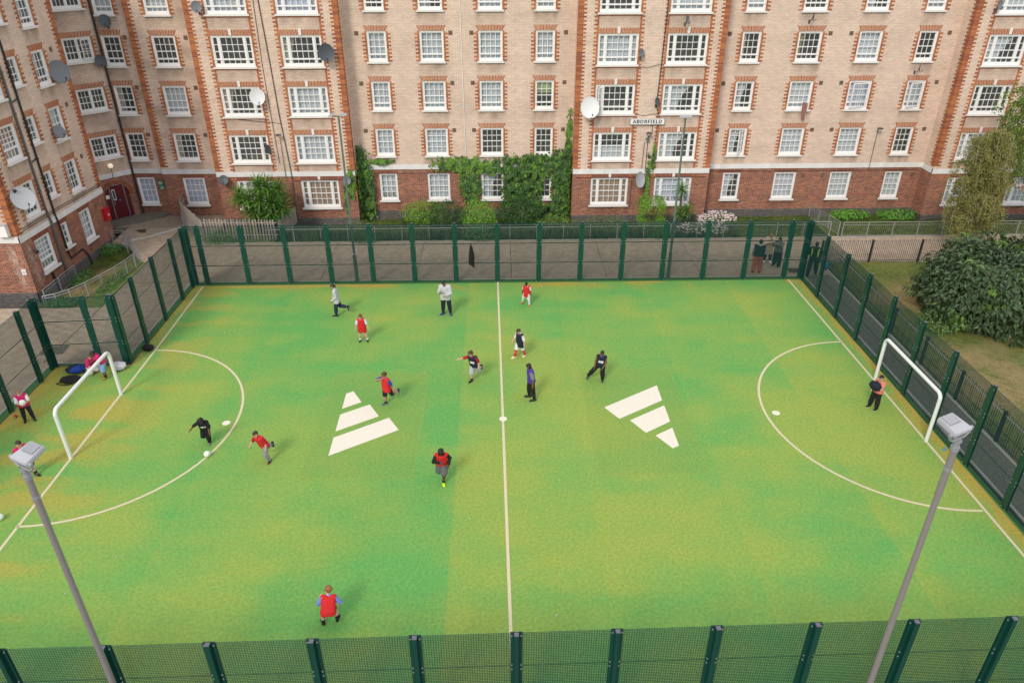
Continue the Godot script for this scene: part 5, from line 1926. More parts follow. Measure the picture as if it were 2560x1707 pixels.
		m.prism(PackedVector2Array([Vector2(-.15, -.03), Vector2(.15, -.03), Vector2(.11, .04), Vector2(-.11, .04)]), Vector3(0, h, .15), Vector3.RIGHT, Vector3.UP, Vector3(0, 0, 1), .2)
		part(o, "lamp_head", m, M.dish_dark)
		if q[0].x > 5 and q[0].x < 10:
			m = MB.new()
			m.box(Vector3(0, h - .42, .04), Vector3(.14, .24, .1))
			part(o, "junction_box", m, M.lamp_pole)
	for q in [[Vector3(-21.55, 1.96, .37), "black spotlight on red brick beside the lower wing window"], [Vector3(-21.55, 4.89, .48), "black spotlight beside the large pale dish"]]:
		o = thing("spotlight", q[1], "lamp", q[0])
		m = MB.new()
		m.tube(PackedVector3Array([Vector3(0, 0, 0), Vector3(.09, .03, 0)]), .02, 6)
		part(o, "lamp_mount", m, M.black_iron)
		m = MB.new()
		m.tube(PackedVector3Array([Vector3(.07, .06, 0), Vector3(.2, 0, .04)]), [.06, .085], 10)
		part(o, "lamp_head", m, M.black_iron)
	o = thing("meter_box", "small white box with a slot on the street-facing red brick", "wall box", Vector3(-21.93, 1.06, .93))
	m = MB.new()
	m.box(Vector3(0, .12, 0), Vector3(.19, .25, .06))
	part(o, "box_body", m, M.white)
	m = MB.new()
	m.box(Vector3(0, .12, .031), Vector3(.09, .12, .006))
	part(o, "box_door", m, M.dish_pale)
	o = thing("boiler_unit", "cream wall-hung box above the band, cut by the picture edge", "wall box", Vector3(-22.2, 2.98, 1.03))
	m = MB.new()
	m.box(Vector3(0, .26, 0), Vector3(.5, .52, .24))
	part(o, "box_body", m, M.white)
	m = MB.new()
	m.box(Vector3(0, .53, 0), Vector3(.53, .02, .27))
	part(o, "box_lid", m, M.dish_pale)
	# clothes hung from a window bar
	m = fold_sheet(-.12, .12, -1.02, 0.0, .035, .07)
	for i in m.v.size():
		var t := -m.v[i].y
		m.v[i] += Vector3(0.05 * t + 0.02 * sin(t * 7), 0, 0.04 * sin(t * 4 + m.v[i].x * 20))
		m.v[i].x *= 1.0 + 0.25 * sin(t * 5.0)
	var cl := top("hanging_cloth", m, mat(lin(.33, .16, .15), .9), Vector3(17.5, 6.38, -9.84))
	tag(cl, "dusty pink cloth hung from a second-floor window bar", "cloth")
	# dark coat hung on the mesh
	m = MB.new()
	var cp := PackedVector3Array()
	m.tube(PackedVector3Array([Vector3(-.02, 0, 0), Vector3(-.02, -.25, .02), Vector3(-.01, -.6, .02), Vector3(.0, -1.0, .02), Vector3(-.04, -1.1, .02)]), [.015, .06, .12, .15, .10], 9)
	m.tube(PackedVector3Array([Vector3(.03, -.15, .03), Vector3(.09, -.6, .04), Vector3(.08, -1.22, .03)]), [.02, .06, .05], 8)
	cl = top("hanging_coat", m, mat(lin(.008, .008, .009), .95), Vector3(-1.23, 2.05, 0.06))
	tag(cl, "black coat hung on the far mesh fence near the halfway line", "coat")

func ball(at: Vector3, label: String, turn: float) -> void:
	var o := thing("football", label, "football", at, turn, "white and green footballs")
	var m := MB.new()
	m.ball(Vector3(0, .105, 0), Vector3(.105, .105, .105), 20, 14, Color(.80, .82, .78))
	part(o, "ball_cover", m, M.cloth)
	for i in 9:
		var a := i * 2.4
		var y := 0.9 - i * 0.2
		var r := sqrt(maxf(0, 1 - y * y))
		var n := Vector3(cos(a) * r, y, sin(a) * r)
		var t := n.cross(Vector3(0.3, 1, 0.2)).normalized()
		var b := n.cross(t)
		m = MB.new()
		var k := m.v.size()
		m.add(n * .1062, n, Vector2.ZERO, Color(.16, .50, .06))
		for j in 7:
			var e := TAU * j / 6
			var s := (0.062 if j % 2 == 0 else 0.026)
			var q := (n * .105 + t * cos(e) * s * 1.3 + b * sin(e) * s).normalized() * .1062
			m.add(q, n, Vector2.ZERO, Color(.22, .55, .08))
		for j in 6:
			m.tri(k, k + 1 + j, k + 2 + j)
		part(o, "green_panel", m, M.cloth, Transform3D(Basis(), Vector3(0, .105, 0)))

func lump_bag(called: String, label: String, cat: String, at: Vector3, r: Vector3, col: Color, sd: int, extra := Color(0, 0, 0, 0), straps := true) -> void:
	var o := thing(called, label, cat, at)
	var m := MB.new()
	m.ball(Vector3(0, r.y, 0), r, 22, 14, col)
	var f := noise(sd, 2.2 / r.x, 3)
	for i in m.v.size():
		var q := m.v[i]
		var k := 1.0 + 0.38 * f.get_noise_3d(q.x, q.y, q.z)
		var p := (q - Vector3(0, r.y, 0)) * k + Vector3(0, r.y, 0)
		p.y = maxf(p.y, 0.004)
		m.v[i] = p
	var st := SurfaceTool.new()
	st.begin(Mesh.PRIMITIVE_TRIANGLES)
	st.set_smooth_group(0)
	for i in m.ix:
		st.set_color(col if extra.a == 0.0 or m.v[i].x + m.v[i].z * .6 < r.x * 0.05 else extra)
		st.add_vertex(m.v[i])
	st.index()
	st.generate_normals()
	part(o, "bag_body" if cat == "bag" else "cloth_heap", st.commit(), M.cloth)
	if straps:
		m = MB.new()
		m.tube(PackedVector3Array([Vector3(-r.x * .9, .02, r.z * .2), Vector3(-r.x * 1.15, .03, r.z * .9), Vector3(-r.x * .2, .02, r.z * 1.25), Vector3(r.x * .6, .03, r.z * .9)]), .016, 5, col)
		part(o, "strap", m, M.cloth)

func picket(label: String, a: Vector2, b: Vector2, h0: float, h1: float, w: float, gap: float, sd: int) -> void:
	var org := Vector3(a.x, 0, a.y)
	var o := thing("picket_fence", label, "fence", org, 0, "weathered wooden fences round the yucca bed")
	rng.seed = sd
	var d := b - a
	var len := d.length()
	var u := Vector3(d.x, 0, d.y) / len
	var bs := Basis(u, Vector3.UP, u.cross(Vector3.UP))
	for k in 3:
		if not cache.has("picket%d" % k):
			var m := MB.new()
			m.prism(PackedVector2Array([Vector2(-.5, 0), Vector2(.5, 0), Vector2(.5, .96), Vector2(.25, 1.0), Vector2(-.5, .97)]), Vector3.ZERO, Vector3.RIGHT, Vector3.UP, Vector3(0, 0, 1), 1.0, Color.WHITE * [0.75, 1.0, 1.25][k])
			cache["picket%d" % k] = m.mesh()
	var s := 0.0
	while s < len:
		var f := s / len
		var h := lerpf(h0, h1, f) * rng.randf_range(.97, 1.03)
		var tilt := Basis(bs.z, rng.randf_range(-.025, .025))
		part(o, "picket", cache["picket%d" % (rng.randi() % 3)], M.wood, Transform3D(tilt * bs * Basis.from_scale(Vector3(w, h, .018)), u * s + Vector3(0, -.05, 0)))
		s += w + gap
	for f in [0.22, 0.78]:
		var m := MB.new()
		m.tube(PackedVector3Array([Vector3(0, h0 * f, 0) - bs.z * .03, u * len + Vector3(0, h1 * f, 0) - bs.z * .03]), .035, 4)
		part(o, "fence_rail", m, M.wood)

func build_things() -> void:
	goal(Vector3(-14.0, 0, 13.35), Vector3(-14.0, 0, 9.6), 1.86, "white goal frame in front of the recess with the bags")
	goal(Vector3(14.35, 0, 13.12), Vector3(14.31, 0, 9.35), 1.86, "white goal frame beside the boy holding a dark jacket")
	flood(Vector3(-7.52, -0.1, 23.45), 7.75, deg_to_rad(-28), "grey floodlight column whose head hides a child in dark shorts")
	flood(Vector3(7.38, -0.1, 23.45), 8.05, deg_to_rad(26), "grey floodlight column crossing the near goal post and the side fence")
	street_lamp(Vector3(-6.86, 0, -0.28), 7.85, true, "green-grey lamp column with two tilted lamp heads")
	street_lamp(Vector3(8.40, 0, -0.30), 7.75, false, "green-grey lamp column with one flat lamp head")
	var zero := func(_p: Vector2) -> float: return 0.0
	railing("guard_railing", "long galvanised railing between the concrete road and the planted strip", run(Vector2(-12.62, -5.56), Vector2(18.46, -5.56), 21), 0.85, zero, "galvanised railings")
	railing("guard_railing", "galvanised railing before the grass beyond the angled side railing", run(Vector2(19.1, -5.42), Vector2(41.5, -5.42), 16), 0.85, zero, "galvanised railings")
	railing("guard_railing", "side railing running from the road to the brick wall across the grass", run(Vector2(18.93, -5.5), Vector2(18.98, -9.75), 3), 0.80, func(p: Vector2) -> float: return strip_height(0, p.y) + 0.02, "galvanised railings")
	railing("guard_railing", "short railing from the picket fence to the door path", [Vector2(-16.3, -5.65), Vector2(-17.2, -6.8), Vector2(-18.1, -8.1)], 0.85, zero, "galvanised railings")
	var gh := func(p: Vector2) -> float: return garden_height(p.x, p.y) + 0.0
	railing("garden_railing", "curved galvanised railing round the small garden under the wing", [Vector2(-20.95, 1.75), Vector2(-20.4, 1.68), Vector2(-19.88, 1.38), Vector2(-19.4, .78), Vector2(-19.03, .07), Vector2(-18.7, -.75), Vector2(-18.5, -1.5), Vector2(-18.42, -2.3), Vector2(-18.45, -3.0), Vector2(-19.2, -4.0), Vector2(-19.9, -5.0)], 0.74, gh, "garden railings")
	railing("garden_railing", "low rail along the foot of the wing wall", [Vector2(-21.2, 1.2), Vector2(-21.2, -.2), Vector2(-21.2, -1.7)], 0.8, func(p: Vector2) -> float: return -0.42, "garden railings")
	railing("garden_railing", "short garden railing and gate end beside the red wall box", [Vector2(-21.25, -6.0), Vector2(-20.6, -6.0), Vector2(-19.95, -5.3), Vector2(-19.75, -4.4)], 0.78, gh, "garden railings")
	bow_top("black bow-top fence between the concrete road and the lawn", Vector2(16.5, -1.86), Vector2(41.9, -1.86), 10)
	bow_top("black bow-top fence along the alley behind the side mesh fence", Vector2(16.62, -1.8), Vector2(16.66, 18.2), 8)
	picket("grey weathered picket fence in front of the big yucca", Vector2(-16.15, -5.85), Vector2(-12.1, -5.9), 1.30, 1.22, .078, .085, 81)
	picket("solid weathered board fence running back from the pickets to the wall", Vector2(-18.15, -8.3), Vector2(-16.2, -5.85), 1.50, 1.32, .10, .008, 82)
	picket("tallest weathered boards against the red wall beside a net-curtained window", Vector2(-18.5, -9.75), Vector2(-18.15, -8.35), 1.45, 1.55, .13, .008, 83)
	picket("grey boards closing the far end of the yucca bed beside the bay", Vector2(-12.0, -6.0), Vector2(-11.75, -8.8), 1.1, .95, .11, .02, 84)
	ball(Vector3(-9.55, 0, 13.38), "white and green football rolling near the penalty arc", 0.3)
	ball(Vector3(-14.62, 0, 16.22), "white and green football cut by the picture edge", 1.9)
	lump_bag("sports_jacket", "black jacket with a blue lining heaped by the recess fence", "jacket", Vector3(-16.45, 0, 7.95), Vector3(.34, .14, .26), Color(.010, .012, .02), 3, Color(.01, .06, .32), false)
	lump_bag("backpack", "flat black backpack lying on the sandy turf behind the goal", "bag", Vector3(-16.35, 0, 8.62), Vector3(.36, .09, .26), Color(.009, .009, .010), 4)
	lump_bag("drawstring_bag", "white crumpled bag against the fence by the goal post", "bag", Vector3(-14.85, 0, 7.78), Vector3(.26, .16, .22), Color(.62, .58, .62), 5, Color(0, 0, 0, 0), false)
	lump_bag("black_bundle", "small black bundle by the fence where the goal line starts", "jacket", Vector3(-14.33, 0, 6.3), Vector3(.22, .13, .18), Color(.01, .01, .011), 6, Color(0, 0, 0, 0), false)
	var o := thing("red_ball", "small red ball by the fair boy's feet", "ball", Vector3(-17.08, 0, 11.0))
	var m := MB.new()
	m.ball(Vector3(0, .06, 0), Vector3(.07, .06, .06), 12, 8, Color(.45, .03, .05))
	part(o, "ball_cover", m, M.cloth)
	m = MB.new()
	m.tube(PackedVector3Array([Vector3(0, .06, .055), Vector3(0, .06, .066)]), .025, 8, Color(.5, .3, .3))
	part(o, "ball_patch", m, M.cloth)
	o = thing("drink_bottle", "blue drink bottle lying by the side fence", "bottle", Vector3(14.72, 0.035, 13.6), 0.7)
	m = MB.new()
	m.tube(PackedVector3Array([Vector3(-.1, 0, 0), Vector3(.05, 0, 0), Vector3(.09, 0, 0), Vector3(.11, 0, 0)]), [.034, .034, .014, .014], 10, Color(.05, .32, .62))
	part(o, "bottle_body", m, M.cloth)
	m = MB.new()
	m.tube(PackedVector3Array([Vector3(.11, 0, 0), Vector3(.135, 0, 0)]), .017, 8, Color(.5, .22, .02))
	part(o, "bottle_cap", m, M.cloth)
	# washing seen past the birch
	o = thing("pink_bunting", "cluster of pink and white cloth flowers on a line beyond the birch", "decoration", Vector3(27.6, 2.6, -6.0))
	rng.seed = 17
	for i in 7:
		m = MB.new()
		for k in 8:
			m.ball(Vector3(rng.randfn(0, .1), rng.randfn(0, .09), rng.randfn(0, .08)), Vector3(.1, .07, .08), 7, 5, Color(.75, .48, .50).lerp(Color(.8, .72, .70), rng.randf()))
		part(o, "cloth_flower", m, M.cloth, Transform3D(Basis(), Vector3(i * .22, .55 - i * .12 + rng.randf_range(-.1, .1), 0)))
	m = MB.new()
	m.tube(PackedVector3Array([Vector3(-.3, .75, 0), Vector3(.7, .35, 0), Vector3(1.6, -.35, 0)]), .012, 5)
	part(o, "line", m, M.steel)

# ---------------------------------------------------------------- people
func surf(prims: Array, cell: float, k: float, planes := [], wrinkle := 0.0, sd := 1) -> MB:
	# one smooth surface round tapered capsules [a, b, ra, rb, colour]; planes [point, normal] cut it clean
	var lo := Vector3.ONE * 1e9
	var hi := -lo
	for p in prims:
		var r := maxf(p[2], p[3]) + cell * 2.5
		lo = lo.min(p[0] - Vector3.ONE * r).min(p[1] - Vector3.ONE * r)
		hi = hi.max(p[0] + Vector3.ONE * r).max(p[1] + Vector3.ONE * r)
	var nx := int((hi.x - lo.x) / cell) + 2
	var ny := int((hi.y - lo.y) / cell) + 2
	var nz := int((hi.z - lo.z) / cell) + 2
	var f := PackedFloat32Array()
	f.resize(nx * ny * nz)
	f.fill(1.0)
	var reach := k + cell * 2.2
	for p in prims:
		var a: Vector3 = p[0]
		var b: Vector3 = p[1]
		var ra: float = p[2]
		var rb: float = p[3]
		var ab := b - a
		var l2 := maxf(ab.length_squared(), 1e-9)
		var rm := Vector3.ONE * (maxf(ra, rb) + reach)
		var m0 := (a.min(b) - rm - lo) / cell
		var m1 := (a.max(b) + rm - lo) / cell
		for z in range(maxi(0, int(m0.z)), mini(nz - 1, int(m1.z)) + 1):
			for y in range(maxi(0, int(m0.y)), mini(ny - 1, int(m1.y)) + 1):
				var base := (z * ny + y) * nx
				for x in range(maxi(0, int(m0.x)), mini(nx - 1, int(m1.x)) + 1):
					var q := lo + Vector3(x, y, z) * cell - a
					var t := clampf(q.dot(ab) / l2, 0.0, 1.0)
					var d := (q - ab * t).length() - ra - (rb - ra) * t
					var o := f[base + x]
					var h := k - absf(o - d)
					var v := minf(o, d)
					if h > 0.0:
						v -= h * h / (4.0 * k)
					f[base + x] = v
	if planes.size():
		for z in nz:
			for y in ny:
				for x in nx:
					var i := (z * ny + y) * nx + x
					if f[i] < reach:
						var q := lo + Vector3(x, y, z) * cell
						for pl in planes:
							f[i] = maxf(f[i], (q - pl[0]).dot(pl[1]))
	var m := MB.new()
	var id := PackedInt32Array()
	id.resize(f.size())
	id.fill(-1)
	var act := PackedInt32Array()
	var off := [0, 1, nx, nx + 1, nx * ny, nx * ny + 1, nx * ny + nx, nx * ny + nx + 1]
	var lim := cell * 1.8
	var fn := noise(sd, 7.0, 2) if wrinkle > 0.0 else null
	for z in nz - 1:
		for y in ny - 1:
			var base := (z * ny + y) * nx
			for x in nx - 1:
				var i := base + x
				var f0 := f[i]
				if f0 > lim or f0 < -lim:
					continue
				var c := [f0, f[i + 1], f[i + nx], f[i + nx + 1], f[i + nx * ny], f[i + nx * ny + 1], f[i + nx * ny + nx], f[i + nx * ny + nx + 1]]
				var neg := 0
				for e in c:
					if e < 0.0:
						neg += 1
				if neg == 0 or neg == 8:
					continue
				var s := Vector3.ZERO
				var n := 0
				for e in [[0, 1], [2, 3], [4, 5], [6, 7], [0, 2], [1, 3], [4, 6], [5, 7], [0, 4], [1, 5], [2, 6], [3, 7]]:
					var u: float = c[e[0]]
					var v: float = c[e[1]]
					if (u < 0.0) != (v < 0.0):
						var t := u / (u - v)
						var q0 := Vector3(e[0] & 1, (e[0] >> 1) & 1, e[0] >> 2)
						var q1 := Vector3(e[1] & 1, (e[1] >> 1) & 1, e[1] >> 2)
						s += q0.lerp(q1, t)
						n += 1
				var g := Vector3(c[1] + c[3] + c[5] + c[7] - c[0] - c[2] - c[4] - c[6], c[2] + c[3] + c[6] + c[7] - c[0] - c[1] - c[4] - c[5], c[4] + c[5] + c[6] + c[7] - c[0] - c[1] - c[2] - c[3]).normalized()
				var pos := lo + (Vector3(x, y, z) + s / n) * cell
				var best := 1e9
				var col := Color.WHITE
				for p in prims:
					var ab: Vector3 = p[1] - p[0]
					var q: Vector3 = pos - p[0]
					var t := clampf(q.dot(ab) / maxf(ab.length_squared(), 1e-9), 0.0, 1.0)
					var d: float = (q - ab * t).length() - p[2] - (p[3] - p[2]) * t
					if d < best:
						best = d
						col = p[4]
				if fn:
					var w: float = fn.get_noise_3dv(pos * 2.0)
					pos += g * w * wrinkle
					g = (g + Vector3(fn.get_noise_3dv(pos * 2.0 + Vector3(9, 0, 0)), fn.get_noise_3dv(pos * 2.0 + Vector3(0, 9, 0)), fn.get_noise_3dv(pos * 2.0 + Vector3(0, 0, 9))) * 0.45).normalized()
				id[i] = m.v.size()
				act.append(i)
				m.add(pos, g, Vector2.ZERO, col)
	var sx := 1
	var sy := nx
	var sz := nx * ny
	for i in act:
		var ins := f[i] < 0.0
		for e in [[sx, sy, sz], [sy, sz, sx], [sz, sx, sy]]:
			if i + e[0] >= f.size() or (f[i + e[0]] < 0.0) == ins:
				continue
			if i - e[1] - e[2] < 0:
				continue
			var b := id[i - e[1]]
			var c := id[i - e[1] - e[2]]
			var d := id[i - e[2]]
			if b < 0 or c < 0 or d < 0:
				continue
			if ins:
				m.tri(id[i], b, c)
				m.tri(id[i], c, d)
			else:
				m.tri(id[i], c, b)
				m.tri(id[i], d, c)
	return m

func join(m: MB, o: MB, xf: Transform3D) -> void:
	var k := m.v.size()
	for i in o.v.size():
		m.add(xf * o.v[i], (xf.basis * o.n[i]).normalized(), o.t[i], o.c[i])
	for i in o.ix:
		m.ix.append(i + k)

func head_mesh(hh: float, skin: Color, beard: bool) -> MB:
	var s := hh
	var P := []
	P.append([Vector3(0, .13, -.09) * s, Vector3(0, .13, .05) * s, .345 * s, .315 * s, skin])
	P.append([Vector3(0, -.06, .06) * s, Vector3(0, -.34, .17) * s, .255 * s, .115 * s, skin])
	for q in [-1, 1]:
		P.append([Vector3(q * .10, -.30, .10) * s, Vector3(q * .17, -.12, .05) * s, .12 * s, .14 * s, skin])
		P.append([Vector3(q * .325, .02, -.03) * s, Vector3(q * .33, -.08, -.01) * s, .05 * s, .035 * s, skin])
	P.append([Vector3(0, .03, .335) * s, Vector3(0, -.095, .405) * s, .03 * s, .05 * s, skin])
	var m := surf(P, 0.055 * s, 0.06 * s)
	var dark := Color(.02, .014, .01)
	for i in m.v.size():
		var q := m.v[i] / s
		if q.z < .15:
			continue
		for e in [-1, 1]:
			if Vector2(q.x - e * .135, q.y - .03).length() < .042:
				m.c[i] = dark
				m.v[i].z -= .012 * s
			elif absf(q.x - e * .14) < .09 and absf(q.y - .115) < .026:
				m.c[i] = skin.lerp(dark, .6)
		if absf(q.x) < .085 and absf(q.y + .215) < .026:
			m.c[i] = skin.lerp(Color(.35, .07, .06), .55)
		if beard and q.y < -.10 and (absf(q.y + .21) > .04 or absf(q.x) > .1):
			m.c[i] = Color(.02, .014, .01)
	return m

func hair_mesh(style: String, s: float, col: Color, sd: int) -> MB:
	var P := [[Vector3(0, .20, -.13) * s, Vector3(0, .23, .06) * s, .355 * s, .30 * s, col], [Vector3(0, .10, -.16) * s, Vector3(0, -.10, -.16) * s, .31 * s, .23 * s, col]]
	var bump := .012 * s
	if style == "buzz":
		P = [[Vector3(0, .18, -.11) * s, Vector3(0, .19, .05) * s, .335 * s, .30 * s, col], [Vector3(0, .06, -.14) * s, Vector3(0, -.08, -.14) * s, .30 * s, .22 * s, col]]
		bump = .004 * s
	elif style == "curly" or style == "afro":
		var r := RandomNumberGenerator.new()
		r.seed = sd
		var grow := .055 if style == "curly" else .10
		for i in 46:
			var y := r.randf_range(-.25, 1.0)
			var a := r.randf() * TAU
			var w := sqrt(maxf(0, 1 - y * y))
			var d := Vector3(cos(a) * w, y, sin(a) * w)
			if d.z > .55 and d.y < .45:
				continue
			var c := Vector3(0, .13, -.07) * s + d * (.34 + grow) * s
			P.append([c, c + d * .02 * s, .085 * s, .06 * s, col * Color.WHITE.lerp(Color(.6, .6, .6), r.randf())])
		bump = .03 * s
	elif style == "long" or style == "locs":
		for q in [-1, 1]:
			P.append([Vector3(q * .26, .2, -.05) * s, Vector3(q * .33, -.55, -.06) * s, .13 * s, .08 * s, col])
			P.append([Vector3(q * .14, .2, -.25) * s, Vector3(q * .2, -.75, -.26) * s, .17 * s, .09 * s, col])
		bump = .03 * s
	elif style == "ponytail":
		P.append([Vector3(0, .25, -.36) * s, Vector3(0, .12, -.58) * s, .11 * s, .13 * s, col])
		P.append([Vector3(0, .12, -.58) * s, Vector3(0, -.42, -.56) * s, .13 * s, .05 * s, col])
	elif style == "tousled":
		for q in [[-.15, .45, .1], [.1, .5, .05], [.2, .4, .2], [-.05, .42, .25], [.0, .5, -.15]]:
			P.append([Vector3(q[0], q[1], q[2]) * s, Vector3(q[0] * 1.2, q[1] + .06, q[2] + .05) * s, .11 * s, .07 * s, col])
		bump = .03 * s
	elif style == "beanie":
		P = [[Vector3(0, .22, -.10) * s, Vector3(0, .24, .05) * s, .39 * s, .35 * s, col], [Vector3(0, .12, -.10) * s, Vector3(0, .12, .04) * s, .385 * s, .34 * s, col], [Vector3(0, .58, -.06) * s, Vector3(0, .62, -.06) * s, .07 * s, .07 * s, Color(.5, .3, .15)]]
	elif style == "hood":
		P = [[Vector3(0, .20, -.14) * s, Vector3(0, .22, .06) * s, .41 * s, .345 * s, col], [Vector3(0, .0, -.14) * s, Vector3(0, -.42, -.10) * s, .40 * s, .32 * s, col]]
		for q in [-1, 1]:
			P.append([Vector3(q * .30, .2, .08) * s, Vector3(q * .24, -.45, .12) * s, .10 * s, .12 * s, col])
	return surf(P, 0.06 * s, 0.05 * s, [], bump, sd)

func hand_into(m: MB, w: Vector3, d: Vector3, n: Vector3, h: float, skin: Color, side: float, curl: float) -> void:
	# palm, four bent fingers of different lengths and a thumb leaving the side of the palm
	var x := d.cross(n).normalized() * side
	n = x.cross(d) * side
	var k := m.v.size()
	var i0 := m.ix.size()
	m.ball(Vector3.ZERO, Vector3(.024, .036, .0125) * h, 10, 6, skin)
	var b := Basis(x, d, n)
	if side < 0.0:
		for i in range(i0, m.ix.size(), 3):
			var e := m.ix[i]
			m.ix[i] = m.ix[i + 1]
			m.ix[i + 1] = e
	for i in range(k, m.v.size()):
		m.v[i] = w + b * (m.v[i] + Vector3(0, .03 * h, 0))
		m.n[i] = (b * m.n[i]).normalized()
	var ox := [-.017, -.006, .006, .017]
	var ln := [.027, .035, .038, .032]
	for i in 4:
		var p: Vector3 = w + (x * ox[i] + d * .056) * h
		var q: Vector3 = p + (d * cos(curl * .5) + n * sin(curl * .5)) * ln[i] * h * .55
		var e: Vector3 = q + (d * cos(curl * 1.6) + n * sin(curl * 1.6)) * ln[i] * h * .55
		m.tube(PackedVector3Array([p, q, e]), [.0064 * h, .0060 * h, .0045 * h], 6, skin)
	var t0 := w + (x * .020 + d * .018) * h
	var t1 := t0 + (d * .55 + x * .65 + n * .35).normalized() * .026 * h
	m.tube(PackedVector3Array([t0, t1, t1 + (d * .9 + x * .15 + n * .4).normalized() * .022 * h]), [.0085 * h, .0072 * h, .0055 * h], 6, skin)

func person(label: String, s: Dictionary) -> Dictionary:
	var h: float = s.h
	var adult := h > 1.52
	var hh := h * (.138 if adult else .163)
	var at: Vector2 = s.at
	var skin: Color = s.skin
	var TB := Basis(Vector3.UP, deg_to_rad(s.get("twist", 0))) * Basis(Vector3.RIGHT, deg_to_rad(s.get("lean", 3))) * Basis(Vector3(0, 0, 1), deg_to_rad(s.get("side", 0)))
	var J := {}
	var tors := .295 * h
	var neck := TB * Vector3(0, tors, 0)
	var ank := []
	var kne := []
	var shn := []
	for i in 2:
		var q: Array = s.ll if i == 0 else s.rl
		var sg := 1.0 if i == 0 else -1.0
		var LB := Basis(Vector3.UP, deg_to_rad(sg * (q[3] if q.size() > 3 else 6))) * Basis(Vector3(0, 0, 1), deg_to_rad(sg * q[1])) * Basis(Vector3.RIGHT, deg_to_rad(-q[0]))
		var hip := Vector3(sg * .056 * h, 0, 0)
		var kn := hip + LB * Vector3(0, -.245 * h, 0)
		var SB := LB * Basis(Vector3.RIGHT, deg_to_rad(q[2]))
		var an := kn + SB * Vector3(0, -.232 * h, 0)
		J["hip%d" % i] = hip
		kne.append(kn)
		ank.append(an)
		shn.append(SB)
	var low := 1e9
	var foot := Vector3.ZERO
	for i in 2:
		if ank[i].y - .042 * h < low:
			low = ank[i].y - .042 * h
			foot = ank[i]
	for i in 2:
		low = minf(low, kne[i].y - .05 * h)
	if s.get("kneel", false):
		foot = (kne[0] + kne[1]) / 2
	var yaw := Basis(Vector3.UP, deg_to_rad(s.yaw))
	var sh := yaw * foot
	var o := thing("person", label, "person", Vector3(at.x - sh.x, 0, at.y - sh.z), deg_to_rad(s.yaw), s.get("group", ""))
	var up := Vector3(0, -low, 0)
	# joints, lifted so that the lowest point stands on the ground
	var pel := up
	var body := []
	var shirt := []
	var tr := []
	var sl: float = s.get("sleeve", 0.45)
	var tc: Color = s.get("top", Color(.5, .5, .5))
	var arm_col: Color = s.get("sleeve_col", tc)
	var th := 1.0 if not adult else .96
	var wd: float = s.get("wide", 1.0) * (.90 if adult else .88)
	var under: bool = s.has("bib")
	th *= .92
	for q in [-1.0, 1.0]:
		var a := pel + TB * Vector3(q * .052 * h * wd, .015 * h, 0)
		var b := pel + TB * Vector3(q * .066 * h * wd, .225 * h, .0)
		body.append([a, b, .068 * h * th, .064 * h * th, skin])
		if not under:
			shirt.append([a + TB * Vector3(0, -.02 * h, 0), b, .083 * h * th, .074 * h * th, tc])
	if not under:
		shirt.append([pel + TB * Vector3(0, -.01 * h, 0), pel + TB * Vector3(0, .225 * h, 0), .084 * h * th, .078 * h * th, tc])
	var sa := pel + TB * Vector3(-.10 * h * wd, .262 * h, -.005 * h)
	var sb := pel + TB * Vector3(.10 * h * wd, .262 * h, -.005 * h)
	body.append([sa, sb, .038 * h, .038 * h, skin])
	shirt.append([sa, sb, (.040 if under else .047) * h, (.040 if under else .047) * h, tc])
	var nk := pel + neck
	var hd_b := TB * Basis(Vector3.RIGHT, deg_to_rad(-.6 * s.get("lean", 3.0))) * Basis(Vector3.UP, deg_to_rad(s.get("hy", 0))) * Basis(Vector3.RIGHT, deg_to_rad(s.get("hp", 8)))
	var hc := nk + hd_b * Vector3(0, .008 * h + hh * .49, .02 * h)
	body.append([pel + TB * Vector3(0, .25 * h, -.004 * h), hc + hd_b * Vector3(0, -.25 * hh, -.03 * hh), .040 * h, .032 * h, skin])
	if s.get("collar", true):
		shirt.append([pel + TB * Vector3(0, .26 * h, -.003 * h), pel + TB * Vector3(0, .295 * h, 0), .05 * h, .042 * h, s.get("collar_col", tc)])
	var m := MB.new()
	var hands := []
	for i in 2:
		var q: Array = s.la if i == 0 else s.ra
		var sg := 1.0 if i == 0 else -1.0
		var AB := TB * Basis(Vector3(0, 0, 1), deg_to_rad(sg * q[1])) * Basis(Vector3.RIGHT, deg_to_rad(-q[0])) * Basis(Vector3.UP, deg_to_rad(-sg * (q[3] if q.size() > 3 else 0)))
		var s0 := pel + TB * Vector3(sg * .122 * h * wd, .255 * h, 0)
		var e := s0 + AB * Vector3(0, -.165 * h, 0)
		var FB := AB * Basis(Vector3.RIGHT, deg_to_rad(-q[2]))
		var w := e + FB * Vector3(0, -.145 * h, 0)
		body.append([s0, e, .036 * h, .028 * h, skin])
		body.append([e, w, .028 * h, .0195 * h, skin])
		body.append([w, w + FB * Vector3(0, -.02 * h, 0), .0175 * h, .016 * h, skin])
		if sl > 0.0:
			shirt.append([s0, s0.lerp(e, minf(1.0, sl * 1.9)), .046 * h, (.044 if sl < .8 else .038) * h, arm_col])
			if sl > 0.6:
				shirt.append([e, w, .039 * h, .030 * h, arm_col])
		hands.append([w, FB * Vector3(0, -1, 0), FB * Vector3(-sg, 0, 0.15), sg])
	var loose: float = s.get("loose", 0.0)
	var bc: Color = s.get("pants", Color(.02, .02, .02))
	var plen: float = s.get("plen", 1.0)
	if s.get("skirt", false):
		bc = s.bib
	tr.append([pel + Vector3(-.035 * h, 0.01 * h, 0), pel + Vector3(.035 * h, 0.01 * h, 0), .078 * h, .078 * h, bc])
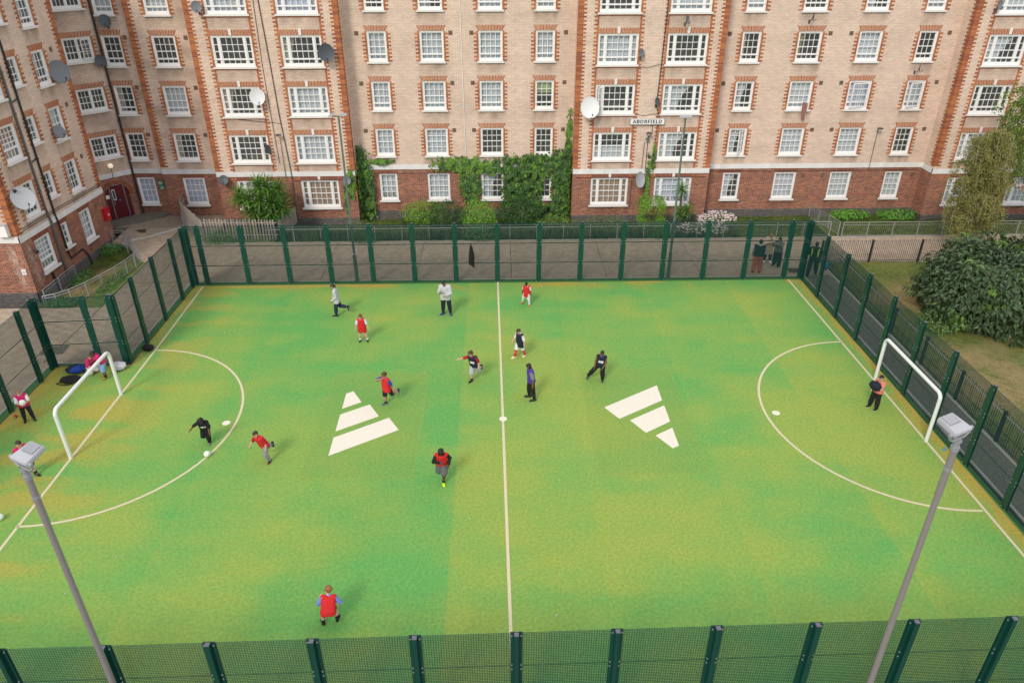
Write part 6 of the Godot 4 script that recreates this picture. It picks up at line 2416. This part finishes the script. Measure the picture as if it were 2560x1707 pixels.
	for i in 2:
		var hip: Vector3 = J["hip%d" % i] + up
		var kn: Vector3 = kne[i] + up
		var an: Vector3 = ank[i] + up
		body.append([hip, kn, .062 * h, .041 * h, skin])
		body.append([kn, kn.lerp(an, .35), .041 * h, .042 * h, skin])
		body.append([kn.lerp(an, .35), an, .042 * h, .024 * h, skin])
		body.append([an, an + shn[i] * Vector3(0, -.02 * h, .03 * h), .024 * h, .022 * h, skin])
		if plen >= 0.9:
			tr.append([hip, kn, .072 * h, (.050 + loose) * h, bc])
			tr.append([kn, kn.lerp(an, .4), (.050 + loose) * h, (.049 + loose) * h, bc])
			tr.append([kn.lerp(an, .4), kn.lerp(an, .97), (.049 + loose) * h, (.034 + loose) * h, bc])
		else:
			var e := hip.lerp(kn, minf(1.0, plen * 2.0))
			tr.append([hip, e, .076 * h, (.064 + loose) * h, s.get("hem", bc)])
	var bm := surf(body, .021 * maxf(h / 1.4, .9), .022 * h)
	for q in hands:
		hand_into(bm, q[0], q[1], q[2], h, skin, q[3], s.get("curl", .6))
	join(bm, head_mesh(hh, skin, s.get("beard", false)), Transform3D(hd_b, hc))
	part(o, "body", bm, M.skin)
	var ss := int(absf(at.x * 100 + at.y * 10))
	if s.has("hair"):
		part(o, "cap" if s.hair == "beanie" else ("hood" if s.hair == "hood" else "hair"), hair_mesh(s.hair, hh, s.get("hair_col", Color(.03, .02, .012)), ss), M.hair, Transform3D(hd_b, hc))
	var cell := .021 * maxf(h / 1.4, .9)
	var hem: float = s.get("shirt_hem", .0)
	part(o, s.get("top_name", "shirt"), surf(shirt + ([[pel + TB * Vector3(-.05 * h, 0, 0), pel + TB * Vector3(-.05 * h, -hem * h, 0), .083 * h, .085 * h, tc], [pel + TB * Vector3(.05 * h, 0, 0), pel + TB * Vector3(.05 * h, -hem * h, 0), .083 * h, .085 * h, tc]] if hem > 0 else []), cell, .02 * h, [[pel + TB * Vector3(0, -(hem + .035) * h, 0), -(TB.y)]], .010, ss), M.cloth)
	part(o, "shorts" if plen < .9 else "trousers", surf(tr, cell, .018 * h, [[pel + Vector3(0, .075 * h, 0), Vector3.UP]], .009, ss + 1), M.cloth)
	if s.has("bib"):
		var bb := []
		var long: float = s.get("bib_len", .09)
		var c: Color = s.bib
		var hang := (TB.y * .6 + Vector3.UP * .4).normalized()
		bb.append([pel + TB * Vector3(0, .02 * h, 0), pel + TB * Vector3(0, .22 * h, 0), .086 * h, .078 * h, c])
		bb.append([pel, pel - hang * long * h, .088 * h, .092 * h, c])
		for q in [-1.0, 1.0]:
			bb.append([pel + TB * Vector3(q * .056 * h * wd, .02 * h, 0), pel + TB * Vector3(q * .062 * h * wd, .215 * h, 0), .084 * h, .074 * h, c])
			bb.append([pel + TB * Vector3(q * .056 * h * wd, .0, 0), pel + TB * Vector3(q * .060 * h * wd, 0, 0) - hang * long * h, .084 * h, .084 * h, c])
			bb.append([pel + TB * Vector3(q * .066 * h * wd, .25 * h, -.004 * h), pel + TB * Vector3(q * .112 * h * wd, .262 * h, -.004 * h), .056 * h, .052 * h, c])
		var mb := surf(bb, cell * .95, .018 * h, [[pel - hang * long * h, -hang]], .013, ss + 2)
		if s.has("print"):
			for i in mb.v.size():
				var l := TB.inverse() * (mb.v[i] - pel)
				var zz: float = s.get("print_side", 1.0)
				if l.z * zz > 0.0 and absf(l.x) < .065 * h and absf(l.y - .135 * h) < .034 * h and fposmod(l.x * 31.0 + l.y * 17.0, 1.0) > .15:
					mb.c[i] = s.print
		part(o, "bib", mb, M.cloth)
	for i in 2:
		var an: Vector3 = ank[i] + up
		var kn: Vector3 = kne[i] + up
		if s.has("socks"):
			var f: float = s.get("sock_len", .3)
			part(o, "sock", surf([[an, an.lerp(kn, f), .031 * h, (.036 + .018 * f) * h, s.socks]], .016, .01), M.cloth)
		var sg := 1.0 if i == 0 else -1.0
		var raised := an.y > .12 * h
		var fz: Vector3 = shn[i] * Vector3(0, -.25, 1)
		if not raised:
			fz = Vector3(fz.x, 0, fz.z)
		fz = fz.normalized()
		var fx := Vector3.UP.cross(fz).normalized()
		if fx.length() < .5:
			fx = Vector3.RIGHT
		var fy := fz.cross(fx)
		var sc: Color = s.get("shoe", Color(.02, .02, .02))
		var so: Color = s.get("sole", sc * .6)
		var P := [[Vector3(0, .022, -.025) * h, Vector3(0, .020, .075) * h, .031 * h, .028 * h, sc], [Vector3(0, .018, .075) * h, Vector3(.004 * sg, .014, .108) * h, .028 * h, .020 * h, s.get("toe", sc)], [Vector3(0, .03, -.015) * h, Vector3(0, .058, -.008) * h, .030 * h, .026 * h, sc]]
		var sm := surf(P, .012, .012 * h)
		for e in sm.v.size():
			if sm.v[e].y < .004 * h:
				sm.v[e].y = .0
			if sm.v[e].y < .012 * h:
				sm.c[e] = so
		part(o, "shoe", sm, M.cloth, Transform3D(Basis(fx, fy, fz), an - fy * .042 * h))
	return {"node": o, "hands": hands, "xf": o.transform, "pel": pel, "TB": TB}

func held(called: String, label: String, cat: String, at: Vector3, m: MB, mt: Material, pn: String, turn := 0.0) -> void:
	var o := thing(called, label, cat, at, turn)
	part(o, pn, m, mt)

func build_people() -> void:
	var pale := Color(.56, .34, .25)
	var tan := Color(.40, .22, .13)
	var brown := Color(.16, .075, .042)
	var dark := Color(.12, .055, .035)
	var navy := Color(.011, .015, .035)
	var red := Color(.60, .018, .018)
	var pink := Color(.62, .012, .14)
	var black := Color(.009, .009, .010)
	var grey := Color(.50, .51, .53)
	var white := Color(.74, .74, .75)
	var K := "children playing on the pitch"
	person("woman in a pale grey hoodie and navy leggings walking with a ponytail", {"at": Vector2(-7.17, 3.5), "h": 1.60, "yaw": -88, "lean": 4, "skin": tan, "hair": "ponytail", "hair_col": Color(.03, .016, .01), "la": [-4, 8, 62, 10], "ra": [5, 8, 40, 10], "ll": [7, 0, 4], "rl": [-16, 0, 66], "top": grey, "sleeve": 1.0, "shirt_hem": .075, "top_name": "hoodie", "pants": Color(.012, .022, .06), "shoe": black, "sole": white, "hp": 14})
	person("bearded man in a pale grey hoodie looking down at his hands", {"at": Vector2(-2.44, 3.4), "h": 1.80, "yaw": -8, "lean": 3, "skin": tan, "hair": "buzz", "hair_col": Color(.015, .01, .008), "beard": true, "la": [14, 12, 84, 38], "ra": [12, 16, 118, 12], "ll": [0, 6, 3, 14], "rl": [2, 3, 2, 30], "top": grey, "sleeve": 1.0, "shirt_hem": .06, "top_name": "hoodie", "pants": Color(.009, .015, .04), "shoe": Color(.02, .05, .22), "sole": white, "hp": 30, "hy": -12})
	person("girl in a long red bib over a white-collared shirt, hair loose", {"at": Vector2(-5.76, 5.74), "h": 1.30, "yaw": 2, "skin": pale, "hair": "long", "hair_col": Color(.12, .05, .022), "la": [4, 20, 12], "ra": [8, 16, 14], "ll": [3, 10, 4], "rl": [2, 4, 3], "top": Color(.60, .70, .80), "collar_col": white, "bib": red, "bib_len": .17, "pants": red, "plen": .35, "socks": white, "sock_len": .12, "shoe": Color(.025, .025, .03), "sole": Color(.08, .08, .08), "group": K})
	person("boy in a red bib with white socks and orange shoes nearest the far fence", {"at": Vector2(1.44, 2.62), "h": 1.22, "yaw": -18, "lean": 6, "skin": dark, "hair": "buzz", "hair_col": Color(.008, .007, .006), "la": [-14, 10, 22], "ra": [-20, 14, 26], "ll": [4, 6, 8], "rl": [-4, 18, 14], "top": white, "bib": red, "bib_len": .15, "pants": white, "plen": .42, "socks": white, "sock_len": .85, "shoe": Color(.70, .12, .045), "sole": Color(.7, .5, .4), "group": K})
	person("boy in a navy bib, white shorts and red socks walking by the halfway line", {"at": Vector2(.66, 7.28), "h": 1.38, "yaw": -48, "lean": 2, "skin": pale, "hair": "tousled", "hair_col": Color(.06, .03, .015), "la": [-8, 12, 14], "ra": [12, 18, 24], "ll": [-14, 2, 8], "rl": [18, 2, 4], "top": white, "sleeve_col": Color(.72, .70, .74), "bib": navy, "bib_len": .13, "pants": white, "plen": .45, "socks": Color(.55, .015, .02), "sock_len": .95, "shoe": Color(.72, .70, .50), "sole": white, "hp": 20, "group": K})
	person("tall child in a purple bib and black trousers with long dark hair", {"at": Vector2(1.13, 10.12), "h": 1.60, "yaw": -82, "lean": 6, "skin": brown, "hair": "locs", "hair_col": Color(.012, .009, .008), "la": [-8, 10, 18], "ra": [-2, 8, 14], "ll": [-6, 4, 2], "rl": [9, 4, 12], "top": Color(.20, .20, .21), "bib": Color(.065, .035, .30), "bib_len": .03, "print": Color(.30, .25, .55), "pants": black, "shoe": Color(.03, .032, .038), "hp": 10, "group": K})
	person("boy in a navy bib and grey shorts running with one arm stretched out", {"at": Vector2(-1.03, 9.0), "h": 1.42, "yaw": -26, "lean": 12, "side": 6, "skin": pale, "hair": "curly", "hair_col": Color(.07, .038, .02), "la": [-6, 10, 40], "ra": [14, 76, 6], "ll": [-26, 4, 66], "rl": [10, 2, 8], "top": Color(.38, .012, .03), "bib": navy, "bib_len": .05, "print": white, "pants": Color(.42, .43, .46), "plen": .5, "loose": .012, "socks": black, "sock_len": .15, "shoe": black, "hy": -25, "group": K})
	person("child in a red bib over a blue shirt, one hand raised to the forehead", {"at": Vector2(-4.10, 10.46), "h": 1.42, "yaw": -42, "lean": 2, "skin": tan, "hair": "curly", "hair_col": Color(.09, .045, .02), "la": [-16, 16, 12], "ra": [62, 62, 132], "ll": [-26, 6, 64], "rl": [6, 0, 6], "top": Color(.03, .06, .30), "collar_col": Color(.4, .03, .22), "bib": red, "bib_len": .10, "pants": navy, "plen": .48, "socks": black, "sock_len": .12, "shoe": Color(.07, .085, .13), "sole": Color(.5, .5, .52), "hy": 24, "group": K})
	person("boy all in black and navy lunging with one leg out to the side", {"at": Vector2(3.96, 9.06), "h": 1.38, "yaw": -14, "lean": 4, "side": -4, "skin": brown, "hair": "buzz", "hair_col": Color(.02, .016, .012), "la": [14, 10, 48, 40], "ra": [6, 14, 34, 20], "ll": [0, 2, 4], "rl": [10, 34, 14], "top": Color(.03, .035, .06), "sleeve": 0.0, "collar_col": Color(.14, .42, .52), "bib": navy, "bib_len": .07, "print": white, "pants": black, "loose": .012, "shoe": Color(.05, .05, .06), "group": K})
	person("child in a hooded black top, red bib and yellow boots running", {"at": Vector2(-1.74, 14.92), "h": 1.44, "yaw": 4, "lean": 14, "skin": dark, "hair": "hood", "hair_col": black, "la": [-10, 26, 82, 20], "ra": [22, 24, 112, 50], "ll": [16, -6, 10], "rl": [-6, 4, 92], "top": black, "sleeve": 1.0, "bib": red, "bib_len": .03, "pants": Color(.17, .18, .21), "plen": .5, "hem": Color(.12, .125, .14), "loose": .012, "socks": black, "sock_len": .12, "shoe": Color(.66, .80, .02), "sole": Color(.6, .7, .05), "toe": Color(.7, .82, .05), "hp": 20, "group": K})
	person("child all in black running towards the ball, arms spread", {"at": Vector2(-9.72, 12.66), "h": 1.30, "yaw": 8, "lean": 28, "skin": brown, "hair": "afro", "hair_col": Color(.012, .011, .008), "la": [34, 8, 22], "ra": [6, 50, 24], "ll": [12, -4, 22], "rl": [14, 4, 100], "top": black, "sleeve": .55, "bib": Color(.010, .011, .018), "bib_len": .04, "print": white, "pants": Color(.007, .007, .008), "loose": .012, "shoe": Color(.18, .17, .19), "sole": Color(.3, .3, .3), "hp": 24, "group": K})
	person("boy in red with grey trousers crouching into a sprint", {"at": Vector2(-7.43, 13.70), "h": 1.36, "yaw": -24, "lean": 22, "side": 6, "skin": pale, "hair": "short", "hair_col": Color(.035, .02, .013), "la": [10, 14, 34, 20], "ra": [22, 38, 30], "ll": [26, 8, 44], "rl": [-22, 4, 72], "top": Color(.40, .01, .02), "bib": red, "bib_len": .08, "pants": Color(.25, .25, .29), "shoe": Color(.02, .02, .022), "toe": Color(.42, .02, .05), "sole": Color(.03, .03, .03), "hp": 4, "hy": -8, "group": K})
	person("ginger-haired boy in a billowing red bib seen from behind", {"at": Vector2(-4.42, 20.15), "h": 1.36, "yaw": 196, "lean": 44, "side": 10, "skin": Color(.62, .40, .31), "hair": "curly", "hair_col": Color(.30, .12, .035), "la": [30, 34, 128, -20], "ra": [20, 44, 66], "ll": [52, 8, 62], "rl": [62, 14, 96], "top": Color(.16, .24, .62), "bib": red, "bib_len": .05, "pants": red, "plen": .4, "socks": black, "sock_len": .15, "shoe": black, "hy": 26, "hp": 4, "group": K})
	var gk := person("boy in a coral bib and black trousers hugging a dark jacket by the goal post", {"at": Vector2(13.50, 11.25), "h": 1.40, "yaw": -62, "lean": -3, "skin": pale, "hair": "short", "hair_col": Color(.015, .01, .008), "la": [42, 12, 92, 42], "ra": [28, 14, 66, 34], "ll": [2, 4, 3], "rl": [6, 4, 4], "top": Color(.62, .22, .17), "sleeve": .3, "bib": Color(.70, .20, .15), "bib_len": .03, "pants": Color(.008, .008, .009), "loose": .01, "shoe": black, "sole": white, "hp": 6, "group": K})
	var m := MB.new()
	m.ball(Vector3.ZERO, Vector3(.22, .17, .15), 20, 14, Color(.011, .012, .03))
	var nf := noise(7, 6.0, 3)
	for i in m.v.size():
		m.v[i] *= 1.0 + .35 * nf.get_noise_3dv(m.v[i] * 2.0)
	held("sports_jacket", "dark navy jacket bundled in the arms of the boy by the goal post", "jacket", gk.xf * (gk.pel + Vector3(.0, .20 * 1.4, .155 * 1.4)), m, M.cloth, "cloth_heap", deg_to_rad(-62))
	var bb := person("fair boy in a pink bib and dark trousers holding a football in the goal recess", {"at": Vector2(-16.62, 11.24), "h": 1.34, "yaw": 34, "lean": 2, "skin": pale, "hair": "buzz", "hair_col": Color(.20, .12, .06), "la": [30, 10, 74, 36], "ra": [30, 10, 74, 36], "ll": [4, 6, 4], "rl": [0, 5, 3], "top": white, "bib": pink, "bib_len": .05, "pants": Color(.011, .012, .025), "shoe": Color(.015, .015, .018), "sole": Color(.4, .4, .4), "hp": 16, "hy": 20, "group": K})
	var bp: Vector3 = bb.xf * (bb.pel + Vector3(0, .155 * 1.34, .20 * 1.34))
	ball(bp - Vector3(0, .105, 0), "white and green football held by the fair boy in the pink bib", 1.2)
	person("dark-haired boy in black shorts walking behind the near floodlight head", {"at": Vector2(-14.66, 14.18), "h": 1.42, "yaw": 58, "lean": 4, "skin": pale, "hair": "short", "hair_col": Color(.04, .022, .013), "la": [14, 8, 20], "ra": [-12, 8, 24], "ll": [14, 2, 4], "rl": [-12, 2, 14], "top": Color(.45, .02, .06), "bib": pink, "bib_len": .02, "pants": black, "plen": .42, "loose": .01, "socks": black, "sock_len": .22, "shoe": Color(.012, .012, .013), "group": K})
	person("child in a pink bib and white shorts kneeling by the fence", {"at": Vector2(-15.62, 8.15), "h": 1.30, "yaw": 62, "lean": 24, "kneel": true, "skin": pale, "hair": "short", "hair_col": Color(.09, .045, .02), "la": [40, 6, 40], "ra": [44, 10, 40], "ll": [52, 4, 132], "rl": [20, 6, 112], "top": pink, "bib": pink, "bib_len": .02, "pants": white, "plen": .42, "socks": white, "sock_len": .2, "shoe": Color(.02, .02, .02), "hp": 16, "group": K})
	person("child in a pink bib and pale blue shorts bending beside the kneeling one", {"at": Vector2(-15.18, 8.28), "h": 1.32, "yaw": -48, "lean": 22, "skin": brown, "hair": "short", "hair_col": Color(.012, .009, .008), "la": [36, 10, 60, 24], "ra": [40, 8, 70, 24], "ll": [16, 4, 20], "rl": [10, 4, 16], "top": pink, "bib": pink, "bib_len": .01, "pants": Color(.20, .36, .58), "plen": .48, "loose": .012, "socks": black, "shoe": Color(.3, .2, .03), "hp": 24, "group": K})
	person("person in a dark padded vest, black cap and salmon trousers seen from behind", {"at": Vector2(13.06, -.76), "h": 1.78, "yaw": 158, "lean": 2, "skin": tan, "hair": "beanie", "hair_col": Color(.01, .011, .014), "la": [10, 8, 20], "ra": [26, 10, 100, 30], "ll": [-2, 5, 2], "rl": [4, 3, 2], "top": Color(.30, .31, .33), "sleeve": 1.0, "bib": Color(.010, .016, .024), "bib_len": .02, "top_name": "hoodie", "pants": Color(.50, .12, .08), "loose": .012, "shoe": Color(.02, .02, .02), "sole": Color(.3, .3, .3), "wide": 1.08})
	var w2 := person("woman with long fair hair in a long beige coat holding a phone", {"at": Vector2(14.02, -2.1), "h": 1.66, "yaw": -6, "lean": 2, "skin": pale, "hair": "long", "hair_col": Color(.26, .12, .045), "la": [28, 10, 112, 36], "ra": [26, 10, 108, 36], "ll": [2, 4, 3], "rl": [-2, 3, 2], "top": Color(.50, .40, .29), "sleeve": 1.0, "shirt_hem": .22, "top_name": "coat", "pants": Color(.012, .012, .014), "shoe": white, "sole": white, "hp": 22, "hy": -10})
	var w3 := person("dark-haired woman in a grey jacket and wide black trousers filming with a phone", {"at": Vector2(14.26, -1.46), "h": 1.62, "yaw": -42, "lean": 0, "skin": Color(.48, .28, .20), "hair": "long", "hair_col": Color(.014, .010, .010), "la": [62, 8, 82, 24], "ra": [60, 8, 84, 24], "ll": [3, 4, 2], "rl": [-3, 4, 2], "top": Color(.14, .145, .16), "sleeve": 1.0, "shirt_hem": .01, "top_name": "jacket", "pants": Color(.010, .011, .012), "loose": .022, "shoe": Color(.015, .015, .016), "sole": Color(.2, .2, .2)})
	for q in [[w2, 1.66, .30, "dark phone held at chest height by the woman in the beige coat"], [w3, 1.62, .40, "phone held up by the woman in the grey jacket"]]:
		m = MB.new()
		m.box(Vector3.ZERO, Vector3(.075, .15, .012), Basis(), Color(.02, .02, .024))
		var hp: Vector3 = (q[0].hands[0][0] + q[0].hands[1][0]) / 2 + Vector3(0, .09, .03)
		held("phone", q[3], "phone", q[0].xf * hp, m, M.cloth, "phone_body", q[0].node.rotation.y)
	var hv := person("man in dark clothes with yellow reflective straps walking along the alley", {"at": Vector2(15.80, -.52), "h": 1.80, "yaw": 152, "lean": 10, "skin": Color(.12, .055, .03), "hair": "short", "hair_col": Color(.008, .008, .008), "la": [-4, 16, 12], "ra": [6, 34, 10], "ll": [-18, 5, 10], "rl": [18, 5, 6], "top": Color(.010, .013, .022), "sleeve": .5, "pants": Color(.009, .012, .02), "loose": .012, "shoe": Color(.012, .012, .013), "wide": 1.1, "hp": 24})
	var st := MB.new()
	for q in [-1.0, 1.0]:
		var l := PackedVector3Array()
		for e in [[.075, .06, -.085], [.07, .15, -.09], [.075, .24, -.065], [.085, .305, .0], [.075, .24, .075], [.07, .1, .09]]:
			l.append(hv.pel + hv.TB * (Vector3(q * e[0] * 1.15, e[1], e[2] * 1.0) * 1.80))
		st.tube(l, .03, 6, Color(.62, .80, .03))
	part(hv.node, "reflective_straps", st, M.cloth)
	m = MB.new()
	m.ball(Vector3(0, -.26, 0), Vector3(.15, .22, .13), 16, 12, Color(.035, .16, .34))
	m.tube(PackedVector3Array([Vector3(0, 0, 0), Vector3(0, -.06, 0)]), [.02, .05], 8, Color(.035, .16, .34))
	for i in m.v.size():
		m.v[i] += m.v[i] * .25 * nf.get_noise_3dv(m.v[i] * 1.6)
	held("carrier_bag", "blue carrier bag hanging from the hand of the man with reflective straps", "bag", hv.xf * (hv.hands[1][0] + hv.hands[1][1] * .1), m, M.cloth, "bag_body")

func _ready() -> void:
	# camera
	var cam := Camera3D.new()
	cam.name = "camera"
	cam.transform = Transform3D(Basis(Vector3.UP, deg_to_rad(-1.133)) * Basis(Vector3.RIGHT, deg_to_rad(-29.3435)) * Basis(Vector3(0, 0, 1), deg_to_rad(-0.15)), Vector3(0.0455, 15.1372, 32.8661))
	cam.fov = 49.4968
	cam.near = 0.05
	cam.far = 900.0
	cam.current = true
	add_child(cam)
	# sky, exposure
	var env := Environment.new()
	env.background_mode = Environment.BG_SKY
	var sky := Sky.new()
	var sm := ProceduralSkyMaterial.new()
	sm.sky_top_color = Color(.86, .88, .92)
	sm.sky_horizon_color = Color(.93, .93, .94)
	sm.sky_curve = 0.2
	sm.ground_horizon_color = Color(.55, .55, .54)
	sm.ground_bottom_color = Color(.4, .4, .4)
	sm.sky_energy_multiplier = 1.0
	sm.sun_angle_max = 1.0
	sky.sky_material = sm
	env.sky = sky
	env.background_energy_multiplier = 1.0
	env.ambient_light_source = Environment.AMBIENT_SOURCE_SKY
	env.tonemap_mode = Environment.TONE_MAPPER_LINEAR
	env.tonemap_exposure = 1.36
	env.sdfgi_enabled = true
	env.ssao_enabled = true
	env.ssil_enabled = true
	var we := WorldEnvironment.new()
	we.name = "world"
	we.environment = env
	add_child(we)
	# a veiled sun, high behind the camera
	var sun := DirectionalLight3D.new()
	sun.name = "sun"
	sun.light_energy = 0.5
	sun.light_color = Color(1.0, .96, .90)
	sun.light_angular_distance = 14.0
	sun.shadow_enabled = true
	sun.rotation_degrees = Vector3(-39, -26, 0)
	add_child(sun)
	make_materials()
	build_ground()
	build_pitch()
	build_block()
	build_cage()
	build_plants()
	build_fittings()
	build_things()
	build_people()
